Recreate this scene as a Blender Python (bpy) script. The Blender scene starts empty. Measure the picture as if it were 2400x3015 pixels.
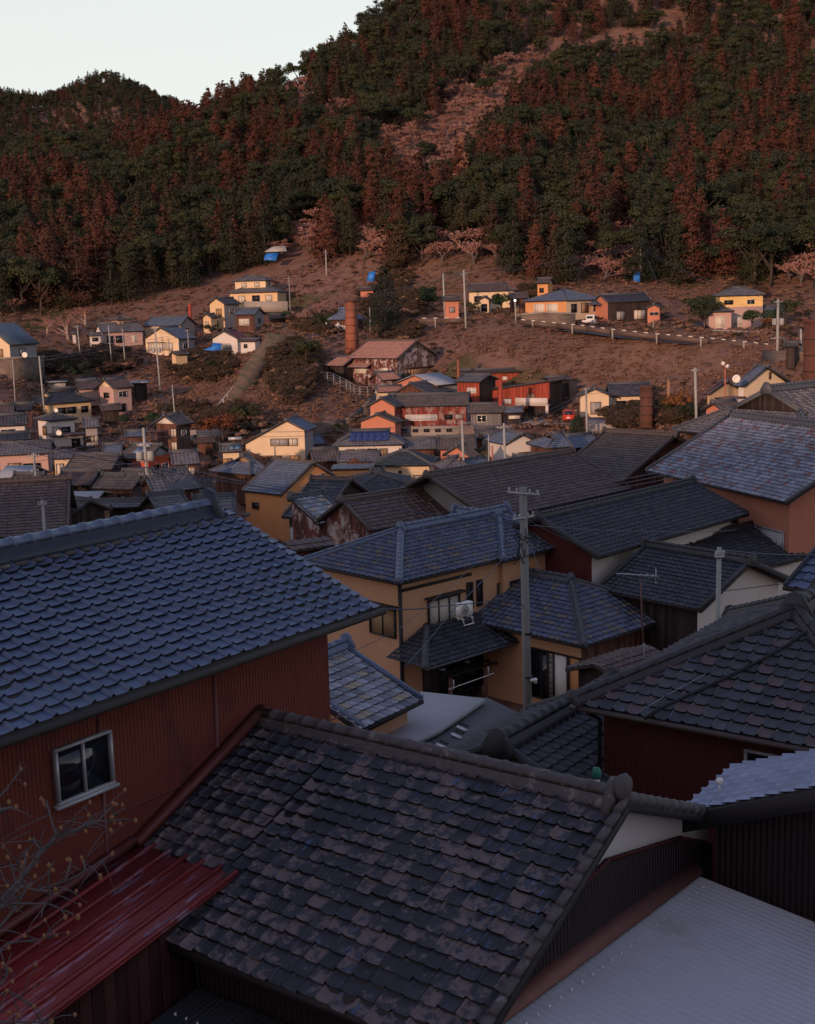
import bpy, math, random
import numpy as np
from mathutils import Vector, Matrix
D = bpy.data
SC = bpy.context.scene
COL = SC.collection
rnd = random.Random(7)
R = math.radians

# ---------------------------------------------------------------- camera
FOC = 3700.0                      # focal length in photograph pixels (2400 x 3015)
PITCH, ROLL = R(9.38), R(1.58)
FWD = np.array([0, math.cos(PITCH), -math.sin(PITCH)])
UP0 = np.array([0, math.sin(PITCH), math.cos(PITCH)])
RT0 = np.array([1.0, 0, 0])
RT = math.cos(ROLL) * RT0 - math.sin(ROLL) * UP0
UP = math.sin(ROLL) * RT0 + math.cos(ROLL) * UP0
cam = D.cameras.new('camera')
cam.sensor_fit = 'VERTICAL'
cam.sensor_height = 24.0
cam.lens = 24.0 * FOC / 3015.0
cam.clip_start, cam.clip_end = 0.1, 6000
co = D.objects.new('camera', cam)
COL.objects.link(co)
co.matrix_world = Matrix(((RT[0], UP[0], -FWD[0], 0), (RT[1], UP[1], -FWD[1], 0), (RT[2], UP[2], -FWD[2], 0), (0, 0, 0, 1)))
SC.camera = co

# ---------------------------------------------------------------- light
SUN_EL, SUN_AZ = 9.0, -155.0      # degrees; azimuth clockwise from the view direction
w = D.worlds.new('World')
SC.world = w
w.use_nodes = True
nt = w.node_tree
bg = nt.nodes['Background']
sky = nt.nodes.new('ShaderNodeTexSky')
sky.sky_type = 'NISHITA'
sky.sun_disc = False
sky.sun_elevation = R(SUN_EL)
sky.sun_rotation = R(SUN_AZ)
sky.air_density, sky.dust_density, sky.ozone_density = 1.0, 1.2, 2.0
tc = nt.nodes.new('ShaderNodeTexCoord')
sep = nt.nodes.new('ShaderNodeSeparateXYZ')
nt.links.new(tc.outputs['Generated'], sep.inputs[0])
rmp = nt.nodes.new('ShaderNodeValToRGB')            # dusk sky: pale near the horizon, dim blue overhead
nt.links.new(sep.outputs[2], rmp.inputs[0])
els = rmp.color_ramp.elements
els[0].position, els[0].color = 0.0, (.80, .80, .76, 1)
els[1].position, els[1].color = 1.0, (.105, .14, .33, 1)
for ps, cl in ((.10, (.97, .96, .89)), (.24, (.93, .94, .88)), (.42, (.38, .45, .66))):
    e_ = els.new(ps)
    e_.color = (*cl, 1)
scl = nt.nodes.new('ShaderNodeVectorMath')
scl.operation = 'SCALE'
dotn = nt.nodes.new('ShaderNodeVectorMath')         # afterglow: the western sky, behind the camera, is rosy
dotn.operation = 'DOT_PRODUCT'
nt.links.new(tc.outputs['Generated'], dotn.inputs[0])
dotn.inputs[1].default_value = (math.sin(R(SUN_AZ)), math.cos(R(SUN_AZ)), 0)
glow = nt.nodes.new('ShaderNodeMapRange')
nt.links.new(dotn.outputs['Value'], glow.inputs[0])
glow.inputs[1].default_value, glow.inputs[2].default_value = 0.0, 0.95
glow.inputs[3].default_value, glow.inputs[4].default_value = 0.0, 0.42
warm = nt.nodes.new('ShaderNodeMix')
warm.data_type = 'RGBA'
nt.links.new(glow.outputs[0], warm.inputs[0])
nt.links.new(rmp.outputs[0], warm.inputs[6])
warm.inputs[7].default_value = (.84, .56, .50, 1)
nt.links.new(warm.outputs[2], scl.inputs[0])
scl.inputs['Scale'].default_value = 8.4
SKYMIX = nt.nodes.new('ShaderNodeMix')
SKYMIX.data_type = 'RGBA'
SKYMIX.blend_type = 'MIX'
SKYMIX.inputs[0].default_value = 0.75
nt.links.new(sky.outputs[0], SKYMIX.inputs[6])
nt.links.new(scl.outputs[0], SKYMIX.inputs[7])
nt.links.new(SKYMIX.outputs[2], bg.inputs[0])
bg.inputs[1].default_value = 0.13
sl = D.lights.new('sun', 'SUN')
sl.energy, sl.angle, sl.color = 3.3, R(1.5), (1.0, 0.60, 0.40)
so = D.objects.new('sun', sl)
COL.objects.link(so)
sd = Vector((math.sin(R(SUN_AZ)) * math.cos(R(SUN_EL)), math.cos(R(SUN_AZ)) * math.cos(R(SUN_EL)), math.sin(R(SUN_EL))))
so.rotation_euler = sd.to_track_quat('Z', 'Y').to_euler()
SC.view_settings.view_transform = 'Standard'
SC.view_settings.look = 'None'
SC.view_settings.exposure = 0.0
SC.view_settings.gamma = 1.0
SC.cycles.max_bounces = 5
SC.cycles.diffuse_bounces = 3
SC.cycles.glossy_bounces = 2


def ray(x, y):
    return FWD + (x - 1200.0) / FOC * RT - (y - 1507.5) / FOC * UP


def P(x, y, d):
    r = ray(x, y)
    return r * (d / r[1])


def PZ(x, y, z):
    r = ray(x, y)
    return r * (z / r[2])


def crop(x0, y0, s):
    return lambda x, y: (x0 + x * s, y0 + y * s)


c1 = crop(0, 750, .4662)
c2 = crop(600, 750, .4662)
c3 = crop(1200, 750, .34965)
c4 = crop(1700, 750, .40793)
c5 = crop(0, 1150, .4662)
c6 = crop(600, 1200, .4662)
c7 = crop(1200, 1050, .34965)
c8 = crop(1700, 1000, .40793)

# ---------------------------------------------------------------- materials
MATS = {}


class NT:
    def __init__(s, name):
        s.m = D.materials.new(name)
        s.m.use_nodes = True
        s.t = s.m.node_tree
        s.b = s.t.nodes['Principled BSDF']

    def n(s, typ, **kw):
        nd = s.t.nodes.new(typ)
        for k, v in kw.items():
            setattr(nd, k, v)
        return nd

    def l(s, a, b):
        s.t.links.new(a, b)

    def noise(s, scale, vec=None, detail=4, rough=.6, dim='3D'):
        nd = s.n('ShaderNodeTexNoise')
        nd.inputs['Scale'].default_value = scale
        nd.inputs['Detail'].default_value = detail
        nd.inputs['Roughness'].default_value = rough
        if vec is not None:
            s.l(vec, nd.inputs['Vector'])
        return nd

    def ramp(s, fac, p0, p1, c0=(0, 0, 0, 1), c1_=(1, 1, 1, 1)):
        r = s.n('ShaderNodeValToRGB')
        r.color_ramp.elements[0].position = p0
        r.color_ramp.elements[1].position = p1
        r.color_ramp.elements[0].color = c0
        r.color_ramp.elements[1].color = c1_
        s.l(fac, r.inputs[0])
        return r.outputs[0]

    def mix(s, f, a, b, blend='MIX'):
        m = s.n('ShaderNodeMix', data_type='RGBA', blend_type=blend)
        for val, i in ((f, 0), (a, 6), (b, 7)):
            if hasattr(val, 'is_output'):
                s.l(val, m.inputs[i])
            elif i == 0:
                m.inputs[0].default_value = val
            else:
                m.inputs[i].default_value = (*val[:3], 1)
        return m.outputs[2]

    def val(s, f, lo, hi):
        m = s.n('ShaderNodeMapRange')
        s.l(f, m.inputs[0])
        m.inputs[3].default_value, m.inputs[4].default_value = lo, hi
        return m.outputs[0]

    def obj(s, scale=(1, 1, 1)):
        c = s.n('ShaderNodeTexCoord')
        mp = s.n('ShaderNodeMapping')
        mp.inputs['Scale'].default_value = scale
        s.l(c.outputs['Object'], mp.inputs[0])
        return mp.outputs[0]

    def bump(s, h, strength=.5, dist=.02):
        b = s.n('ShaderNodeBump')
        b.inputs['Strength'].default_value = strength
        b.inputs['Distance'].default_value = dist
        s.l(h, b.inputs['Height'])
        s.l(b.outputs[0], s.b.inputs['Normal'])

    def fin(s, col, rough=.8, metal=0.0, spec=.5):
        if hasattr(col, 'is_output'):
            s.l(col, s.b.inputs['Base Color'])
        else:
            s.b.inputs['Base Color'].default_value = (*col[:3], 1)
        if hasattr(rough, 'is_output'):
            s.l(rough, s.b.inputs['Roughness'])
        else:
            s.b.inputs['Roughness'].default_value = rough
        s.b.inputs['Metallic'].default_value = metal
        s.b.inputs['Specular IOR Level'].default_value = spec
        MATS[s.m.name] = s.m
        return s.m


def sc3(c, k):
    return tuple(min(1, x * k) for x in c[:3])


def mat_tile(name, c, var=.35, alt=None, altamt=.0, lichen=None, lamt=.0, rough=.45, spec=.5, lscale=6, streak=None):
    """glazed or worn clay tiles: per-tile tone from the tile coordinates, patches from noise"""
    t = NT(name)
    uv = t.n('ShaderNodeTexCoord').outputs['UV']
    fl = t.n('ShaderNodeVectorMath', operation='FLOOR')
    t.l(uv, fl.inputs[0])
    wn = t.n('ShaderNodeTexWhiteNoise', noise_dimensions='2D')
    t.l(fl.outputs[0], wn.inputs['Vector'])
    ob = t.obj()
    v = t.val(wn.outputs['Value'], 1 - var, 1 + var)
    n1 = t.noise(1.3, ob, 5)
    v2 = t.val(n1.outputs[0], .72, 1.28)
    mul = t.n('ShaderNodeMath', operation='MULTIPLY')
    t.l(v, mul.inputs[0])
    t.l(v2, mul.inputs[1])
    base = t.n('ShaderNodeCombineColor')
    hs = t.n('ShaderNodeVectorMath', operation='SCALE')
    hs.inputs[0].default_value = c[:3]
    t.l(mul.outputs[0], hs.inputs['Scale'])
    col = hs.outputs[0]
    if alt:
        pick = t.n('ShaderNodeMath', operation='LESS_THAN')
        sepc = t.n('ShaderNodeSeparateColor')
        t.l(wn.outputs['Color'], sepc.inputs[0])
        nn = t.noise(.5, ob, 2)
        ad = t.n('ShaderNodeMath', operation='ADD')
        t.l(sepc.outputs[1], ad.inputs[0])
        t.l(t.val(nn.outputs[0], -.25, .25), ad.inputs[1])
        t.l(ad.outputs[0], pick.inputs[0])
        pick.inputs[1].default_value = altamt
        col = t.mix(pick.outputs[0], col, alt)
    if lichen:
        n2 = t.noise(lscale, ob, 8, .72)
        ad = t.n('ShaderNodeMath', operation='ADD')
        t.l(n2.outputs[0], ad.inputs[0])
        t.l(t.val(wn.outputs['Value'], -.10, .10), ad.inputs[1])
        f = t.ramp(ad.outputs[0], .62 - lamt * .25, .70 - lamt * .25)
        n3 = t.noise(lscale * 5, ob, 4)
        lc = t.mix(t.val(n3.outputs[0], 0, 1), sc3(lichen, .45), lichen)
        col = t.mix(f, col, lc)
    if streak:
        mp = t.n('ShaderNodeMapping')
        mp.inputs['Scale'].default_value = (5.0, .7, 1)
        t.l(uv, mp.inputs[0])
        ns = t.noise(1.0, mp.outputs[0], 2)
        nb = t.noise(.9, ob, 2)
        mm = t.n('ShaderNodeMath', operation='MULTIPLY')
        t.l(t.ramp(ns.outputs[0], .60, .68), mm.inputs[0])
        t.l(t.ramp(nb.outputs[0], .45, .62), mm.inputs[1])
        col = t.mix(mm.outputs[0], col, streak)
    nr = t.noise(22, ob, 3)
    t.bump(nr.outputs[0], .25, .01)
    return t.fin(col, t.val(n1.outputs[0], rough - .1, rough + .18), spec=spec)


def mat_plaster(name, c, stain=.25, rough=.85, sc=1.0):
    t = NT(name)
    ob = t.obj((1, 1, .45))
    n1, n2 = t.noise(1.1 * sc, ob, 6, .65), t.noise(14 * sc, ob, 4)
    col = t.mix(t.val(n1.outputs[0], 0, 1), sc3(c, 1 - stain), sc3(c, 1 + stain * .6))
    col = t.mix(t.val(n2.outputs[0], 0, .35), col, sc3(c, .7))
    t.bump(n2.outputs[0], .2, .02)
    return t.fin(col, rough, spec=.2)


def mat_wood(name, c, board=.16, rough=.8, var=.5, patch=None):
    """vertical boards"""
    t = NT(name)
    cd = t.n('ShaderNodeTexCoord').outputs['Object']
    sp = t.n('ShaderNodeSeparateXYZ')
    t.l(cd, sp.inputs[0])
    ad = t.n('ShaderNodeMath', operation='ADD')
    t.l(sp.outputs[0], ad.inputs[0])
    t.l(sp.outputs[1], ad.inputs[1])
    dv = t.n('ShaderNodeMath', operation='DIVIDE')
    t.l(ad.outputs[0], dv.inputs[0])
    dv.inputs[1].default_value = board
    fl = t.n('ShaderNodeMath', operation='FLOOR')
    t.l(dv.outputs[0], fl.inputs[0])
    wn = t.n('ShaderNodeTexWhiteNoise', noise_dimensions='1D')
    t.l(fl.outputs[0], wn.inputs['W'])
    n1 = t.noise(3, t.obj((3, 3, .35)), 6, .7)
    m = t.n('ShaderNodeMath', operation='MULTIPLY')
    t.l(t.val(wn.outputs['Value'], 1 - var, 1 + var * .6), m.inputs[0])
    t.l(t.val(n1.outputs[0], .5, 1.5), m.inputs[1])
    hs = t.n('ShaderNodeVectorMath', operation='SCALE')
    hs.inputs[0].default_value = c[:3]
    t.l(m.outputs[0], hs.inputs['Scale'])
    col = hs.outputs[0]
    if patch:
        n4 = t.noise(1.4, t.obj((1, 1, .8)), 5, .7)
        col = t.mix(t.ramp(n4.outputs[0], .5, .58), col, patch)
    fr = t.n('ShaderNodeMath', operation='FRACT')
    t.l(dv.outputs[0], fr.inputs[0])
    pg = t.n('ShaderNodeMath', operation='PINGPONG')
    t.l(fr.outputs[0], pg.inputs[0])
    pg.inputs[1].default_value = .5
    t.bump(t.ramp(pg.outputs[0], .0, .12), .8, .02)
    return t.fin(col, rough, spec=.2)


def mat_corr(name, c, pitch=.1, rough=.5, metal=0.0, axis='XY', patch=None, var=.2, depth=.015, spec=.4):
    """corrugated or ribbed sheet; ribs cross the given object axes"""
    t = NT(name)
    cd = t.n('ShaderNodeTexCoord').outputs['Object']
    sp = t.n('ShaderNodeSeparateXYZ')
    t.l(cd, sp.inputs[0])
    if axis == 'XY':
        ad = t.n('ShaderNodeMath', operation='ADD')
        t.l(sp.outputs[0], ad.inputs[0])
        t.l(sp.outputs[1], ad.inputs[1])
        src = ad.outputs[0]
    else:
        src = sp.outputs['XYZ'.index(axis)]
    ml = t.n('ShaderNodeMath', operation='MULTIPLY')
    t.l(src, ml.inputs[0])
    ml.inputs[1].default_value = 2 * math.pi / pitch
    sn = t.n('ShaderNodeMath', operation='SINE')
    t.l(ml.outputs[0], sn.inputs[0])
    n1 = t.noise(.9, t.obj((1, 1, .6)), 6, .65)
    n2 = t.noise(9, t.obj((1, 1, .5)), 5, .6)
    col = t.mix(t.val(n1.outputs[0], 0, 1), sc3(c, 1 - var), sc3(c, 1 + var))
    col = t.mix(t.val(n2.outputs[0], 0, .3), col, sc3(c, .6))
    if patch:
        n4 = t.noise(1.6, t.obj((1, 1, .5)), 6, .75)
        col = t.mix(t.ramp(n4.outputs[0], .55, .63), col, patch)
    t.bump(sn.outputs[0], 1.0, depth)
    return t.fin(col, rough, metal, spec)


def mat_plain(name, c, rough=.6, metal=0.0, var=.2, spec=.4, scale=5, patch=None, pth=(.58, .66), stretch=(1, 1, 1)):
    t = NT(name)
    n1 = t.noise(scale, t.obj(stretch), 6, .65)
    col = t.mix(t.val(n1.outputs[0], 0, 1), sc3(c, 1 - var), sc3(c, 1 + var))
    if patch:
        n4 = t.noise(scale * .7, t.obj(stretch), 7, .75)
        col = t.mix(t.ramp(n4.outputs[0], *pth), col, patch)
    return t.fin(col, rough, metal, spec)


def mat_brick(name, c, mortar, rough=.9, wd=.2, ht=.075):
    t = NT(name)
    cd = t.n('ShaderNodeTexCoord').outputs['Object']
    sp = t.n('ShaderNodeSeparateXYZ')
    t.l(cd, sp.inputs[0])
    ad = t.n('ShaderNodeMath', operation='ADD')
    t.l(sp.outputs[0], ad.inputs[0])
    t.l(sp.outputs[1], ad.inputs[1])
    cb = t.n('ShaderNodeCombineXYZ')
    t.l(ad.outputs[0], cb.inputs[0])
    t.l(sp.outputs[2], cb.inputs[1])
    br = t.n('ShaderNodeTexBrick')
    t.l(cb.outputs[0], br.inputs['Vector'])
    br.inputs['Scale'].default_value = 1.0
    br.inputs['Brick Width'].default_value = wd
    br.inputs['Row Height'].default_value = ht
    br.inputs['Mortar Size'].default_value = .012
    br.inputs['Color1'].default_value = (*c, 1)
    br.inputs['Color2'].default_value = (*sc3(c, .55), 1)
    br.inputs['Mortar'].default_value = (*mortar, 1)
    n1 = t.noise(.8, t.obj(), 5)
    col = t.mix(t.val(n1.outputs[0], 0, .6), br.outputs['Color'], sc3(c, .4))
    return t.fin(col, rough, spec=.2)


def mat_leaf(name, ca, cb, cc=None):
    t = NT(name)
    oi = t.n('ShaderNodeObjectInfo').outputs['Random']
    isl = t.n('ShaderNodeNewGeometry').outputs['Random Per Island']
    col = t.mix(oi, ca, cb)
    if cc:
        wn = t.n('ShaderNodeTexWhiteNoise', noise_dimensions='1D')
        t.l(oi, wn.inputs['W'])
        col = t.mix(t.ramp(wn.outputs['Value'], .55, .95), col, cc)
    hs = t.n('ShaderNodeVectorMath', operation='SCALE')
    t.l(col, hs.inputs[0])
    t.l(t.val(isl, .75, 1.25), hs.inputs['Scale'])
    return t.fin(hs.outputs[0], .75, spec=.15)


# tiles
mat_tile('blue_glazed_tile', (.078, .104, .170), .12, rough=.38, spec=.6)
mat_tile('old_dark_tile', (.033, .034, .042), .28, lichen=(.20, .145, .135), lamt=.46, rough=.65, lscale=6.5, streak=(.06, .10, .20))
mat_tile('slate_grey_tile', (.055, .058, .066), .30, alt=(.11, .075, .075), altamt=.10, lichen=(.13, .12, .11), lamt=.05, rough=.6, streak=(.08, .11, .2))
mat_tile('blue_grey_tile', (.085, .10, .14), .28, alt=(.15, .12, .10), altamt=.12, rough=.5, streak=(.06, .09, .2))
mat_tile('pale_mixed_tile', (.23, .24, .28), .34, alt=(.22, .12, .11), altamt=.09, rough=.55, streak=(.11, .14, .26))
mat_tile('black_tile', (.040, .042, .050), .25, lichen=(.10, .10, .10), lamt=.0, rough=.5)
mat_tile('brown_tile', (.115, .078, .066), .22, rough=.6, lichen=(.16, .13, .12), lamt=.0)
mat_tile('dull_brown_tile', (.12, .095, .08), .22, rough=.65)
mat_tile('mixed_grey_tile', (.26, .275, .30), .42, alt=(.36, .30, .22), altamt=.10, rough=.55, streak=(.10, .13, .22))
mat_tile('steel_blue_tile', (.125, .15, .20), .16, rough=.5)
mat_tile('grey_tile', (.15, .14, .145), .22, rough=.6)
mat_tile('silver_sheet', (.27, .31, .41), .10, rough=.5, spec=.5)
mat_tile('rosy_brown_sheet', (.44, .22, .16), .08, rough=.7)
# sheet roofs
mat_corr('pale_sheet', (.36, .38, .42), .09, .45, axis='Y')
mat_corr('grey_sheet', (.20, .19, .20), .2, .5, axis='X')
mat_corr('dark_sheet', (.035, .036, .04), .07, .55, axis='X')
mat_corr('blue_sheet', (.10, .16, .24), .25, .5, axis='X')
mat_corr('navy_sheet', (.05, .08, .12), .5, .45, axis='X', depth=.04)
mat_corr('rust_sheet', (.16, .08, .06), .2, .7, axis='X', patch=(.3, .22, .2))
mat_plain('red_sheet', (.23, .032, .030), .48, var=.75, scale=2.6, patch=(.36, .27, .35), pth=(.56, .66), stretch=(3.2, .42, 1))
mat_plain('red_edge', (.13, .035, .032), .5)
mat_plain('grey_membrane', (.36, .355, .37), .75, var=.12, scale=1.5)
mat_plain('dark_membrane', (.10, .09, .10), .85, var=.15, scale=3)
# walls
mat_corr('red_ribbed', (.18, .048, .034), .058, .7, patch=(.125, .038, .032), var=.35, depth=.008, spec=.15)
mat_corr('dark_ribbed', (.035, .022, .024), .075, .6, var=.3, depth=.012, spec=.2)
mat_corr('maroon_ribbed', (.11, .028, .026), .06, .65, var=.3, depth=.01, spec=.2)
mat_plaster('cream_plaster', (.70, .54, .37))
mat_plaster('yellow_plaster', (.68, .48, .29))
mat_plaster('ochre_plaster', (.58, .32, .19), .22)
mat_plaster('orange_plaster', (.64, .29, .12), .2)
mat_plaster('salmon_plaster', (.52, .21, .14), .22)
mat_plaster('white_plaster', (.64, .58, .54), .15)
mat_plaster('pink_plaster', (.48, .32, .28), .2)
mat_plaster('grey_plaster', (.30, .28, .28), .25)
mat_plaster('concrete', (.33, .29, .26), .35)
mat_brick('stone_wall', (.24, .18, .15), (.09, .07, .06), wd=.62, ht=.34)
mat_wood('brown_boards', (.12, .055, .04))
mat_wood('dark_boards', (.045, .032, .03))
mat_wood('red_boards', (.28, .055, .035), var=.35)
mat_wood('rust_boards', (.13, .045, .04), patch=(.40, .33, .33), board=.22)
mat_wood('patched_boards', (.10, .065, .06), patch=(.33, .27, .28), board=.3)
mat_brick('chimney_brick', (.42, .13, .07), (.25, .13, .1))
mat_brick('dark_chimney_brick', (.17, .065, .045), (.10, .06, .05))
# trim
mat_plain('dark_timber', (.028, .022, .022), .7)
mat_plain('ridge_grey', (.075, .078, .088), .55, var=.35, scale=7)
mat_plain('ridge_blue', (.10, .13, .20), .4, var=.2, scale=7)
mat_plain('ridge_navy', (.022, .028, .045), .5, var=.3, scale=7)  # navy of ridge sides in overhang shade, put into the colour
mat_plain('ridge_worn', (.085, .07, .068), .7, var=.5, scale=6, patch=(.24, .20, .19), pth=(.57, .66))
mat_plain('ridge_brown', (.10, .075, .065), .6, var=.3)
mat_plain('aluminium', (.42, .42, .45), .4, .3, var=.1)
mat_plain('bronze_frame', (.06, .04, .035), .5)
mat_plain('white_paint', (.75, .72, .68), .6, var=.1)
mat_plain('glass_dark', (.012, .014, .02), .08, var=.1, spec=.6)
mat_plain('glass_frosted', (.42, .43, .45), .5, var=.15)
mat_plain('curtain_pale', (.55, .50, .42), .7, var=.15)
mat_plain('shutter_grey', (.30, .28, .28), .6)
mat_plain('shutter_wood', (.30, .19, .10), .7, var=.3)
mat_plain('pole_dark', (.19, .195, .185), .85, var=.15, scale=3)
mat_plain('pole_concrete', (.30, .30, .29), .8, var=.12, scale=3)
mat_plain('pole_brown', (.30, .17, .10), .8, var=.2, scale=3)
mat_plain('steel', (.35, .35, .37), .45, .5, var=.1)
mat_plain('cable', (.012, .012, .016), .6)
mat_plain('wire_sky_tint', (.045, .06, .11), .35)  # sky reflection put into the bluish wire colour
mat_plain('tarp_blue', (.03, .19, .62), .45, var=.25)
mat_plain('plastic_white', (.70, .68, .66), .5)
mat_plain('copper_pipe', (.36, .11, .07), .5, var=.3)
mat_plain('green_cap', (.02, .16, .10), .5)
mat_plain('solar_glass', (.02, .035, .16), .2, spec=.6)
mat_plain('car_white', (.72, .70, .68), .35)
mat_plain('car_black', (.015, .015, .018), .25)
mat_plain('rubber', (.015, .015, .015), .8)
mat_plain('red_paint', (.5, .05, .03), .4)
mat_plain('reflector', (.58, .53, .47), .5)
mat_plain('bark', (.055, .040, .034), .9, var=.4)
mat_plain('grey_bark', (.10, .085, .09), .9, var=.3)
mat_plain('pale_bark', (.27, .20, .17), .9, var=.3)
mat_plain('asphalt', (.075, .068, .07), .9, var=.25, scale=1.2)
mat_plain('paving', (.20, .18, .175), .9, var=.25, scale=.8)
mat_tile('maroon_tile', (.13, .05, .055), .15, rough=.6)
mat_tile('green_black_tile', (.05, .062, .062), .2, rough=.5)
mat_corr('pale_sheet_ribs', (.33, .36, .42), .3, .45, axis='X', depth=.04)
mat_plaster('red_plaster', (.50, .10, .05), .2)
mat_plaster('bright_orange_plaster', (.64, .30, .13), .15)
mat_plaster('bright_yellow_plaster', (.74, .50, .21), .15)
mat_wood('grey_boards', (.17, .16, .17), var=.25)
mat_wood('rust_red_boards', (.20, .045, .035), var=.5, board=.25, patch=(.26, .17, .16))
mat_brick('red_brick', (.50, .08, .05), (.35, .10, .08))
mat_plain('rail_brown', (.10, .065, .055), .6)
mat_plain('ochre_earth', (.33, .19, .10), .95, var=.3)
mat_plain('green_grass', (.10, .085, .04), .95, var=.5, scale=.9, patch=(.19, .11, .07), pth=(.46, .56))
mat_plain('rusty_pipe', (.16, .07, .06), .6)
mat_plain('steel_panel', (.12, .20, .28), .3)
mat_plain('cut_wood', (.40, .27, .17), .9, var=.5, scale=9)
mat_plain('chair_green', (.08, .30, .08), .5)
mat_plain('bud_ochre', (.26, .13, .055), .8)
mat_wood('dark_red_boards', (.055, .018, .016), var=.4)
mat_plain('insulator_grey', (.42, .42, .43), .4)
mat_plain('ridge_dark', (.048, .045, .048), .65, var=.4, scale=7)
mat_plain('flashing_rust', (.20, .085, .065), .6, var=.35)
mat_plain('pale_green_pipe', (.22, .34, .30), .5)
mat_plain('pale_corrugated', (.46, .47, .50), .42, var=.16, scale=.8, patch=(.33, .31, .25), pth=(.55, .75))
# foliage
mat_leaf('cedar_red', (.078, .027, .020), (.052, .029, .019), (.100, .038, .024))
mat_leaf('cedar_green', (.019, .025, .016), (.034, .036, .018), (.056, .036, .02))
mat_leaf('broadleaf_green', (.021, .030, .018), (.045, .050, .024), (.034, .040, .017))
mat_leaf('bare_twig', (.34, .18, .155), (.26, .14, .12), (.38, .22, .19))
mat_leaf('dry_brush', (.26, .14, .10), (.19, .105, .075), (.28, .17, .11))
mat_leaf('bush_dark', (.040, .032, .020), (.085, .052, .034))
mat_leaf('spruce_dark', (.016, .020, .018), (.022, .028, .022))
mat_leaf('larch_twig', (.30, .14, .085), (.26, .13, .09))
mat_leaf('autumn_leaf', (.13, .045, .025), (.17, .075, .03))
mat_leaf('hedge_green', (.02, .035, .018), (.025, .05, .02))


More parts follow.
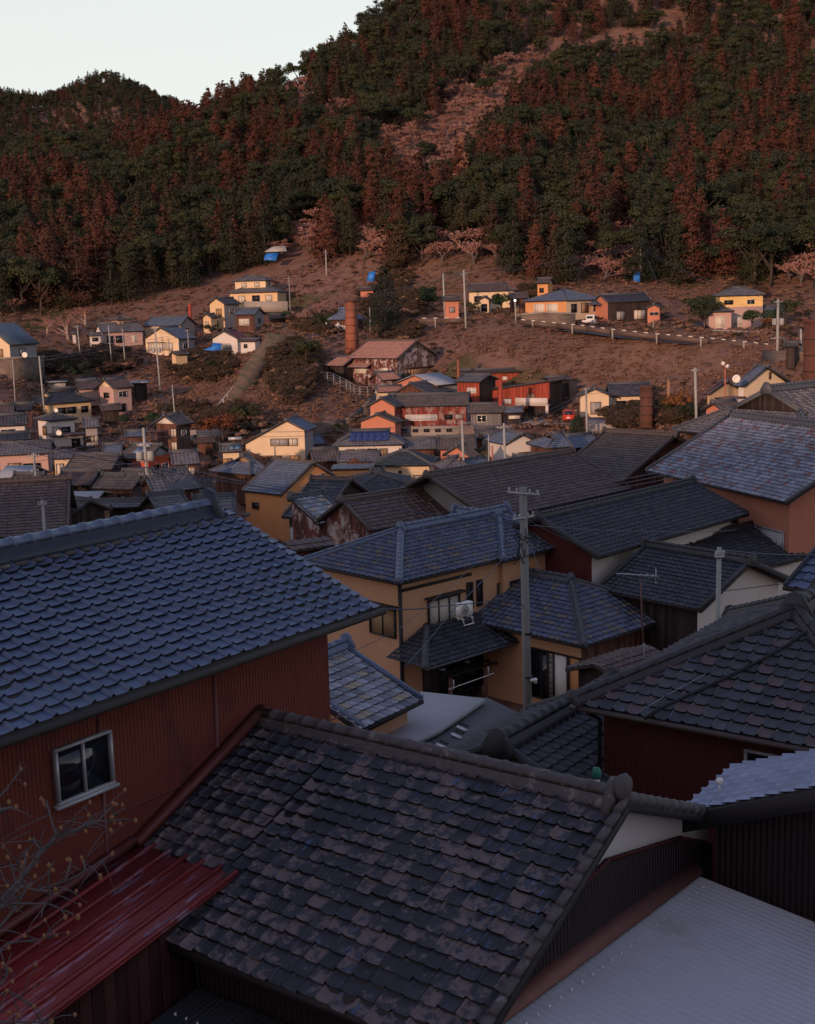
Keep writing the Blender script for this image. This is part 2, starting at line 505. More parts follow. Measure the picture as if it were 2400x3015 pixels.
# ---------------------------------------------------------------- mesh helpers
class MB:
    """collects quads and polygons with a uv and a material per face"""

    def __init__(s):
        s.v, s.f, s.uv, s.mi = [], [], [], []
        s.nv = 0

    def add(s, verts, faces, mi=0, uv=None):
        verts = np.asarray(verts, float).reshape(-1, 3)
        s.v.append(verts)
        s.uv.append(np.zeros((len(verts), 2)) if uv is None else np.asarray(uv, float))
        for f in faces:
            s.f.append(tuple(i + s.nv for i in f))
        s.mi += [mi] * len(faces)
        s.nv += len(verts)
        return s

    def box(s, c, size, mi=0, ax=None, taper=1.0):
        hx, hy, hz = [x / 2 for x in size]
        k = taper
        vs = np.array([(-hx, -hy, -hz), (hx, -hy, -hz), (hx, hy, -hz), (-hx, hy, -hz), (-hx * k, -hy * k, hz), (hx * k, -hy * k, hz), (hx * k, hy * k, hz), (-hx * k, hy * k, hz)])
        if ax is not None:
            vs = vs @ np.asarray(ax, float)
        return s.add(vs + np.asarray(c, float), [(3, 2, 1, 0), (4, 5, 6, 7), (0, 1, 5, 4), (1, 2, 6, 5), (2, 3, 7, 6), (3, 0, 4, 7)], mi)

    def tube(s, pts, r, n=8, mi=0, caps=True, r2=None, sx=1.0):
        pts = [np.asarray(p, float) for p in pts]
        rs = [r + ((r2 if r2 is not None else r) - r) * i / max(1, len(pts) - 1) for i in range(len(pts))] if not isinstance(r, (list, tuple)) else r
        vs = []
        for i, p in enumerate(pts):
            d = pts[min(i + 1, len(pts) - 1)] - pts[max(i - 1, 0)]
            d = d / (np.linalg.norm(d) + 1e-12)
            a = np.cross(d, (0, 0, 1.0))
            if np.linalg.norm(a) < 1e-3:
                a = np.array([1.0, 0, 0])
            a /= np.linalg.norm(a)
            b = np.cross(d, a)
            for k in range(n):
                t = 2 * math.pi * k / n
                vs.append(p + rs[i] * (math.cos(t) * a * sx + math.sin(t) * b))
        fs = []
        for i in range(len(pts) - 1):
            for k in range(n):
                k2 = (k + 1) % n
                fs.append((i * n + k, i * n + k2, (i + 1) * n + k2, (i + 1) * n + k))
        if caps:
            fs += [tuple(range(n))[::-1], tuple((len(pts) - 1) * n + k for k in range(n))]
        return s.add(vs, fs, mi)

    def prism(s, poly, depth_vec, mi=0):
        """closed solid from a planar polygon swept by a vector"""
        a = np.asarray(poly, float)
        b = a + np.asarray(depth_vec, float)
        n = len(a)
        return s.add(np.vstack([a, b]), [tuple(range(n))[::-1], tuple(range(n, 2 * n))] + [(i, (i + 1) % n, n + (i + 1) % n, n + i) for i in range(n)], mi)

    def lathe(s, prof, n=16, c=(0, 0, 0), mi=0):
        vs = [(c[0] + r * math.cos(2 * math.pi * k / n), c[1] + r * math.sin(2 * math.pi * k / n), c[2] + z) for r, z in prof for k in range(n)]
        fs = [(i * n + k, i * n + (k + 1) % n, (i + 1) * n + (k + 1) % n, (i + 1) * n + k) for i in range(len(prof) - 1) for k in range(n)]
        return s.add(vs, fs, mi)

    def mesh(s, name, mats, smooth=False):
        me = D.meshes.new(name)
        v = np.vstack(s.v) if s.v else np.zeros((0, 3))
        uv = np.vstack(s.uv) if s.uv else np.zeros((0, 2))
        tot = np.fromiter((len(f) for f in s.f), np.int32, len(s.f))
        idx = np.fromiter((i for f in s.f for i in f), np.int32, int(tot.sum()))
        st = np.zeros(len(tot), np.int32)
        st[1:] = np.cumsum(tot)[:-1]
        me.vertices.add(len(v))
        me.vertices.foreach_set('co', v.astype(np.float32).ravel())
        me.loops.add(len(idx))
        me.loops.foreach_set('vertex_index', idx)
        me.polygons.add(len(tot))
        me.polygons.foreach_set('loop_start', st)
        me.polygons.foreach_set('loop_total', tot)
        me.polygons.foreach_set('material_index', np.asarray(s.mi, np.int32))
        if smooth:
            me.polygons.foreach_set('use_smooth', np.ones(len(tot), bool))
        ul = me.uv_layers.new(name='UVMap')
        ul.data.foreach_set('uv', uv[idx].astype(np.float32).ravel())
        me.update(calc_edges=True)
        for m in mats if isinstance(mats, (list, tuple)) else [mats]:
            me.materials.append(MATS[m])
        return me

    def obj(s, name, mats, parent=None, smooth=False, loc=None, rotz=None):
        o = D.objects.new(name, s.mesh(name, mats, smooth))
        COL.objects.link(o)
        if parent is not None:
            o.parent = parent
        if loc is not None:
            o.location = loc
        if rotz is not None:
            o.rotation_euler = (0, 0, rotz)
        return o


def tag(o, label, cat, group=None, kind=None):
    if label:
        o['label'] = label
    if cat:
        o['category'] = cat
    if group:
        o['group'] = group
    if kind:
        o['kind'] = kind
    return o


def thing(name, label, cat, loc=(0, 0, 0), rotz=0.0, group=None):
    o = D.objects.new(name, None)
    o.empty_display_size = .3
    COL.objects.link(o)
    o.location = tuple(float(x) for x in loc)
    o.rotation_euler = (0, 0, rotz)
    return tag(o, label, cat, group)


PROF = {0: (0, .05, .10, .15, .20, .25, .30, .5, .75, .9, .999), 1: (0, .09, .18, .28, .55, .999), 2: (0, .16, .32, .7)}


def tile_z(s, h):
    """pantile cross-section: a round roll, then a shallow trough"""
    s = s % 1.0
    roll = .5 - .5 * np.cos(np.clip(s / .30, 0, 1) * 2 * math.pi)
    tr = -np.sin(np.clip((s - .30) / .70, 0, 1) * math.pi) * .12
    return h * np.where(s < .30, roll ** .8, tr)


def slope(mb, O, ax, up, L, S, tw=.27, te=.235, lod=1, l1=0.0, r1=0.0, kl=1.0, kr=1.0, h=.042, step=.034, mi=0, seed=0, rough=.006):
    """tiled slope from the eave corner O: l1 / r1 = how fast each side closes in (hips), until kl / kr of the slope"""
    O, ax, up = (np.asarray(q, float) for q in (O, ax, up))
    nr = np.cross(ax, up)
    rg = np.random.RandomState(seed + 11)
    cols = max(1, int(round(L / tw)))
    tw = L / cols
    rows = max(1, int(round(S / te)))
    te = S / rows
    ss = np.array(PROF[lod])
    u = np.concatenate([(i + ss) * tw for i in range(cols)] + [np.array([L])])
    q = np.concatenate([i + ss for i in range(cols)] + [np.array([cols - 1e-6])])
    n = len(u)
    col_of = np.minimum(np.floor(q + 1e-9), cols - 1).astype(int)
    for j in range(rows):
        v0, v1 = j * te, (j + 1) * te
        ln = []
        jit = rg.uniform(-1, 1, cols)[col_of] * (rough if lod == 0 else .004)
        slip = rg.uniform(-1, 1, cols)[col_of] * (rough * 1.2 if lod == 0 else .005)
        for v, raise_, side in ((v0 + te * .16, -.004, 0), (v0, step, 0), (v0, step, 1), (v1, .002, 1)):
            lo, hi = l1 * min(v, kl * S), L - r1 * min(v, kr * S)
            uu = np.clip(u, lo, max(lo, hi))
            zz = tile_z(uu / tw, h) + raise_ + (jit if raise_ > .01 else 0)
            vv = v + (slip if raise_ == step else 0)
            sagz = .02 * np.sin(uu * 1.1 + seed) * math.sin(v * 1.3 + seed) if lod == 0 else 0
            pts = O + np.outer(uu, ax) + np.outer(np.broadcast_to(vv, uu.shape), up) + np.outer(zz + sagz, nr)
            ln.append(pts)
        uvs = np.column_stack([np.repeat(q[None], 4, 0).ravel(), np.concatenate([np.full(n, j + .02), np.full(n, j + .04), np.full(n, j + .05), np.full(n, j + .97)])])
        fs = []
        for a, b in ((0, 1), (2, 3)):
            fs += [(a * n + i, a * n + i + 1, b * n + i + 1, b * n + i) for i in range(n - 1)]
        mb.add(np.vstack(ln), fs, mi, uvs)
    return mb


def ridge_cap(mb, p0, p1, w=.24, h=.16, seg=.3, mi=0, ends=(1, 1), lod=1):
    """stacked ridge tiles with a round cap, collars and an end tile"""
    p0, p1 = np.asarray(p0, float), np.asarray(p1, float)
    d = p1 - p0
    L = np.linalg.norm(d)
    if L < .05:
        return mb
    d /= L
    a = np.cross(d, (0, 0, 1.0))
    a /= np.linalg.norm(a)
    b = np.cross(a, d)
    base = [(-w / 2 * 1.15, -h * .4), (-w / 2 * 1.1, h * .28), (-w / 2 * .9, h * .30), (-w / 2 * .88, h * .6), (-w / 2 * .66, h * .62)]
    arc = [(w * .34 * math.cos(t), h * .62 + w * .34 * math.sin(t)) for t in np.linspace(math.pi, 0, 7 if lod == 0 else 5)]
    prof = base + arc + [(-x, z) for x, z in base[::-1]]
    n = len(prof)
    k0 = len(base)
    st = []
    if lod <= 1:
        ns = max(1, int(round(L / seg)))
        for i in range(ns):
            t0, t1 = i * L / ns, (i + 1) * L / ns
            st += [(t0, 1.0), (t1 - .05, 1.0), (t1 - .045, 1.13), (t1 - .004, 1.13)]
        st.append((L, 1.0))
    else:
        st = [(0, 1.0), (L, 1.0)]
    vs = []
    for t, k in st:
        for i, (x, z) in enumerate(prof):
            kk = k if k0 <= i < n - len(base) else 1.0
            zz = h * .62 + (z - h * .62) * kk if kk != 1.0 else z
            vs.append(p0 + d * t + a * x * kk + b * zz)
    f1 = [(i * n + k, (i + 1) * n + k, (i + 1) * n + (k + 1) % n, i * n + (k + 1) % n) for i in range(len(st) - 1) for k in range(n) if not k0 <= k < n - k0 - 1]
    f2 = [(i * n + k, (i + 1) * n + k, (i + 1) * n + k + 1, i * n + k + 1) for i in range(len(st) - 1) for k in range(k0, n - k0 - 1)]
    f1 += [tuple(range(n)), tuple((len(st) - 1) * n + k for k in range(n))[::-1]]
    mb.add(vs, f1, mi)
    mb.f += [tuple(i + mb.nv - len(vs) for i in f) for f in f2]
    mb.mi += [mi + 1] * len(f2)
    for e, pt, sg in ((ends[0], p0, -1), (ends[1], p1, 1)):
        if e:
            poly = [pt + a * x * w * e + b * z * h * e for x, z in ((-.85, -.9), (-.95, .1), (-.6, 1.0), (-.42, 1.65), (0, 1.9), (.42, 1.65), (.6, 1.0), (.95, .1), (.85, -.9))]
            mb.prism(np.array(poly) - d * sg * .03, d * sg * .10, mi)
    return mb


def window(par, o, du, nn, u, v, ww, hh, frame='bronze_frame', pane='glass_dark', panes=2, hood=None, sill=False, name='window', t=None):
    """o = lower left corner of the wall face, du along it, nn outwards; a frame with mullions, and a glass pane set into it"""
    o, du, nn = (np.asarray(q, float) for q in (o, du, nn))
    dz = np.array([0, 0, 1.0])
    ax = np.array([du, nn, dz])
    c = o + du * u + dz * v
    t = t or (.045 if ww > .5 else .04)
    mb = MB()
    for x, z, sx, sz in ((0, -hh / 2 + t / 2, ww, t), (0, hh / 2 - t / 2, ww, t), (-ww / 2 + t / 2, 0, t, hh - 2 * t), (ww / 2 - t / 2, 0, t, hh - 2 * t)):
        mb.box(c + du * x + dz * (z + hh / 2) + nn * .035, (sx, .09, sz), 0, ax)
    for i in range(1, panes):
        mb.box(c + du * (-ww / 2 + ww * i / panes) + dz * hh / 2 + nn * .03, (t * .9, .06, hh - 2 * t), 0, ax)
    if sill:
        mb.box(c - dz * .02 + nn * .05, (ww + .08, .12, .035), 0, ax)
    if hood:
        mb.box(c + dz * (hh + .10) + nn * .14, (ww + .25, .34, .05), 0, ax)
    f = mb.obj(name, [frame], par)
    g = MB()
    g.box(c + dz * hh / 2 + nn * .012, (ww - 2 * t + .01, .02, hh - 2 * t + .01), 0, ax)
    g.obj('pane', [pane], f)
    return f


def house(name, label, at, d, th, L, W, hw, pitch=22, rp=.5, kl=0.0, kr=0.0, roof='dull_brown_tile', wall='cream_plaster', wl=None, wr=None, ridge='ridge_grey',
          e=.45, g=.4, corner='fl', wins=(), lod=2, tw=.34, te=.34, rh=.16, gable=None, verge='dark_timber', group=None, cat='house', hipx=None, hx=1.0, caps=True, L2=None, band=None, z=None, base=0.6, sheet=False, gut=False, rz=0.02, rin=0.0, rcap=None, verge_tiles=True, gpan=None, gpanr=None):
    """a building: tiled (or sheet) roof, walls, windows. at = photograph pixel of one eave corner, d = its distance."""
    th = R(th)
    ax = np.array([math.cos(th), math.sin(th), 0])
    pr = np.array([-ax[1], ax[0], 0])
    A = P(*at, d) if z is None else PZ(*at, z)
    tn = math.tan(R(pitch))
    if isinstance(L, tuple):                       # length from the pixel of the other eave end
        kx = (ray(*L) @ RT) / (ray(*L) @ FWD)
        sg = 1 if corner[1] == 'l' else -1
        L = abs(float((kx * (A @ FWD) - A @ RT) / (ax @ RT - kx * (ax @ FWD))))
    sx = {'l': 1, 'r': -1}[corner[1]]
    sy = {'f': 1, 'b': -1, 'r': 1 - 2 * rp}[corner[0]]
    zr = W * rp * tn
    zb = zr - W * (1 - rp) * tn                    # height of the back eave above the front eave
    zc = {'f': 0, 'b': zb, 'r': zr}[corner[0]]
    C = A + ax * sx * L / 2 + pr * sy * W / 2
    C[2] = A[2] - zc - hw
    h = thing(name, label, cat, C, th, group)
    x0, x1, y0, y1 = -L / 2, L / 2, -W / 2, W / 2
    yr = y0 + rp * W
    cp, sp = math.cos(R(pitch)), math.sin(R(pitch))
    Sf, Sb = (yr - y0) / cp, (y1 - yr) / cp
    hip = (hipx or W / 2)
    mb = MB()
    args = dict(tw=tw, te=te, lod=lod)
    if sheet:
        for O, a_, u_, ln, S in (((x0, y0, hw), (1, 0, 0), (0, cp, sp), L, Sf), ((x1, y1, hw + zb), (-1, 0, 0), (0, -cp, sp), L, Sb)):
            if S > .1:
                O, a_, u_ = (np.array(q, float) for q in (O, a_, u_))
                nr = np.cross(a_, u_)
                mb.prism([O, O + a_ * ln, O + a_ * ln + u_ * S, O + u_ * S], nr * .05, 0)
    else:
        lk, rk = hip / max(Sf, 1e-6), hip / max(Sf, 1e-6)
        slope(mb, (x0, y0, hw), (1, 0, 0), (0, cp, sp), L, Sf, l1=lk if kl else 0, r1=rk if kr else 0, kl=kl, kr=kr, seed=len(label), **args)
        if Sb > .1:
            lk = hip / Sb
            slope(mb, (x1, y1, hw + zb), (-1, 0, 0), (0, -cp, sp), L, Sb, l1=lk if kr else 0, r1=lk if kl else 0, kl=kr, kr=kl, seed=3, **args)
        for k, X, sgn in ((kl, x0, 1), (kr, x1, -1)):
            if k:
                rise = zr * k
                run = hip * k
                S2 = math.hypot(run, rise)
                sl1 = (W / 2 * k) / S2
                if sgn > 0:
                    slope(mb, (X, y1, hw), (0, -1, 0), (run / S2, 0, rise / S2), W, S2, l1=sl1, r1=sl1, **args)
                else:
                    slope(mb, (X, y0, hw), (0, 1, 0), (-run / S2, 0, rise / S2), W, S2, l1=sl1, r1=sl1, **args)
    # underside and fascia
    t = .09
    ul, ur = x0 + (hip if kl == 1 else 0), x1 - (hip if kr == 1 else 0)
    us = [(x0, y0, hw - .012), (x1, y0, hw - .012), (ur if kr else x1, yr, hw + zr - .012), (ul if kl else x0, yr, hw + zr - .012), (x1, y1, hw + zb - .012), (x0, y1, hw + zb - .012)]
    if kl or kr:
        us = [(x0, y0, hw - .012), (x1, y0, hw - .012), (x1, y1, hw - .012), (x0, y1, hw - .012)]
        mb.prism(us, (0, 0, -t), 1)
    else:
        mb.prism([us[0], us[1], us[2], us[3]], (0, 0, -t), 1)
        if Sb > .1:
            mb.prism([us[3], us[2], us[4], us[5]], (0, 0, -t), 1)
    ro = mb.obj('roof', [roof, verge], h)
    if caps and not sheet:
        cb = MB()
        lp, rpnt = (x0 + hip * kl, yr, hw + zr + rz), (x1 - hip * kr - rin, yr, hw + zr + rz)
        ridge_cap(cb, lp, rpnt, .26 * hx, rh * hx, lod=lod, ends=(.9, .9))
        for k, X, s_ in ((kl, x0, 1), (kr, x1, -1)):
            if k:
                for yy in (y0, y1):
                    zk = hw + zr * k
                    ridge_cap(cb, (X + s_ * hip * k, yy + (yr - yy) * k, zk + .02), (X + s_ * .05, yy + (.05 if yy < 0 else -.05), hw + .04), .19 * hx, .11 * hx, lod=lod, ends=(0, .8))
                if k < 1:
                    for yy in (y0, y1):
                        ridge_cap(cb, (X + s_ * (hip * k + .12), yr, hw + zr), (X + s_ * (hip * k + .12), yy + (yr - yy) * k * .92, hw + zr * k * .95), .18 * hx, .1 * hx, lod=2, ends=(0, .7))
        for k, X in ((kl, x0), (kr, x1)):
            if not k and verge_tiles:                # verge tiles
                for yy, zz in ((y0, hw), (y1, hw + zb)):
                    if abs(yr - yy) > .2:
                        s_ = -1 if X > 0 else 1
                        cb.tube([(X + s_ * .08, yy, zz + .05), (X + s_ * .08, yr, hw + zr + .05)], .065 * hx, 6, 0)
        cb.obj('ridge', [ridge, rcap or ridge], ro)
    # walls
    X0, X1, Y0, Y1 = x0 + g, x1 - g, y0 + e, y1 - e
    if rp >= .99:
        Y1 = y1 - .12
    def zt(y):
        return hw - t - .03 + ((y - y0) * tn if y <= yr else zr - (y - yr) * tn)
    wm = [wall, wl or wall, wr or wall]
    wb = MB()
    zf, zk = zt(Y0), zt(Y1)
    if kl or kr:
        zf = zk = min(zf, zk, hw - t + .02)
    wb.add([(X0, Y0, -base), (X1, Y0, -base), (X1, Y0, zf), (X0, Y0, zf)], [(0, 1, 2, 3)], 0)
    wb.add([(X1, Y1, -base), (X0, Y1, -base), (X0, Y1, zk), (X1, Y1, zk)], [(0, 1, 2, 3)], 0)
    for X, k, fl_, mi in ((X0, kl, 1, 1), (X1, kr, 0, 2)):
        pts = [(X, Y0, -base), (X, Y1, -base), (X, Y1, zk)] + ([(X, yr, zt(yr))] if not (kl or kr) and .02 < rp < .98 else []) + [(X, Y0, zf)]
        f = tuple(range(len(pts)))
        wb.add(pts, [f[::-1] if fl_ else f], mi)
    if not (kl and kr) and (kl or kr):
        pass
    wb.obj('wall', wm, h)
    if band:
        bb = MB()
        bb.add([(X0 - .02, Y0 - .02, -base), (X1 + .02, Y0 - .02, -base), (X1 + .02, Y0 - .02, band[1]), (X0 - .02, Y0 - .02, band[1]), (X0 - .02, Y1 + .02, -base), (X1 + .02, Y1 + .02, -base), (X1 + .02, Y1 + .02, band[1]), (X0 - .02, Y1 + .02, band[1])], [(0, 1, 2, 3), (1, 5, 6, 2), (5, 4, 7, 6), (4, 0, 3, 7), (3, 2, 6, 7)])
        bb.obj('base_wall', [band[0]], h)
    # gables of irimoya roofs, and plain-hip ends that stay gabled
    for k, X, s_ in ((kl, x0, 1), (kr, x1, -1)):
        gb = MB()
        if 0 < k < 1:
            xx = X + s_ * (hip * k + .22)
            ya, yb = y0 + (yr - y0) * k, y1 - (y1 - yr) * k
            gb.prism([(xx, ya, hw + zr * k), (xx, yb, hw + zr * k), (xx, yr, hw + zr - .06)], (s_ * .08, 0, 0))
        elif k == 0 and (kl or kr):
            xx = X + s_ * g
            gb.prism([(xx, Y0, zf - .02), (xx, Y1, zf - .02), (xx, yr, hw + zr - .2)], (s_ * .06, 0, 0))
        if gb.nv:
            gb.obj('gable', [gable or wall], h)
    for pm, X, s_ in ((gpan, X0, -1), (gpanr, X1, 1)):
        if pm:
            pb = MB()
            pb.prism([(X, Y0, zf), (X, Y1, zk), (X, yr, zt(yr))], (s_ * .03, 0, 0))
            pb.obj('gable_panel', [pm], h)
    if gut:
        q = MB()
        q.tube([(x0, y0 - .05, hw - .06), (x1 + .03, y0 - .05, hw - .06)], .055, 8)
        q.obj('gutter', ['dark_timber'], h)
    faces = {'F': ((X0, Y0, 0), (1, 0, 0), (0, -1, 0)), 'R': ((X1, Y0, 0), (0, 1, 0), (1, 0, 0)), 'L': ((X0, Y1, 0), (0, -1, 0), (-1, 0, 0)), 'B': ((X1, Y1, 0), (-1, 0, 0), (0, 1, 0))}
    wid = {'F': X1 - X0, 'B': X1 - X0, 'L': Y1 - Y0, 'R': Y1 - Y0}
    for wn in wins:
        fc, u, v, ww, hh = wn[:5]
        kw = wn[5] if len(wn) > 5 else {}
        u = u * wid[fc] if u <= 1 else u
        window(h, *faces[fc], u, v, ww, hh, **kw)
    h['dims'] = (L, W, hw)
    HOUSES.append((np.array(C), L, W))
    return h


HOUSES = []
GROUND = []      # extra ground control points (x, y, z)

# ================================================================ NEAR HOUSES
W_ = dict
TH1, TH2 = 53.7, -36.3
h = house('tiled_house', 'rust red ribbed house under the big glazed blue tile roof', (1118, 1787), 0, TH1, 10.3, 5.9, 4.9, 22, corner='fr', z=-4.3, roof='blue_glazed_tile', wall='red_ribbed', ridge='ridge_navy', e=.5, g=.6, lod=0, tw=.264, te=.186, hx=1.25, rh=.2, gut=True, rcap='ridge_blue', verge_tiles=False, rz=-.02, rin=.42,  # overhang shade on ridge sides and sky light on cap put into two colours
          wins=[('F', 4.62, 3.7, .82, .66, W_(frame='aluminium', sill=True, t=.03))])
BLUE = h
mb = MB()
for x in (-3.4, -1.55, .35, 2.25):
    mb.box((x, -2.455, 2.3), (.05, .03, 4.5))
mb.box((.75, -2.452, 3.28), (8.0, .02, .02))
mb.obj('sheet_joint', ['red_edge'], h)
wb = MB()
wb.tube([(5.15, -2.56, 4.66), (4.2, -2.53, 4.45)], .012, 5)
mb = MB()                                            # rain hopper under the eave
mb.box((-1.55, -2.98, 4.62), (.14, .14, .22), 0, taper=1.25)
mb.tube([(-1.55, -2.98, 4.6), (-1.55, -2.75, 4.3), (-1.55, -2.5, 4.15), (-1.55, -2.49, .1)], .035, 6)
mb.obj('rain_pipe', ['dark_timber'], h)
mb = MB()
for i in range(40):                                  # pale mortar under the ridge
    x = -5.1 + i * .264
    mb.box((x + .09, -.26, 4.9 + 2.95 * math.tan(R(22)) - .07), (.15, .06, .05), 0)
mb.obj('ridge_mortar', ['ridge_worn'], h)

# --- the worn dark roof against the red wall
A2 = PZ(0, 2170, -4.3)
_b = PZ(1118, 1787, -4.3)
AX1 = (_b - A2) / np.linalg.norm(_b - A2)
PR1 = np.array([-AX1[1], AX1[0], 0])
_r = ray(755, 2112)
A_ = _r * (((A2 + PR1 * .5) @ PR1) / (_r @ PR1))
A_ = A_ - PR1 * .02
T23 = math.tan(R(23))
C23, S23 = math.cos(R(23)), math.sin(R(23))
t = thing('tiled_house', 'low house with lichen spotted worn black tile roof against the red wall', 'house', A_, R(TH2))
DARK = t
mb = MB()
slope(mb, (0.02, -2.25, -2.25 * T23), (1, 0, 0), (0, C23, S23), 1.50, 2.25 / C23, .215, .19, 0, h=.030, step=.03, rough=.013)
slope(mb, (1.52, -3.2, -3.2 * T23), (1, 0, 0), (0, C23, S23), 3.98, 3.2 / C23, .215, .19, 0, h=.030, step=.03, seed=5, rough=.013)
slope(mb, (5.5, 3.2, -3.2 * T23), (-1, 0, 0), (0, -C23, S23), 5.48, 3.2 / C23, .24, .2, 1)
mb.prism([(.02, -2.25, -2.25 * T23 - .012), (1.52, -2.25, -2.25 * T23 - .012), (1.52, 0, -.012), (.02, 0, -.012)], (0, 0, -.09), 1)
mb.prism([(1.52, -3.2, -3.2 * T23 - .012), (5.5, -3.2, -3.2 * T23 - .012), (5.5, 0, -.012), (1.52, 0, -.012)], (0, 0, -.09), 1)
mb.prism([(5.5, 3.2, -3.2 * T23 - .012), (.02, 3.2, -3.2 * T23 - .012), (.02, 0, -.012), (5.5, 0, -.012)], (0, 0, -.09), 1)
ro = mb.obj('roof', ['old_dark_tile', 'dark_timber'], t)
mb = MB()
ridge_cap(mb, (.05, 0, -.04), (5.3, 0, -.04), .28, .17, .27, lod=0, ends=(0, .95))
mb.lathe([(0, -.05), (.13, -.05), (.155, 0), (.13, .05), (0, .05)], 14, (0, 0, 0))
mb.v[-1] = mb.v[-1][:, [2, 1, 0]] + np.array([5.42, 0, .17])
for y0_, y1_ in ((-3.2, 0), (3.2, 0)):
    n = 15
    for i in range(n):
        ya, yb = y0_ + (y1_ - y0_) * i / n, y0_ + (y1_ - y0_) * (i + 1) / n
        rr = .075 if y0_ > 0 else .05
        mb.tube([(5.45, ya, -abs(ya) * T23 + .06), (5.45, yb, -abs(yb) * T23 + .035)], rr, 8)
mb.obj('ridge', ['ridge_worn', 'ridge_worn'], ro)
mb = MB()
mb.prism([(-.0, -2.3, -2.3 * T23 + .02), (.16, -2.3, -2.3 * T23 + .03), (.16, .05, .08), (-.0, .05, .08)], (0, 0, .10))
mb.obj('flashing', ['red_edge'], t)
mb = MB()
gx = 5.22
zg = lambda y: -abs(y) * T23 - .13
mb.add([(gx, -2.85, -4.2), (gx, 2.85, -4.2), (gx, 2.85, zg(2.85)), (gx, 0, zg(0)), (gx, -2.85, zg(2.85))], [(0, 1, 2, 3, 4)], 0)
mb.add([(0.1, -2.0, -4.2), (1.6, -2.0, -4.2), (1.6, -2.0, zg(2.0)), (.1, -2.0, zg(2.0))], [(0, 1, 2, 3)], 1)
mb.add([(1.6, -2.85, -4.2), (gx, -2.85, -4.2), (gx, -2.85, zg(2.85)), (1.6, -2.85, zg(2.85))], [(0, 1, 2, 3)], 1)
mb.add([(1.6, -2.85, -4.2), (1.6, -2.0, -4.2), (1.6, -2.0, zg(2.0)), (1.6, -2.85, zg(2.85))], [(0, 1, 2, 3)], 1)
mb.add([(gx, 2.85, -4.2), (0.1, 2.85, -4.2), (0.1, 2.85, zg(2.85)), (gx, 2.85, zg(2.85))], [(0, 1, 2, 3)], 1)
mb.obj('wall', ['white_plaster', 'dark_ribbed'], t)
mb = MB()
mb.prism([(gx, -2.9, -4.2), (gx, 2.9, -4.2), (gx, 2.9, -1.62), (gx, 1.85, -1.14), (gx, -.05, -.69), (gx, -.72, -.76), (gx, -2.9, -1.6)], (.05, 0, 0))
mb.obj('cladding', ['dark_ribbed'], t)
mb = MB()
for (ya, za), (yb, zb) in (((1.85, -1.14), (-.05, -.69)), ((-.05, -.69), (-.72, -.76)), ((2.6, -1.48), (1.85, -1.14))):
    mb.tube([(gx + .055, ya, za), (gx + .055, yb, zb)], .022, 6)
mb.obj('cladding_trim', ['maroon_ribbed'], t)

# --- red sheet lean-to roof
TR = math.tan(R(9))
z0 = -2.2 * T23 - .02
t = thing('lean_to', 'low lean-to with streaked dark red sheet metal roof beside the red wall', 'lean-to', A_, R(TH2))
mb = MB()
mb.prism([(-.0, -5.35, z0 - 3.15 * TR), (1.68, -5.35, z0 - 3.15 * TR), (1.68, -2.18, z0 - .0), (-.0, -2.18, z0)], (0, 0, .03))
ro = mb.obj('roof', ['red_sheet'], t)
mb = MB()
for x in (.30, .58, .86, 1.13, 1.41, 1.66):
    mb.prism([(x - .022, -5.36, z0 - 3.16 * TR + .03), (x + .022, -5.36, z0 - 3.16 * TR + .03), (x + .022, -2.2, z0 + .03), (x - .022, -2.2, z0 + .03)], (0, 0, .045))
mb.obj('seam', ['red_sheet'], ro)
mb = MB()
mb.prism([(-.02, -5.3, z0 - 3.1 * TR + .03), (.10, -5.3, z0 - 3.1 * TR + .03), (.10, -2.3, z0 + .03), (-.02, -2.3, z0 + .03)], (0, 0, .09))
mb.obj('flashing', ['red_edge'], t)
mb = MB()
zz = z0 - 3.2 * TR
for i in range(9):
    mb.tube([(.03 + i * .17, -5.42, zz - .01), (.03 + i * .17 + .155, -5.42, zz - .01)], .042, 8)
    mb.tube([(.03 + i * .17 + .15, -5.42, zz - .01), (.03 + i * .17 + .175, -5.42, zz - .01)], .05, 8)
mb.obj('gutter', ['copper_pipe'], t)
mb = MB()
mb.tube([(1.56, -5.42, zz), (1.62, -5.46, zz - .03), (1.63, -5.47, zz - .12), (1.63, -5.45, zz - .3)], .035, 8)
mb.obj('gutter_end', ['plastic_white'], t)
mb = MB()
mb.prism([(1.55, -5.1, -4.2), (1.55, -2.3, -4.2), (1.55, -2.3, z0 - .06), (1.55, -5.1, z0 - 2.9 * TR - .06)], (-.06, 0, 0))
mb.prism([(.05, -5.1, -4.2), (1.49, -5.1, -4.2), (1.49, -5.1, z0 - 2.95 * TR - .06), (.05, -5.1, z0 - 2.95 * TR - .06)], (0, .06, 0))
mb.obj('wall', ['dark_red_boards'], t)

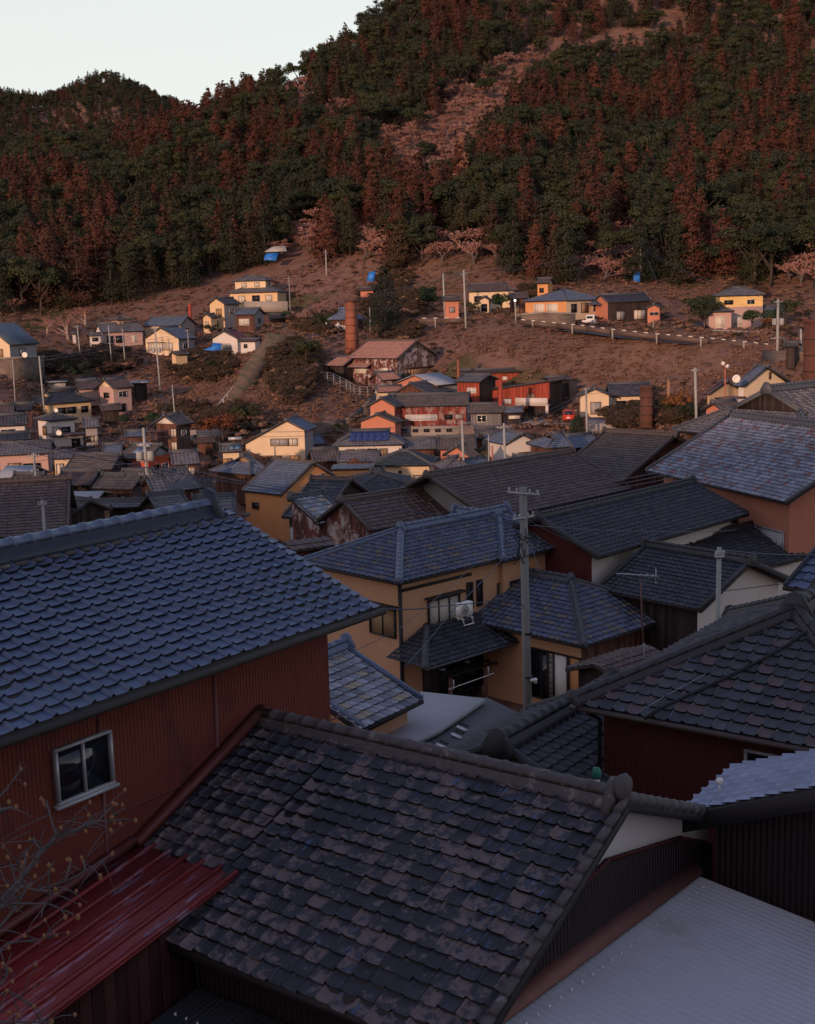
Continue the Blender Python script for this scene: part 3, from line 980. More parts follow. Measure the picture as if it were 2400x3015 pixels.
# --- dark ribbed low roof under the worn tiles
t = thing('shed', 'dark corrugated shed roof with a row of pale fasteners below the worn tile eave', 'shed', A_, R(TH2))
mb = MB()
zd, sl = -1.95, .10
n = 330
xs = np.linspace(1.72, 6.0, n)
for ya, yb in ((-2.95, -6.6),):
    va = [(x, ya, zd + .012 * math.sin(x * 2 * math.pi / .065)) for x in xs]
    vb = [(x, yb, zd + (yb - ya) * sl + .012 * math.sin(x * 2 * math.pi / .065)) for x in xs]
    mb.add(va + vb, [(n + i, n + i + 1, i + 1, i) for i in range(n - 1)], 0)
mb.prism([(1.72, -6.6, zd - 3.65 * sl - .05), (6.0, -6.6, zd - 3.65 * sl - .05), (6.0, -2.95, zd - .05), (1.72, -2.95, zd - .05)], (0, 0, -.05), 0)
for i in range(22):
    x = 1.85 + i * .165
    mb.lathe([(0, .03), (.010, .026), (.013, .01), (.013, -.02)], 6, (x, -3.42, zd - .47 * sl), 1)
ro = mb.obj('roof', ['dark_sheet', 'plastic_white'], t)
mb = MB()
mb.box((3.8, -4.7, (zd - .25 - 4.2) / 2 - .2), (3.9, 3.3, 4.2 + zd - .25))
mb.obj('wall', ['dark_boards'], t)

# --- pale corrugated lean-to
t = thing('lean_to', 'wide pale grey corrugated lean-to roof at the foot of the white gable', 'lean-to', A_, R(TH2))
mb = MB()
qs = np.arange(2.30, -6.2, -.0125)
zq = lambda q, x: -7.23 - A_[2] + (2.19 - q) * .0814 - x * math.tan(R(8)) + 0.020 * np.sin(q * 2 * math.pi / .115)
n = len(qs)
vs = []
xs = (0.02, 1.2, 2.4, 3.6, 4.8, 6.0)
for x in xs:
    vs += [(gx + .06 + x, q, zq(q, x)) for q in qs]
mb.add(vs, [(j * n + i, j * n + i + 1, (j + 1) * n + i + 1, (j + 1) * n + i) for j in range(len(xs) - 1) for i in range(n - 1)])
NF = len(mb.f)
rr = random.Random(3)
for q in np.arange(2.0, -4.0, -.225):
    mb.lathe([(0, .022), (.012, .018), (.018, 0)], 6, (gx + .30, q, zq(q, .24) + .008), 1)
for i in range(60):
    q, x = rr.uniform(-4, 2), rr.uniform(.4, 5)
    mb.box((gx + x, q, zq(q, x - .06) + .012), (rr.uniform(.006, .02), rr.uniform(.006, .016), .006), 1)
PALE = mb.obj('roof', ['pale_corrugated', 'plastic_white'], t)
mb = MB()
f0 = lambda q: -7.23 - A_[2] + (2.19 - q) * .0814 + .02
mb.prism([(gx + .055, 2.30, f0(2.3) + .16), (gx + .055, -4.0, f0(-4.0) + .16), (gx + .17, -4.0, f0(-4.0) + .015), (gx + .17, 2.30, f0(2.3) + .015)], (0, 0, .02))
mb.obj('flashing', ['flashing_rust'], t)
for x, q in ((6.0, 2.2), (6.0, -2.5), (6.0, -6.0), (3.0, -6.0), (3, 2.2)):
    mb = MB()
    mb.tube([(gx + x, q, -4.4), (gx + x, q, zq(q, x) - .06)], .05, 8)
    mb.obj('post', ['steel'], t)

# --- silver roof that falls away from the camera, bottom right
h = house('tiled_house', 'house with a clean silvery roof, dark fascia and dark wall', (2160, 2265), 0, -126.3, (2006, 2474), 6.0, 3.2, 22, z=-6.35, roof='silver_sheet', wall='dark_ribbed', ridge='ridge_grey', e=.35, g=.28, lod=0, tw=.23, te=.19, caps=False)
L_ = h['dims'][0]
mb = MB()
for x in (L_ / 2 + .02, -L_ / 2 - .07):
    mb.prism([(x, -3.0, 3.2 - .26), (x, 0, 3.2 + 3 * math.tan(R(22)) - .26), (x, 0, 3.2 + 3 * math.tan(R(22)) - .02), (x, -3.0, 3.2 - .02)], (.05, 0, 0))
mb.obj('fascia', ['dark_timber'], h)
mb = MB()
mb.tube([(L_ / 2 - .12, -3.05, 3.17), (L_ / 2 - .0, -3.1, 3.12), (L_ / 2 + .1, -3.05, 3.0), (L_ / 2 + .16, -2.98, 2.86)], .05, 10)
mb.obj('gutter_end', ['pale_green_pipe'], h)

# --- dark maroon house on the right
h = house('tiled_house', 'dark maroon boarded house with large hipped roof of slate grey tiles', (1684, 2072), 0, TH1, 7.0, 5.7, 3.6, 25, z=-6.8, corner='bl', kl=1, kr=1, roof='slate_grey_tile', wall='maroon_ribbed', e=.4, g=.4, lod=0, tw=.25, te=.235, ridge='ridge_dark', hx=1.35, gut=False,
          wins=[('L', 3.15, 2.1, 1.25, 1.15, W_(frame='aluminium', panes=2)), ('L', 4.45, 2.1, 1.25, 1.15, W_(frame='aluminium', panes=2))])
RD = h
mb = MB()
mb.tube([(-3.56, 2.85, 3.56), (-3.56, -2.85, 3.56)], .05, 8)
mb.obj('gutter', ['bronze_frame'], h)
mb = MB()
mb.tube([(-3.5, 2.55, 3.5), (-3.2, 2.48, 3.3), (-3.15, 2.48, .2)], .04, 8)
mb.obj('rain_pipe', ['dark_timber'], h)
h = house('tiled_house', 'low wing with black tile gable roof below the dark maroon house', (1468, 2203), 0, TH1, 4.2, 3.8, 2.2, 24, z=-7.5, corner='rl', roof='black_tile', wall='dark_boards', e=.3, g=.3, lod=0, tw=.23, te=.21, ridge='ridge_dark', hx=1.3)

# --- small mixed grey roof and flat roofs between
house('tiled_house', 'small house with patchwork grey tiles beside the red wall corner', (1062, 2152), 0, 56, (1248, 2036), 4.4, 2.4, 24, z=-9.0, roof='mixed_grey_tile', wall='ochre_plaster', ridge='ridge_blue', lod=0, tw=.24, te=.21, e=.3, g=.25, hx=1.1)
t = thing('flat_roofed_shed', 'low shed with flat pale grey roof sheeting beyond the worn tile ridge', 'shed', PZ(1250, 2120, -10.6))
o_ = np.array(t.location)
mb = MB()
pl = [PZ(x, y, -9.55) - o_ for x, y in ((1052, 2158), (1160, 2215), (1290, 2150), (1428, 2056), (1240, 2036))]
mb.prism(pl, (0, 0, -.12))
mb.obj('roof', ['grey_membrane'], t)
mb = MB()
pl = [PZ(x, y, -9.70) - o_ for x, y in ((1150, 2222), (1260, 2280), (1330, 2235), (1540, 2105), (1432, 2052), (1290, 2150))]
mb.prism(pl, (0, 0, -.12))
ro = mb.obj('lower_roof', ['dark_membrane'], t)
for x, y in ((1264, 2220), (1300, 2190), (1345, 2160), (1360, 2138)):
    a = PZ(x - 14, y + 2, -9.66) - o_
    b = PZ(x + 12, y + 13, -9.66) - o_
    mb = MB()
    mb.tube([a, b], .045, 4)
    mb.obj('bracket', ['plastic_white'], ro)
    q_ = [PZ(x + dx, y + dy, -9.695) - o_ for dx, dy in ((-6, -7), (18, 3), (22, -2), (0, -12))]
    mb = MB()
    mb.prism(q_, (0, 0, .012))
    mb.obj('opening', ['dark_timber'], ro)
mb = MB()
pl = [PZ(x, y, -9.8) - o_ for x, y in ((1062, 2160), (1165, 2225), (1262, 2270), (1520, 2103), (1428, 2060), (1240, 2042))]
mb.prism(pl, (0, 0, -3.5))
mb.obj('wall', ['ochre_plaster'], t)

# ================================================================ MIDDLE BLOCK
def lean_roof(h, x0, x1, y, depth, ztop, pitch=22, roof='black_tile', lh=0, rh_=0, lod=1, ridge='ridge_grey', name='porch_roof', tw=.26, te=.22):
    """a skirt roof against the front wall, hipped at the ends when lh / rh_ are set"""
    tn = math.tan(R(pitch))
    S = depth / math.cos(R(pitch))
    mb = MB()
    O = (x0, y - depth, ztop - depth * tn)
    slope(mb, O, (1, 0, 0), (0, math.cos(R(pitch)), math.sin(R(pitch))), x1 - x0, S, tw, te, lod, l1=lh * depth / S, r1=rh_ * depth / S)
    mb.prism([(x0, y - depth, ztop - depth * tn - .012), (x1, y - depth, ztop - depth * tn - .012), (x1 - rh_ * depth, y, ztop - .012), (x0 + lh * depth, y, ztop - .012)], (0, 0, -.08), 1)
    if lh:
        S2 = math.hypot(lh * depth, depth * tn)
        slope(mb, (x0, y, ztop - depth * tn), (0, -1, 0), (lh * depth / S2, 0, depth * tn / S2), depth, S2, tw, te, lod, r1=depth / S2)
    o = mb.obj(name, [roof, 'dark_timber'], h)
    cb = MB()
    if lh:
        ridge_cap(cb, (x0 + lh * depth, y - .05, ztop), (x0 + .05, y - depth + .05, ztop - depth * tn + .03), .2, .11, lod=1, ends=(0, .8))
    cb.tube([(x0, y - depth - .03, ztop - depth * tn - .04), (x1, y - depth - .03, ztop - depth * tn - .04)], .045, 6)
    cb.obj('ridge', [ridge, ridge], o)
    return o


OW = W_(frame='dark_timber')
h = house('tiled_house', 'two storey ochre house with hipped blue grey tile roof behind the tall pole', (1174, 1716), 0, 43.5, 8.2, 5.2, 4.7, 23, z=-9.0, kl=1, kr=0, roof='blue_grey_tile', wall='ochre_plaster', ridge='ridge_blue', e=.45, g=.45, lod=1, tw=.25, te=.22, hx=1.1,
          wins=[('F', 2.05, 2.75, 1.55, .95, W_(frame='dark_timber', pane='curtain_pale', panes=3, hood=True)), ('F', 3.35, 3.05, .28, .95, OW), ('F', 3.85, 3.05, .28, .95, OW), ('F', 5.2, 2.9, .8, .8, OW),
                ('L', 3.45, 2.6, 1.3, 1.0, W_(frame='dark_timber', pane='shutter_wood', panes=2, hood=True)), ('L', 1.6, .7, 1.2, .9, OW), ('F', .9, .4, 1.2, 1.6, OW)])
M = h
lean_roof(h, -4.35, 1.45, -2.15, 1.85, 2.86, 22, lh=1)
lean_roof(h, 1.5, 3.9, -2.15, 2.3, 2.1, 17, name='entrance_roof')
for x in (-2.9, -1.2, .4, 1.5, 3.7):
    mb = MB()
    mb.box((x, -3.7 if x < 1.4 else -4.2, .55), (.1, .1, 1.7))
    mb.obj('post', ['brown_boards'], h)
mb = MB()
mb.box((-.5, -3.0, 1.15), (3.4, .06, .06))
mb.box((-.5, -2.6, 1.15), (3.4, .06, .06))
for i in range(6):
    mb.box((-2.1 + i * .65, -2.75, 1.2), (.05, 1.1, .05))
mb.obj('pergola', ['dark_timber'], h)
mb = MB()                                            # dark boards below the eaves and at the corners
for x in (-3.66,):
    mb.box((x, -2.17, 2.3), (.1, .1, 4.5))
mb.box((-1.9, -2.17, 2.45), (3.4, .06, .08))
mb.box((-1.9, -2.17, 4.28), (3.4, .06, .10))
mb.obj('timber_trim', ['dark_timber'], h)
mb = MB()
mb.box((-.55, -2.2, .85), (4.3, .08, 2.1))
mb.obj('dark_panelling', ['dark_boards'], h)
for x in (-1.6, -.3, 1.0):
    window(h, (0, -2.245, 0), (1, 0, 0), (0, -1, 0), x, .15, 1.0, 1.5, frame='dark_timber', panes=2)
W2 = house('house_wing', 'hipped wing of the ochre house, jutting out just behind the pole', (1483, 1650), 0, -46.5, 4.6, 4.7, 4.5, 23, z=-9.02, corner='fr', kl=0, kr=1, roof='blue_grey_tile', wall='ochre_plaster', ridge='ridge_blue', e=.45, g=.45, lod=1, tw=.25, te=.22, hx=1.1, cat='house wing',
           wins=[('R', 1.1, 2.75, 1.5, .8, W_(frame='dark_timber', panes=3)), ('R', 3.2, 2.75, .9, .8, OW)])
LW = house('tiled_house', 'single storey ochre house with pyramid like blue grey roof right of the pole', (1719, 1903), 0, -46.5, 5.6, 5.7, 2.5, 24, z=-11.1, corner='fr', kl=0, kr=1, roof='blue_grey_tile', wall='ochre_plaster', ridge='ridge_grey', e=.5, g=.5, lod=1, tw=.26, te=.23, hx=1.15,
           wins=[('F', 2.9, .15, 1.15, 1.75, W_(frame='dark_timber', pane='glass_dark', panes=2)), ('F', 3.62, .15, .9, 1.75, W_(frame='dark_timber', pane='white_paint', panes=1)), ('F', 4.35, .15, .55, 1.75, W_(frame='dark_timber', pane='orange_plaster', panes=1)), ('R', 1.5, .9, .9, .8, OW)], wr='brown_boards')
house('tiled_house', 'house with black tile roof and white right gable behind the thin grey post', (2066, 1797), 0, -50, (1752, 1716), 5.6, 2.6, 23, z=-10.2, corner='fr', roof='black_tile', wall='dark_boards', wl='maroon_ribbed', wr='white_plaster', ridge='ridge_dark', e=.45, g=.5, lod=1, tw=.25, te=.22, hx=1.1)
house('long_house', 'long row house under a straight black tile roof with white walls', (1760, 1640), 0, 46.8, (2207, 1513), 5.4, 3.2, 23, z=-9.0, roof='black_tile', wall='white_plaster', wl='maroon_ribbed', ridge='ridge_dark', e=.6, g=.5, lod=1, tw=.25, te=.22,
      wins=[('F', .58, 1.5, 1.5, 1.0, OW), ('F', .80, 1.5, 1.5, 1.0, OW), ('F', .30, 1.5, 1.3, 1.0, OW)])
house('tiled_house', 'low black tiled outbuilding between the long roof and the salmon wall', (2185, 1690), 0, 40, 5.5, 3.4, 2.2, 18, z=-10.6, rp=.85, roof='black_tile', wall='white_plaster', ridge='ridge_dark', e=.25, g=.2, lod=1, tw=.25, te=.22)
house('tiled_house', 'blue tiled roof corner peeping out at the right edge', (2304, 1726), 30, -48, 4.5, 4.0, 2.5, 26, roof='blue_glazed_tile', wall='salmon_plaster', ridge='ridge_navy', e=.4, g=.4, lod=1)

# --- big pale roof on the right and its gabled ridge
R1 = house('large_house', 'large salmon walled house under the widest pale mottled tile roof', (2320, 1480), 0, -71, (1900, 1386), 9.5, 5.2, 27, z=-8.2, corner='fr', kl=0, kr=0, roof='pale_mixed_tile', wall='salmon_plaster', ridge='ridge_grey', e=.6, g=.7, lod=1, tw=.27, te=.235, hx=1.3,
           wins=[('F', .2, 3.6, 1.2, .8, OW), ('F', .55, 3.6, 1.6, .8, OW), ('F', .87, 2.7, 2.0, 1.1, W_(frame='steel', pane='glass_frosted', panes=4, sill=True))])
house('tiled_house', 'house with ornate grey gabled roof rising behind the widest pale roof', (2178, 1158), 64, 38, 11.0, 8.6, 4.0, 27, kl=.52, kr=.4, corner='rl', roof='grey_tile', wall='brown_boards', ridge='ridge_grey', e=.5, g=.6, lod=1, tw=.27, te=.24, hx=1.6, gable='dark_boards')
h = house('tiled_house', 'brown tiled house with plaster left gable behind the ochre house', (1440, 1530), 0, 45.5, (1862, 1440), 7.6, 3.6, 24, z=-9.6, roof='brown_tile', wall='white_plaster', wl='grey_plaster', ridge='ridge_brown', e=.5, g=1.0, lod=1, tw=.28, te=.25)
house('tiled_house', 'broad dull brown roof sloping towards the left behind the brown tiled house', (1780, 1270), 70, -44, (1992, 1305), 10.0, 3.6, 21, corner='rl', roof='dull_brown_tile', wall='brown_boards', ridge='ridge_brown', kr=0, e=.5, g=.5, lod=1, tw=.28, te=.25)
h = house('barn', 'rusty patched barn with brown lattice tile roof and open timber gable', c6(1045, 778), 55, 40, c6(1600, 620), 4.0, 3.2, 30, roof='brown_tile', wall='rust_boards', ridge='ridge_brown', e=.25, g=.35, lod=1, tw=.28, te=.25)
house('tiled_house', 'slate roofed dark house with a white railed balcony below the orange building', c6(490, 690), 70, -24, c6(755, 708), 7.5, 3.4, 24, roof='slate_grey_tile', wall='dark_boards', ridge='ridge_brown', e=.35, g=.3, lod=1,
      wins=[('F', .42, .9, 1.5, 1.9, W_(frame='aluminium', pane='curtain_pale', panes=2)), ('F', .85, .8, .7, 1.6, OW)])
house('tiled_house', 'house with low hipped slate blue roof right of the orange building', c6(880, 562), 76, 12, c6(1440, 535), 6.4, 3.0, 18, kl=1, kr=1, roof='slate_grey_tile', wall='dark_boards', ridge='ridge_grey', e=.4, g=.4, lod=1, tw=.3, te=.26)
house('shed', 'little grey roofed lean-to at the end of the rusty barn', c6(722, 735), 60, 42, c6(930, 620), 2.4, 2.6, 26, rp=.9, roof='mixed_grey_tile', wall='rust_boards', e=.15, g=.15, lod=1, cat='shed')
house('tiled_house', 'low brown roof squeezed between blue tiles and rusty barn', c6(560, 905), 52, 30, c6(830, 840), 1.5, 2.4, 20, caps=False, roof='brown_tile', wall='brown_boards', e=.3, g=.3, lod=1)

house('tiled_house', 'low purplish brown roof under the television aerial mast', (1840, 2012), 31, 42, 2.4, 2.0, 2.2, 17, caps=False, roof='brown_tile', wall='dark_boards', ridge='ridge_brown', e=.25, g=.25, lod=1, tw=.25, te=.22, rh=.08)

# ================================================================ FAR HOUSES (across the valley, row by row)
BZ = W_(frame='bronze_frame')
AL = W_(frame='aluminium')
WH = W_(frame='white_paint', pane='curtain_pale')
SH = W_(frame='bronze_frame', pane='shutter_grey')
SW = W_(frame='bronze_frame', pane='shutter_wood')
CU = W_(frame='bronze_frame', pane='curtain_pale')


def far(name, label, at, d, th, L, W, hw, pitch=24, **kw):
    kw.setdefault('e', .35)
    kw.setdefault('g', .3)
    return house(name, label, at, d, th, L, W, hw, pitch, **kw)


# --- left hillside cluster
far('warehouse', 'warehouse under a tall dark blue sheet roof at the left edge', c1(65, 570), 165, 70, c1(250, 556), 7.6, 2.0, 36, sheet=True, roof='navy_sheet', wall='grey_plaster', wl='cream_plaster', cat='warehouse', wins=[('F', .45, .5, 1.2, 1.0, SH), ('L', .3, .4, 1.3, 1.1, SW), ('L', .75, .4, 1.3, 1.1, SW)])  # dark eave wall and lit gable: light put into the wall colours
far('farmhouse', 'long grey roofed house with a pink upper room on its roof', c1(638, 490), 200, 26, c1(915, 482), 5.2, 2.1, 27, roof='grey_tile', wall='pink_plaster', wl='white_plaster', wins=[('F', .18, .3, 1.2, 1.2, AL), ('F', .42, .3, 1.3, 1.2, BZ), ('F', .78, .4, .8, 1.0, WH)])
far('house_wing', 'small pink upper room rising out of the long grey roof', c1(737, 412), 203, 38, 2.9, 2.9, 2.6, 20, kl=1, kr=1, roof='dull_brown_tile', wall='pink_plaster', cat='house wing', wins=[('L', .5, 1.7, .6, .5, BZ), ('F', .5, 1.5, 1.4, .8, SW)])
far('house_wing', 'white lean-to wing at the left end of the long grey roof', c1(560, 512), 198, 20, 2.0, 1.8, 1.3, 20, roof='grey_tile', wall='white_plaster', cat='house wing', wins=[('F', .5, .4, .9, .6, BZ)])
far('shed', 'tiny white walled shed left of the long grey roofed house', c1(452, 500), 201, 25, 1.0, 1.2, 1.6, 12, roof='grey_tile', wall='white_plaster', cat='shed')
far('farmhouse', 'house with plain pale blue roof and grey right gable', c1(900, 450), 207, -20, c1(1142, 447), 5.4, 2.6, 26, roof='steel_blue_tile', wall='yellow_plaster', wr='grey_plaster', wins=[('R', .45, 1.3, 1.4, .8, AL)])
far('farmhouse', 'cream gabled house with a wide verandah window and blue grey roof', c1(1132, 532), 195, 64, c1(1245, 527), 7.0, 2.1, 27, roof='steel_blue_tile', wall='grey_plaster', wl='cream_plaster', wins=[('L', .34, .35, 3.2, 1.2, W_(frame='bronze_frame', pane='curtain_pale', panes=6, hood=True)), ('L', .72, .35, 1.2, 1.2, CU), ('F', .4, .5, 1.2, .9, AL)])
far('two_storey_house', 'tall yellow gabled house with dark blue grey roof', c1(1418, 312), 212, 60, c1(1527, 298), 3.7, 4.3, 29, roof='slate_grey_tile', wall='grey_plaster', wl='yellow_plaster', wins=[('L', .62, 2.2, 1.2, 1.4, SW), ('F', .5, 2.6, 1.3, .9, AL), ('L', .4, .4, .8, 1.2, BZ)])  # right wall's shade put into its grey colour, beside the lit gable
far('house_wing', 'little yellow gabled porch left of the tall yellow house', c1(1335, 398), 209, 60, 2.2, 2.3, 2.0, 28, roof='slate_grey_tile', wall='yellow_plaster', cat='house wing', wins=[('L', .5, .6, .6, .8, CU)])
far('farmhouse', 'grey blue roofed house on a deck right of the tall yellow house', c1(1470, 380), 205, -18, c1(1612, 382), 4.2, 2.2, 24, roof='steel_blue_tile', wall='brown_boards', wr='grey_plaster', wins=[('F', .45, .4, 2.0, 1.2, CU), ('R', .5, .8, .8, .8, BZ)])
far('farmhouse', 'lower storey of the topmost hillside house with grey hipped skirt roof', c2(150, 243), 221, -14, c2(470, 242), 5.2, 1.9, 22, kl=1, kr=1, roof='grey_tile', wall='yellow_plaster', wins=[('F', .25, .2, 1.2, 1.2, CU), ('F', .55, .3, 1.4, 1.1, BZ), ('F', .82, .3, 1.2, 1.1, CU)])
far('house_wing', 'upper storey of the topmost hillside house with hipped grey roof', c2(182, 168), 222.5, -14, c2(395, 168), 3.8, 2.6, 23, kl=1, kr=1, roof='grey_tile', wall='cream_plaster', cat='house wing', wins=[('F', .3, 1.5, .9, .8, CU), ('F', .72, 1.5, .9, .8, CU), ('R', .5, 1.5, 1.2, .8, AL)])
far('farmhouse', 'white gabled house with maroon roof beside a blue tarp', c1(1503, 532), 190, 60, c1(1585, 522), 5.4, 2.3, 24, roof='maroon_tile', wall='white_plaster', wins=[('L', .55, .8, 1.6, .8, CU), ('F', .4, .9, .8, .8, BZ)])
far('house_wing', 'white wing with rusty brown roof right of the maroon roof', c1(1500, 548), 186, -22, 3.0, 2.2, 1.7, 16, roof='brown_tile', wall='white_plaster', cat='house wing', wins=[('F', .35, .7, .6, .6, BZ)])
far('shed', 'narrow yellow fronted shed on the slope below the cream gabled house', c1(1106, 632), 180, 42, 2.5, 1.7, 2.6, 22, roof='dull_brown_tile', wall='yellow_plaster', cat='shed')
far('hut', 'brown open hut below the topmost hillside house', c2(415, 403), 214, 8, c2(548, 398), 3.0, 1.5, 26, roof='dull_brown_tile', wall='brown_boards', cat='hut', wins=[('F', .45, .1, .5, 1.0, BZ), ('F', .72, .1, .5, 1.0, BZ)])
far('shrine', 'small shrine with flared blue grey roof behind the red chimney', c2(785, 412), 190, -12, 4.6, 4.4, 2.4, 36, kl=.55, kr=.55, roof='steel_blue_tile', wall='brown_boards', ridge='ridge_blue', cat='shrine', hx=1.3, wins=[('F', .5, .3, 1.4, 1.3, CU)])
far('hut', 'orange walled hut half hidden by the dark spruce', c2(978, 226), 214, 0, c2(1080, 222), 2.4, 2.0, 20, roof='brown_tile', wall='salmon_plaster', cat='hut')

# --- left lower village
far('carport', 'pale blue flat carport roof above the black roofed yellow house', c1(283, 808), 168, 12, c1(425, 803), 2.4, 1.3, 6, sheet=True, roof='pale_sheet', wall='grey_plaster', cat='carport', wins=[('F', .55, .1, 1.3, .9, WH)])
far('shed', 'shed with shiny pale roof between carport and pink house', c1(470, 800), 172, 8, c1(600, 790), 3.0, 1.2, 10, sheet=True, roof='pale_sheet', wall='white_plaster', cat='shed')
far('shelter', 'pale sheet shelter roof on posts right of the pink house', c1(822, 812), 160, 10, c1(940, 796), 2.6, 1.6, 8, sheet=True, roof='pale_sheet', wall='dark_boards', cat='shelter')
far('two_storey_house', 'pink two storey house with brown tiled roof and cream gable', c1(712, 843), 155, 46, c1(850, 826), 3.8, 3.3, 28, roof='brown_tile', wall='pink_plaster', gpan='cream_plaster', wins=[('F', .5, 2.1, 1.2, .7, AL), ('L', .5, 2.0, 1.2, .7, BZ), ('F', .4, .3, 1.2, 1.0, BZ)])
far('house_wing', 'low brown roofed wing left of the pink two storey house', c1(492, 850), 158, 20, c1(640, 846), 4.2, 1.6, 24, roof='brown_tile', wall='pink_plaster', cat='house wing')
far('two_storey_house', 'yellow house with sweeping black gabled hip roof', c1(275, 944), 150, 40, c1(612, 897), 5.4, 2.9, 25, kl=.55, kr=.55, roof='black_tile', wall='yellow_plaster', ridge='ridge_dark', hx=1.5, e=.5, g=.6, wins=[('F', .32, 1.5, 1.2, .8, BZ), ('F', .55, 1.5, 1.2, .8, BZ), ('F', .85, 1.5, .9, .8, BZ)])
far('two_storey_house', 'white two storey house with hipped slate roof and roof terrace', c5(312, 192), 135, 40, c5(492, 172), 3.9, 2.6, 20, kl=1, kr=1, roof='slate_grey_tile', wall='white_plaster', e=.3, g=.3, wins=[('L', .5, .9, 1.0, 1.0, SW), ('F', .2, .7, .8, 1.2, CU), ('F', .6, .8, 1.1, 1.0, BZ)])
far('house_wing', 'white ground floor wing with balcony deck below the hipped slate roof', c5(315, 290), 132, 20, c5(545, 268), 3.0, 1.6, 2, sheet=True, roof='rust_sheet', wall='white_plaster', cat='house wing', wins=[('F', .75, .1, .9, 1.1, BZ)])
far('two_storey_house', 'white walled house with purple grey roof at the left edge', c5(-60, 226), 126, 15, c5(172, 206), 4.2, 2.2, 24, roof='slate_grey_tile', wall='white_plaster', wins=[('F', .45, 1.2, 1.4, .6, AL)])
far('house_wing', 'lower white wing with dark roof strip at the left edge', c5(-60, 318), 122, 15, c5(195, 292), 3.0, 1.6, 20, roof='black_tile', wall='white_plaster', cat='house wing', wins=[('F', .5, .7, .9, .5, BZ)])
far('two_storey_house', 'pale pink house with broad flat grey roof', c5(-30, 410), 116, 9, c5(318, 384), 5.2, 2.3, 18, roof='grey_tile', wall='pink_plaster', wins=[('F', .30, .8, 1.2, .7, SW), ('F', .66, .8, 1.6, .6, BZ)])
far('house_wing', 'cream extension at the right end of the broad grey roof', c5(320, 432), 113, 12, c5(470, 410), 3.4, 2.0, 14, roof='grey_tile', wall='cream_plaster', cat='house wing', wins=[('F', .3, .3, .7, 1.2, CU)])
far('two_storey_house', 'brown boarded house with white gable top and two small balconies', c5(1118, 218), 122, 56, c5(1228, 182), 3.4, 2.9, 27, roof='slate_grey_tile', wall='dark_boards', wl='brown_boards', gpan='white_plaster', wins=[('L', .84, 1.7, .8, .8, CU), ('L', .84, .4, .8, .8, CU), ('F', .5, 1.8, .7, .5, AL)])
far('shed', 'low shed with blue grey roof left of the brown boarded house', c5(785, 292), 119, 6, c5(922, 284), 2.2, 1.2, 20, roof='steel_blue_tile', wall='brown_boards', cat='shed')
RED = far('two_storey_house', 'bright red walled house with grey gable and a solar water heater', c5(745, 424), 112, -28, c5(936, 428), 4.0, 2.9, 27, roof='dull_brown_tile', wall='red_plaster', gpanr='grey_plaster', wins=[('F', .28, 1.6, .8, .5, AL), ('F', .68, 1.6, .7, .5, AL), ('R', .3, 1.5, 1.0, .7, BZ), ('R', .68, 1.5, 1.0, .7, AL)])
far('house_wing', 'dusty rose skirt roof below the bright red house', c5(705, 535), 108, -24, c5(925, 552), 2.2, 1.4, 18, roof='maroon_tile', wall='cream_plaster', cat='house wing')
far('house_wing', 'orange brown lean-to wing below the red house gable', c5(925, 545), 108, 20, 2.0, 2.0, 1.2, 15, roof='grey_tile', wall='yellow_plaster', cat='house wing', wins=[('F', .4, .4, .4, .6, CU)])
far('tiled_house', 'house with plain dark brown roof left of the bright red house', c5(400, 498), 108, -11, c5(706, 506), 4.4, 1.4, 25, roof='dull_brown_tile', wall='dark_boards')
far('tiled_house', 'low dark brown roof in front of the plain brown roofed house', c5(325, 598), 97, -9, c5(572, 597), 4.2, 1.2, 22, roof='brown_tile', wall='dark_boards')
far('tiled_house', 'brown roofed cottage with whitish right gable below the red house', c5(578, 618), 92, -20, c5(838, 626), 3.2, 1.4, 27, roof='dull_brown_tile', wall='brown_boards', wr='grey_plaster', wins=[('F', .7, .4, .7, .6, BZ)])
far('tiled_house', 'pale grey sheet roofed house near the left edge above a utility pole', c5(-40, 560), 101, -12, c5(152, 552), 4.4, 1.5, 20, sheet=True, roof='pale_sheet', wall='grey_plaster')
far('tiled_house', 'brown roof with a white end wall left of the grey flat roof', c5(18, 608), 93, -14, c5(206, 612), 3.6, 1.3, 22, roof='dull_brown_tile', wall='salmon_plaster', wr='white_plaster')
far('tiled_house', 'low roof with a small blue skylight at the left edge', c5(-50, 700), 84, -6, c5(170, 690), 3.2, 1.2, 16, roof='brown_tile', wall='salmon_plaster')
far('shed', 'shed with flat grey roof carrying a row of blue pots', c5(262, 704), 84, -4, c5(610, 706), 3.6, 1.2, 12, sheet=True, roof='grey_membrane', wall='dark_boards', cat='shed')
far('long_shed', 'long low grey tiled shed open to the front with stacked firewood', c5(545, 742), 78, -3, c5(920, 735), 1.6, 1.6, 20, roof='grey_tile', wall='dark_boards', cat='shed')
far('tiled_house', 'large plain dark brown roof just above the blue tiled ridge', c5(440, 900), 62, 12, 8.5, 9.0, 2.2, 26, corner='fr', roof='brown_tile', wall='dark_boards', ridge='ridge_brown', lod=1, tw=.3, te=.27)
far('shed', 'small brown gabled shed right of the large plain brown roof', c5(440, 797), 70, -42, c5(310, 765), 2.9, 1.3, 26, corner='fr', roof='brown_tile', wall='dark_boards', cat='shed')
far('tiled_house', 'grey tiled gable roof peeking over the blue ridge', c5(1003, 778), 74, 30, c5(1228, 724), 3.8, 1.6, 25, roof='grey_tile', wall='dark_boards', lod=1, tw=.3, te=.27)
far('tiled_house', 'weathered grey roof between red house and orange building', c5(1062, 640), 88, 38, c5(1290, 536), 5.0, 1.5, 25, roof='grey_tile', wall='brown_boards', lod=1, tw=.3, te=.27)
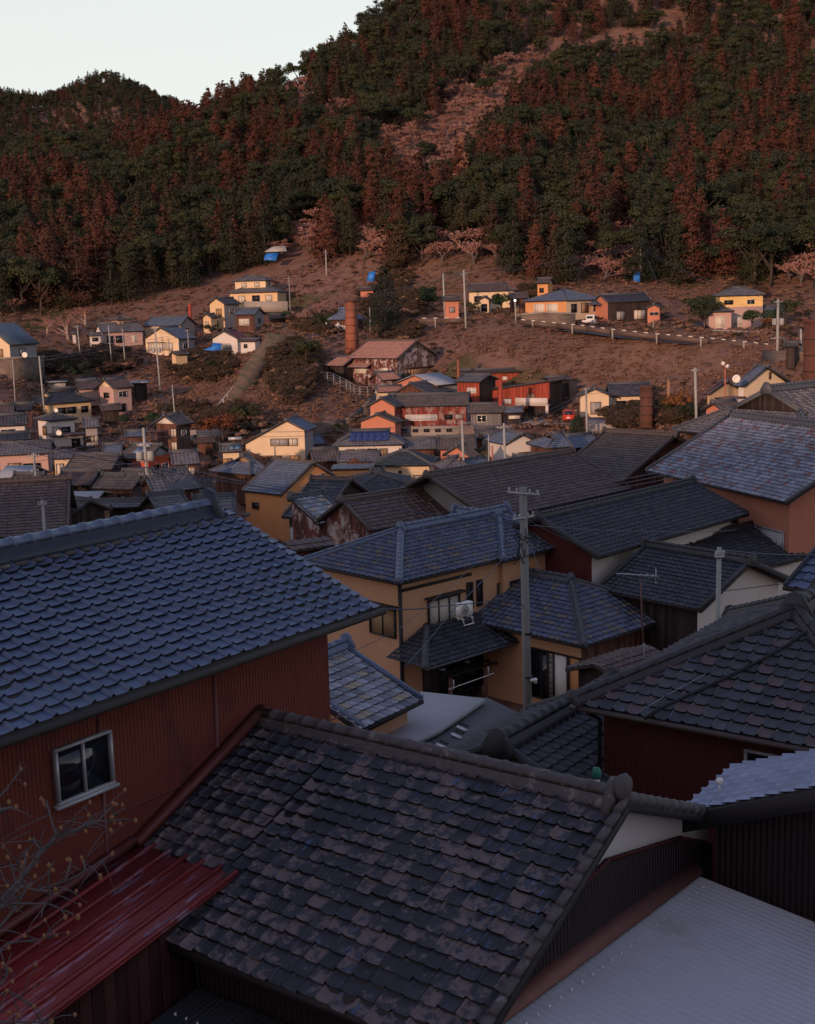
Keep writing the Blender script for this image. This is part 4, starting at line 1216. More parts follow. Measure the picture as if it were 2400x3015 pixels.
far('tiled_house', 'purplish brown roof left of the orange building', c5(1205, 706), 98, -8, c5(1550, 720), 5.6, 1.5, 24, roof='brown_tile', wall='cream_plaster', lod=1, tw=.3, te=.27)
far('tiled_house', 'blue grey roof with wooden gable left of the orange building', c6(292, 425), 95, 50, c6(420, 330), 4.6, 1.8, 27, kl=.6, roof='steel_blue_tile', wall='brown_boards', gable='shutter_wood', lod=1, tw=.3, te=.27)
ORG = far('tall_building', 'tall orange plaster building with plain blue grey roof', c6(236, 522), 90, -42, c6(493, 558), 6.6, 6.2, 30, roof='steel_blue_tile', wall='orange_plaster', ridge='ridge_brown', e=.2, g=.2, lod=1, tw=.3, te=.27, rh=.06,
          wins=[('F', .28, 4.9, .7, .5, BZ), ('F', .36, 3.0, 1.0, .3, SH), ('F', .88, 2.5, .4, .4, BZ), ('R', .62, 6.3, .9, .9, AL), ('R', .33, 6.0, .3, .5, AL), ('R', .07, 4.8, .35, .4, AL), ('R', .17, 5.05, .35, .4, BZ), ('R', .27, 5.3, .35, .35, BZ)])
far('flat_building', 'flat topped orange extension right of the tall orange building', c6(800, 392), 98, -2, c6(1070, 408), 3.0, 2.6, 2, sheet=True, roof='grey_sheet', wall='orange_plaster', e=.08, g=.08, cat='building')
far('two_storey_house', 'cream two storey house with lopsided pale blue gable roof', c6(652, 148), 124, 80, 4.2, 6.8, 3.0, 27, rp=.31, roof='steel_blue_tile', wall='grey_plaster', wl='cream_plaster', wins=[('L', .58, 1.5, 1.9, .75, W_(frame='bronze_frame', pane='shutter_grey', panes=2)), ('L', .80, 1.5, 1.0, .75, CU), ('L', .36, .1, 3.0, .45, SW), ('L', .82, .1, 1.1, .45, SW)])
far('house_wing', 'pale blue lean-to roof right of the lopsided cream house', c6(678, 234), 128, 24, c6(778, 202), 3.2, 1.5, 25, roof='steel_blue_tile', wall='grey_plaster', cat='house wing')
HEAT = far('shed', 'small cream shed carrying a solar water heater', c6(98, 282), 110, 6, c6(242, 276), 2.6, 1.6, 20, roof='grey_tile', wall='cream_plaster', cat='shed', wins=[('F', .25, .5, .9, .5, SW)])
SOL = far('two_storey_house', 'white walled house with dark blue solar panels on its grey roof', c6(815, 243), 118, -3, c6(1268, 237), 5.0, 1.9, 25, kl=.6, kr=.6, roof='grey_tile', wall='white_plaster', e=.3, wins=[('F', .22, .75, .8, .8, SW), ('F', .38, .75, .8, .8, CU), ('F', .55, .75, 1.0, .8, BZ), ('F', .72, .75, .8, .8, SW)])
far('house_wing', 'lower grey roof in front of the solar panel house', c6(840, 345), 108, -4, c6(1108, 345), 3.4, 1.3, 20, roof='grey_tile', wall='grey_plaster', cat='house wing')
far('tiled_house', 'grey roof between the lopsided cream house and the solar panel house', c6(690, 345), 110, 12, c6(872, 330), 4.0, 1.3, 24, roof='dull_brown_tile', wall='brown_boards')
far('tiled_house', 'cream house with dark green hipped roof', c6(1045, 368), 104, -8, c6(1442, 366), 4.6, 1.8, 22, kl=1, kr=1, roof='green_black_tile', wall='cream_plaster', lod=1, tw=.3, te=.27, wins=[('F', .2, .6, .6, .5, AL), ('F', .48, 1.1, .25, .25, BZ), ('F', .82, .6, 1.0, .35, SH)])

# --- valley centre: kiln works and red barns
KILN = far('kiln_workshop', 'large kiln workshop with rosy brown roof and patched timber gable', c2(905, 652), 160, -41, c2(1222, 662), 7.8, 3.4, 27, roof='rosy_brown_sheet', wall='rust_boards', wr='patched_boards', ridge='ridge_brown', cat='workshop', lod=2, e=.3, g=.3,
           wins=[('F', .22, 1.5, 1.9, .85, W_(frame='white_paint', pane='curtain_pale', panes=4)), ('F', .74, 1.8, 1.0, .4, W_(frame='white_paint', pane='curtain_pale', panes=2)), ('R', .55, 1.1, 5.6, .9, W_(frame='brown_boards', pane='shutter_wood', panes=9, hood=True)), ('R', .25, 1.1, .9, .9, W_(frame='aluminium', pane='glass_frosted')), ('R', .5, 4.6, 1.2, .35, SW)])
far('house_wing', 'low rosy brown roofed wing at the left of the kiln workshop', c2(880, 702), 158, -41, 3.2, 4.6, 2.0, 24, corner='fr', roof='rosy_brown_sheet', wall='dark_boards', cat='house wing')
far('shed', 'small gabled shed with rosy brown roof in front of the kiln workshop', c2(1122, 792), 150, 34, c2(1246, 779), 2.8, 2.0, 30, roof='rosy_brown_sheet', wall='rust_boards', cat='shed', wins=[('F', .2, .2, .5, 1.2, SH)])
far('shed', 'tiny brown roof beside the retaining wall left of the pale sheet roof', c2(1098, 868), 145, 15, c2(1265, 846), 2.4, 1.5, 24, roof='rosy_brown_sheet', wall='cream_plaster', cat='shed', wins=[('F', .2, .2, .4, .8, WH)])
far('barn', 'barn with pale ribbed sheet roof and salmon left gable', c7(240, 243), 145, 46, c7(452, 187), 7.0, 2.0, 18, sheet=True, roof='pale_sheet_ribs', wall='grey_plaster', wl='salmon_plaster', cat='barn')
far('barn', 'red boarded barn with grey roof and white framed window', c7(385, 210), 140, -30, c7(612, 247), 4.8, 2.2, 14, roof='grey_tile', wall='red_boards', wr='dark_boards', cat='barn', wins=[('F', .66, .9, 1.1, .6, W_(frame='white_paint', pane='glass_frosted'))])
far('barn', 'long low red shed behind the red barns with two small white windows', c7(455, 142), 152, 2, c7(965, 140), 4.5, 2.2, 6, roof='brown_tile', wall='red_boards', cat='barn', wins=[('F', .5, 1.25, .55, .4, W_(frame='white_paint', pane='curtain_pale')), ('F', .74, 1.25, .55, .4, W_(frame='white_paint', pane='curtain_pale'))])
far('shed', 'dark roofed shed right of the long low red shed', c7(1200, 200), 146, 12, c7(1390, 172), 3.0, 2.4, 10, roof='brown_tile', wall='dark_boards', cat='shed')
SHOP = far('workshop', 'red boarded workshop with sloping brown roof, pale balcony and dark garage', c7(1212, 208), 138, 62, 4.5, 7.6, 4.3, 8, rp=.03, roof='dull_brown_tile', wall='dark_boards', wl='red_boards', cat='workshop', caps=False, wins=[('L', 1.9, 1.7, 1.05, .65, W_(frame='bronze_frame', pane='glass_frosted')), ('L', 4.7, 1.95, .9, 1.0, SW), ('L', 5.3, 0.05, 2.9, 1.45, W_(frame='brown_boards', pane='dark_boards', panes=3))])
far('house_wing', 'narrow dark gabled roof above the long factory roof', c2(1412, 881), 142, 56, c2(1580, 868), 4.6, 2.0, 27, roof='slate_grey_tile', wall='brown_boards', cat='house wing')
FACT = far('factory', 'long weathered dark red factory with concrete base and brown roof', c2(1150, 960), 133, -8, c2(1672, 954), 4.6, 3.5, 25, roof='dull_brown_tile', wall='rust_red_boards', wr='grey_plaster', cat='factory', band=('concrete', 1.35),
           wins=[('F', 3.4, 1.95, 3.4, .62, W_(frame='white_paint', pane='glass_frosted', panes=4))] + [('F', 1.55 + 1.2 * i, .7, .62, .38, W_(frame='bronze_frame', pane='glass_dark')) for i in range(5)] + [('F', 6.3, 2.0, .9, .55, BZ), ('F', 7.4, 2.0, .9, .6, SH)])
far('house_wing', 'salmon gabled wing with a row of small dark windows at the factory end', c2(1216, 962), 131, 66, 2.6, 3.5, 2.6, 27, roof='slate_grey_tile', wall='rust_red_boards', wl='salmon_plaster', cat='house wing', wins=[('L', .5, 1.25, 2.6, .5, W_(frame='white_paint', pane='glass_dark', panes=5))])
far('shed', 'salmon lean-to with dark roof edge under the factory wing', c2(1220, 1062), 129, 66, 2.0, 4.6, 1.0, 20, roof='slate_grey_tile', wall='salmon_plaster', cat='shed')
far('shed', 'grey boarded shed with a white framed window right of the factory', c7(505, 476), 130, -7, c7(812, 470), 3.2, 1.5, 26, roof='dull_brown_tile', wall='grey_boards', cat='shed', wins=[('F', .36, .5, 1.0, .75, W_(frame='white_paint'))])
far('kiosk', 'blue roofed kiosk with a bright counter window', c7(818, 473), 128, 0, c7(980, 470), 1.8, 1.4, 26, roof='steel_blue_tile', wall='dark_boards', cat='kiosk', wins=[('F', .5, .75, 1.1, .3, W_(frame='white_paint', pane='curtain_pale'))])
far('bungalow', 'yellow bungalow with slate roof behind the square brick chimney', c8(235, 408), 137, -3, c8(545, 402), 5.2, 2.3, 24, roof='slate_grey_tile', wall='cream_plaster', cat='bungalow', wins=[('F', .24, .05, 1.1, 1.7, BZ), ('F', .72, .5, 1.25, 1.3, BZ)])
far('house_wing', 'gabled yellow front wing of the bungalow with one tall window', c8(252, 408), 134, 84, 3.0, 3.7, 2.3, 24, roof='slate_grey_tile', wall='cream_plaster', cat='house wing', wins=[('L', .54, .35, 1.15, 1.35, SH)])
far('two_storey_house', 'cream gabled house with pale blue grey roof near the loudspeaker mast', c8(1208, 336), 112, -58, c8(1122, 314), 6.0, 3.2, 28, corner='fr', roof='steel_blue_tile', wall='white_plaster', wr='cream_plaster', e=.3, g=.4, wins=[('R', .62, 3.6, .25, .65, BZ), ('R', .36, .9, .9, .9, SW)])
far('house_wing', 'white balcony box in front of the cream gabled house', c8(1078, 428), 108, -58, c8(990, 378), 2.4, 1.7, 1, corner='fr', sheet=True, roof='rust_sheet', wall='white_plaster', e=.06, g=.06, cat='house wing')
far('two_storey_house', 'brown walled house with dusty red roof left of the white balcony', c8(948, 394), 118, -52, c8(905, 336), 5.6, 2.0, 20, corner='fr', roof='maroon_tile', wall='yellow_plaster', wins=[('R', .3, .6, .6, .6, BZ)])
far('tiled_house', 'small brown tiled roof in front of the white balcony', c8(1065, 525), 92, 30, c8(1230, 450), 2.6, 1.4, 26, roof='brown_tile', wall='salmon_plaster')
far('two_storey_house', 'white gabled house with blue roof amid poles in the valley', c7(822, 742), 114, -70, 4.6, 3.6, 2.9, 25, corner='fr', roof='steel_blue_tile', wall='white_plaster', wins=[('R', .60, 1.2, 1.2, .75, W_(frame='bronze_frame', pane='curtain_pale', hood=True))])
far('house_wing', 'shiny pale blue lean-to roof in front of the white gabled house', c7(925, 888), 107, 12, c7(1260, 868), 2.4, 1.2, 18, roof='steel_blue_tile', wall='white_plaster', cat='house wing')
far('tiled_house', 'blue roofed house left behind the white gabled house', c7(700, 742), 120, 24, c7(900, 640), 4.0, 1.5, 24, roof='steel_blue_tile', wall='grey_plaster')
far('tiled_house', 'blue roof with small dark gable right of the white gabled house', c7(1170, 772), 110, 18, c7(1400, 765), 4.4, 1.5, 24, kl=.6, roof='steel_blue_tile', wall='brown_boards')
far('tiled_house', 'deep blue roof sloping down behind the dull brown hipped roof', c7(1385, 772), 116, 22, c7(1660, 690), 4.6, 1.5, 22, roof='steel_blue_tile', wall='brown_boards')
far('tiled_house', 'brown gabled house with salmon wall and dark slats', c7(530, 848), 106, 52, c7(612, 792), 3.0, 1.5, 30, roof='brown_tile', wall='dark_boards', wl='salmon_plaster', wins=[('L', .7, .3, .9, .7, BZ)])
far('tiled_house', 'grey hipped roof low in the valley right of the green hipped roof', c7(300, 955), 98, 12, c7(560, 930), 3.4, 1.2, 24, kl=1, kr=1, roof='grey_tile', wall='grey_plaster')
far('shed', 'low shed with red wall and blue roof at the foot of two poles', c7(530, 930), 101, 32, c7(730, 850), 2.4, 1.3, 20, roof='steel_blue_tile', wall='red_plaster', cat='shed')
far('tiled_house', 'dark ribbed grey roof above the green hipped roof', c7(-30, 782), 119, -4, c7(245, 782), 3.6, 1.3, 24, roof='grey_tile', wall='brown_boards')
far('tiled_house', 'dusty brown roof below the factory base', c7(250, 782), 117, -4, c7(580, 790), 4.2, 1.3, 24, roof='dull_brown_tile', wall='salmon_plaster')

# --- right hillside
D1 = far('villa', 'villa with broad blue grey hipped roof and white lattice windows', c3(1342, 384), 175, 43, 8.6, 8.2, 2.1, 20, kl=1, kr=1, roof='steel_blue_tile', wall='cream_plaster', wl='bright_orange_plaster', cat='villa', wins=[('L', 2.6, .35, 1.9, 1.35, W_(frame='white_paint', pane='curtain_pale', panes=4)), ('L', 5.0, .35, 1.9, 1.35, W_(frame='white_paint', pane='curtain_pale', panes=4)), ('F', .2, .4, 1.2, 1.2, BZ), ('F', .5, .3, 1.6, 1.4, SW), ('F', .8, .4, 1.2, 1.2, AL)])
far('farmhouse', 'long brown roofed farmhouse behind the round garden tree', c3(500, 312), 196, -8, c3(910, 314), 5.0, 2.4, 25, kr=.6, roof='brown_tile', wall='cream_plaster', wins=[('F', .2, .8, 1.2, .9, BZ), ('F', .6, .8, 1.2, .9, BZ)])
far('house_wing', 'small cream gabled porch of the long brown farmhouse', c3(700, 384), 191, 75, 2.4, 2.1, 1.8, 26, roof='brown_tile', wall='cream_plaster', cat='house wing', wins=[('L', .5, .1, .9, 1.2, BZ)])
far('shed', 'brown boarded shed between farmhouse and villa', c3(870, 368), 188, 4, c3(1025, 352), 3.2, 2.4, 24, roof='brown_tile', wall='brown_boards', cat='shed', wins=[('F', .3, .2, .8, 1.3, SW)])
far('house', 'small orange house with white gable peeking over the villa roof', c3(1072, 242), 192, -24, c3(1192, 250), 3.0, 1.9, 26, roof='brown_tile', wall='bright_orange_plaster', gpanr='white_plaster', wins=[('F', .4, .5, .7, .7, BZ)])
far('barn', 'dark roofed barn with salmon left gable right of the villa', c4(215, 342), 176, 20, c4(548, 336), 4.4, 2.8, 25, roof='black_tile', wall='dark_boards', wl='salmon_plaster', cat='barn', wins=[('F', .75, .3, 1.9, 1.3, W_(frame='brown_boards', pane='curtain_pale', panes=3)), ('F', .3, .3, 1.4, 1.2, SH)])
far('house_wing', 'salmon gabled wing at the right of the dark barn', c4(612, 388), 172, 76, 3.0, 2.3, 2.0, 26, roof='slate_grey_tile', wall='salmon_plaster', cat='house wing', wins=[('L', .55, 1.1, 1.2, .45, AL)])
far('two_storey_house', 'yellow two storey house with grey hipped roof beside the dark hedge', c4(1018, 297), 170, -4, c4(1360, 293), 4.6, 4.6, 24, kl=1, kr=1, roof='grey_tile', wall='bright_yellow_plaster', band=('pink_plaster', 3.1), wins=[('F', .2, 3.4, 1.2, .6, BZ), ('F', .72, 3.4, 1.0, .6, AL), ('F', .42, .5, 1.1, 1.5, WH)])
far('house_wing', 'pink walled front wing with hipped roof left of the yellow house', c4(935, 413), 166, -6, c4(1132, 413), 3.4, 2.7, 22, kl=1, kr=1, roof='grey_tile', wall='pink_plaster', cat='house wing', band=('white_plaster', .4), wins=[('F', .5, .6, 1.2, 1.45, WH)])
far('house_wing', 'low grey roofed wing right of the yellow house', c4(1318, 407), 171, -4, c4(1442, 402), 3.0, 2.4, 20, roof='grey_tile', wall='brown_boards', cat='house wing')
far('hut', 'salmon walled hut left of two tall poles on the right hillside', c3(300, 388), 182, 0, c3(448, 386), 2.2, 2.4, 24, roof='brown_tile', wall='salmon_plaster', cat='hut', wins=[('F', .5, .7, .8, .8, SH)])
far('shed', 'dark open shed at the right edge below the guard rail', c4(1480, 660), 120, -25, c4(1590, 690), 3.0, 1.5, 10, corner='fl', roof='dull_brown_tile', wall='dark_boards', cat='shed')

# --- further village houses filling the left and centre rows
for lab, at, d, th, L, W, hw, rf, wl_, wn in (
    ('brown roofed cottage behind the black roofed yellow house', c1(620, 905), 160, 10, c1(760, 898), 3.6, 1.6, 'brown_tile', 'pink_plaster', 1),
    ('orange walled shed at the left edge above the purple grey roof', c1(90, 985), 142, 12, c1(205, 975), 3.0, 1.6, 'brown_tile', 'salmon_plaster', 0),
    ('brown gable roof at the far left edge above the purple grey roof', c1(-40, 1000), 138, 14, c1(90, 990), 3.6, 1.5, 'brown_tile', 'brown_boards', 0),
    ('grey roofed house wedged beside the white balcony wing', c5(520, 235), 130, 12, c5(630, 222), 3.4, 2.0, 'grey_tile', 'grey_plaster', 1),
    ('dark lean-to below the pink two storey house', c1(640, 985), 150, 20, c1(770, 975), 2.4, 1.4, 'brown_tile', 'dark_boards', 0),
    ('blue grey roof just left of the bright red house', c5(640, 398), 116, 5, c5(770, 380), 3.0, 1.3, 'steel_blue_tile', 'brown_boards', 0),
    ('grey tiled roof right of the bright red house', c5(1085, 470), 108, 14, c5(1265, 455), 4.0, 1.4, 'grey_tile', 'brown_boards', 1),
    ('brown roof in the row behind the grey flat shed roof', c5(170, 640), 90, -6, c5(330, 645), 3.2, 1.2, 'brown_tile', 'brown_boards', 0),
    ('dull roof between the plain brown roof and the many armed pole', c5(720, 585), 98, -14, c5(900, 590), 3.4, 1.3, 'dull_brown_tile', 'cream_plaster', 1),
    ('weathered roof right of the many armed pole', c5(955, 640), 84, 24, c5(1080, 600), 3.4, 1.3, 'grey_tile', 'brown_boards', 0),
    ('low grey roof in front of the orange building foot', c5(1225, 800), 70, 10, c5(1500, 780), 3.8, 1.5, 'grey_tile', 'cream_plaster', 0),
    ('dark roof left of the small brown gabled shed', c5(150, 790), 72, 4, c5(330, 790), 3.4, 1.3, 'brown_tile', 'dark_boards', 0),
    ('pale tiled roof beside the lower wing at the left edge', c5(190, 385), 122, 10, c5(330, 370), 2.6, 1.3, 'grey_tile', 'white_plaster', 0),
    ('blue grey roof peeping out beside the solar panel house', c6(1230, 262), 124, -6, c6(1430, 258), 3.2, 1.3, 'steel_blue_tile', 'grey_plaster', 1),
    ('brown shed roof left of the concrete retaining wall', c5(1225, 330), 124, 8, c5(1360, 320), 2.2, 1.2, 'brown_tile', 'brown_boards', 0),
    ('long brown roof low behind the white gabled valley house', c7(560, 690), 122, -4, c7(740, 690), 3.6, 1.3, 'brown_tile', 'brown_boards', 0),
    ('hipped grey roof below the left hillside cluster', c1(320, 885), 158, 8, c1(470, 878), 3.2, 1.4, 'grey_tile', 'white_plaster', 1),
):
    far('tiled_house', lab, at, d, th, L, W, hw, 24, roof=rf, wall=wl_, wins=[('F', .35, .4, .8, .7, BZ), ('F', .72, .4, .8, .7, CU)] if wn else [])

# ================================================================ TERRAIN
CTRL = []
for C, L, W in HOUSES:
    CTRL.append((C[0], C[1], C[2] - .15))
for x, y, d in [(*c2(560, 545), 172), (*c2(420, 620), 165), (*c2(300, 800), 155), (*c2(190, 1000), 140), (*c2(500, 700), 160), (*c2(800, 780), 155), (*c2(700, 1040), 134), (*c2(350, 1060), 131), (*c2(950, 1000), 138), (*c2(640, 520), 178), (*c2(780, 500), 182), (*c2(500, 430), 205),
                (*c2(540, 640), 165), (*c2(420, 800), 152), (*c2(560, 850), 148), (*c2(780, 900), 144),
                (*c1(1200, 900), 168), (*c1(1000, 950), 158), (*c1(900, 750), 178), (*c1(600, 680), 190), (*c1(300, 700), 178), (*c1(100, 860), 152), (*c1(1350, 700), 178), (*c1(850, 1100), 140), (*c1(700, 1120), 139), (*c1(1200, 1100), 140),
                (*c2(650, 130), 232), (*c2(850, 170), 228), (*c2(450, 150), 238), (*c2(1000, 350), 205), (*c2(1300, 300), 205), (*c2(1250, 420), 190), (*c2(1480, 520), 172),
                (*c3(700, 640), 165), (*c3(1000, 610), 167), (*c3(1000, 900), 154), (*c3(1400, 720), 161), (*c3(1400, 1000), 152), (*c3(600, 900), 156), (*c3(500, 740), 163), (*c4(800, 700), 150), (*c4(400, 800), 153), (*c4(1000, 850), 143), (*c4(1300, 760), 133), (*c4(1300, 690), 141),
                (*c3(930, 560), 168), (*c4(500, 562), 158), (*c4(1000, 632), 147), (*c4(1450, 668), 137), (*c4(700, 500), 166), (*c4(640, 330), 190), (*c4(900, 270), 205), (*c4(1400, 270), 203), (*c4(1600, 420), 172), (*c3(700, 545), 173),
                (*c7(1200, 530), 134), (*c7(900, 590), 126), (*c8(300, 600), 130), (*c8(650, 600), 119), (*c8(800, 640), 110), (*c7(700, 625), 121),
                # mountain
                (950, 250, 400), (850, 290, 392), (700, 360, 380), (600, 400, 368), (1150, 60, 440), (1400, -150, 530), (1800, -260, 600), (2400, -230, 600), (2800, -100, 600), (1000, 500, 305), (1400, 400, 335), (1800, 400, 350), (2300, 400, 350), (1400, 600, 262), (1800, 600, 272), (2200, 600, 272), (1400, 750, 226), (1800, 775, 221), (2100, 790, 216), (2350, 800, 212), (1000, 735, 242),
                (700, 700, 292), (400, 700, 300), (100, 830, 262), (400, 850, 240), (100, 620, 345), (300, 435, 450), (-50, 490, 450), (560, 430, 425), (250, 560, 380), (700, 520, 330), (-300, 600, 400), (0, 288, 900), (60, 300, 900), (130, 330, 900), (200, 286, 900), (250, 250, 900), (300, 238, 900), (350, 242, 900), (420, 282, 900), (500, 320, 900), (560, 350, 900), (600, 385, 900), (660, 400, 900), (800, 410, 900), (0, 350, 800), (130, 380, 800), (230, 335, 800), (300, 320, 800), (370, 325, 800), (450, 350, 800), (560, 400, 800), (0, 360, 1000), (130, 390, 1000), (230, 330, 1000), (300, 310, 1000), (370, 320, 1000), (450, 360, 1000), (560, 400, 1000), (-200, 250, 950), (300, 420, 750), (100, 440, 750), (500, 440, 750), (600, 470, 470), (700, 440, 470), (420, 500, 600), (200, 500, 600), (0, 510, 600), (820, 390, 490), (950, 330, 520), (1100, 220, 560), (700, 480, 650), (900, 420, 700), (250, 480, 520), (50, 500, 520), (450, 490, 520),
                (1200, 220, 400), (1600, 150, 430), (2000, 150, 440), (2500, 250, 420), (2500, 600, 270)]:
    q = P(x, y, d)
    CTRL.append(tuple(q))
CTRL += [(0, 6, -7.5), (-5, 6, -8), (6, 7, -8.5), (0, 11, -9.2), (1.5, 17, -10.2), (-3, 24, -11), (3, 30, -12.8), (3.3, 35, -13.9), (9, 26, -11.5), (-12, 30, -11.5), (-14, 45, -12.5), (14, 34, -11.5), (-20, 40, -12.5),
         (100, 900, 150), (300, 900, 150), (-200, 1300, 20), (0, 1300, 20), (300, 1300, 60), (-600, 1000, 60), (500, 700, 150), (400, 300, 60), (-200, 300, 20), (-150, 150, -8), (120, 100, -6), (60, 40, -8), (-60, 40, -11), (-30, 8, -9), (30, 8, -8)]


def feat(x, y):
    d = np.maximum(np.hypot(x, y), 6)
    return np.stack([np.arctan2(x, y) * 1.5, np.log(d)], -1)


CT = np.array(CTRL, float)
CF = feat(CT[:, 0], CT[:, 1])
_K = np.linalg.norm(CF[:, None] - CF[None], axis=-1)
_n = len(CT)
_A = np.zeros((_n + 1, _n + 1))
_A[:_n, :_n] = -_K + np.eye(_n) * .004
_A[:_n, _n] = _A[_n, :_n] = 1
RBF = np.linalg.solve(_A, np.concatenate([CT[:, 2], [0]]))


def ground(x, y):
    x, y = np.atleast_1d(np.asarray(x, float)), np.atleast_1d(np.asarray(y, float))
    f = feat(x, y)
    k = -np.linalg.norm(f[:, None] - CF[None], axis=-1)
    return k @ RBF[:_n] + RBF[_n]


az = np.concatenate([np.linspace(-180, -42, 24), np.linspace(-40, -24, 17), np.linspace(-23.5, 23.5, 210), np.linspace(24, 40, 17), np.linspace(42, 178, 24)])
rr_ = np.concatenate([[0.5, 3], np.geomspace(6, 700, 250), np.geomspace(730, 3000, 24)])
AZ, RR = np.meshgrid(np.radians(az), rr_)
azc = np.clip(AZ, R(-42), R(42))
gz = ground((RR * np.sin(azc)).ravel(), (RR * np.cos(azc)).ravel()).reshape(RR.shape)
gl, gr = gz[:, :1], gz[:, -1:]
out = np.abs(AZ) > R(42)
tt = np.where(AZ > 0, (AZ - R(42)) / R(276), (AZ + R(360 - 42)) / R(276))
gz = np.where(out, np.minimum(gr * (1 - tt) + gl * tt, -6.0), gz)
gz += np.where(RR > 60, .12 * np.sin(RR * 1.7 + AZ * 90) * np.cos(AZ * 140), 0)
X, Y = RR * np.sin(AZ), RR * np.cos(AZ)
nr_, na = X.shape
mb = MB()
mb.add(np.column_stack([X.ravel(), Y.ravel(), gz.ravel()]), [(j * na + i, j * na + (i + 1) % na, (j + 1) * na + (i + 1) % na, (j + 1) * na + i) for j in range(nr_ - 1) for i in range(na)])
mb.add([(X[0, i], Y[0, i], gz[0, i]) for i in range(na)], [tuple(range(na))[::-1]])
t = NT('hillside_soil')
ob = t.obj()
n1, n2, n3 = t.noise(.035, ob, 6, .65), t.noise(.5, ob, 6, .7), t.noise(.05, ob, 5, .7)
col = t.mix(t.ramp(n2.outputs[0], .3, .7), (.12, .066, .053), (.33, .185, .14))
col = t.mix(t.ramp(n1.outputs[0], .40, .62), col, t.mix(n2.outputs[0], (.14, .076, .055), (.34, .195, .135)))
n4 = t.noise(.06, t.obj((1, 1, 1)), 4, .6)
col = t.mix(t.ramp(n4.outputs[0], .57, .66), col, t.mix(n2.outputs[0], (.05, .065, .025), (.10, .10, .04)))
n5 = t.noise(2.6, ob, 5, .7)
col = t.mix(t.val(n5.outputs[0], 0, .5), col, (.07, .042, .034))
t.bump(n2.outputs[0], .6, .3)
t.fin(col, .95, spec=.1)
ter = mb.obj('ground', ['hillside_soil'], smooth=True)
tag(ter, None, None, kind='structure')

# unseen ridge added behind the camera, shaped to keep low sun off near roofs
mb = MB()
prof = np.linspace(-1, 1, 13)
vs = []
rj = random.Random(4)
pts = [(x, -42 - .0006 * x * x, 11.6 + .5 * math.sin(x * .11) + rj.uniform(-.35, .35) - max(0, abs(x + 30) - 95) * .25) for x in range(-150, 91, 4)]
for x, y, z in pts:
    for p in prof:
        zz = -14 + (z + 14) * math.cos(p * math.pi / 2) ** 1.3 + rj.uniform(-.3, .3) * (abs(p) > .1)
        vs.append((x, y + p * 24, zz))
m_ = len(prof)
mb.add(vs, [(i * m_ + j, i * m_ + j + 1, (i + 1) * m_ + j + 1, (i + 1) * m_ + j) for i in range(len(pts) - 1) for j in range(m_ - 1)])
tag(mb.obj('hill', ['hillside_soil'], smooth=True), None, None, kind='structure')  # added shade ridge, bare and out of view

# ================================================================ TREES
def leaf_quads(mb, cen, nrm, size, rg, mi=0, asp=1.6):
    """many small leaf cards: centres, outward directions, sizes"""
    n = len(cen)
    up = rg.normal(size=(n, 3))
    nrm = nrm / (np.linalg.norm(nrm, axis=1)[:, None] + 1e-9) + rg.normal(size=(n, 3)) * .34
    nrm /= np.linalg.norm(nrm, axis=1)[:, None] + 1e-9
    a = np.cross(nrm, up)
    a /= np.linalg.norm(a, axis=1)[:, None] + 1e-9
    b = np.cross(nrm, a)
    s = (size * rg.uniform(.6, 1.3, n))[:, None]
    q = np.stack([cen - a * s, cen - b * s * asp * .5, cen + a * s, cen + b * s * asp * .5], 1).reshape(-1, 3)
    mb.add(q, [(4 * i, 4 * i + 1, 4 * i + 2, 4 * i + 3) for i in range(n)], mi)


def cedar_mesh(seed, mat, wide=.17, n=170, k=15, droop=.5):
    rg = np.random.RandomState(seed)
    mb = MB()
    t = 1 - rg.uniform(0, 1, n) ** .62 * .93
    t = np.sort(t)
    ang = rg.uniform(0, 2 * math.pi, n)
    r = wide * (1.02 - t) ** .72 * rg.uniform(.55, 1.18, n)
    cc = np.column_stack([r * np.cos(ang), r * np.sin(ang), t])
    rep = np.repeat(np.arange(n), k)
    rad = wide * .30 * (1.15 - t)[rep]
    off = rg.normal(size=(n * k, 3)) * rad[:, None] * np.array([.75, .75, .55])
    cen = cc[rep] + off
    out = np.column_stack([np.cos(ang), np.sin(ang), np.full(n, .5)])[rep]
    leaf_quads(mb, cen, out, np.full(n * k, .0135), rg, 0, 1.5)
    cr = mb
    tb = MB()
    tb.tube([(0, 0, -.08), (0, 0, .45), (0, 0, .98)], [.018, .012, .002], 6)
    return cr.mesh('crown', [mat]), tb.mesh('trunk', ['bark'])


def broad_mesh(seed, mat, lobes=13, k=200, size=.0185, flat=1.0):
    rg = np.random.RandomState(seed)
    mb = MB()
    for i in range(lobes):
        a, e = rg.uniform(0, 2 * math.pi), rg.uniform(-.2, 1.0)
        rad = rg.uniform(.12, .34)
        c = np.array([rad * math.cos(a), rad * math.sin(a), .60 * flat + .26 * e * flat])
        rl = rg.uniform(.10, .18)
        d = rg.normal(size=(k, 3))
        d[:, 2] = np.abs(d[:, 2]) * 1.0 - .35
        d /= np.linalg.norm(d, axis=1)[:, None]
        cen = c + d * rl * rg.uniform(.6, 1.08, k)[:, None] * np.array([1, 1, .85])
        leaf_quads(mb, cen, d, np.full(k, size), rg)
    tb = MB()
    tb.tube([(0, 0, -.08), (.01, 0, .25), (0, .01, .6)], [.03, .02, .01], 6)
    for i in range(5):
        a = rg.uniform(0, 6.28)
        tb.tube([(0, 0, .25 + .05 * i), (.15 * math.cos(a), .15 * math.sin(a), .5 + .03 * i), (.26 * math.cos(a), .26 * math.sin(a), .65 + .03 * i)], [.014, .008, .003], 5)
    return mb.mesh('crown', [mat]), tb.mesh('trunk', ['bark'])


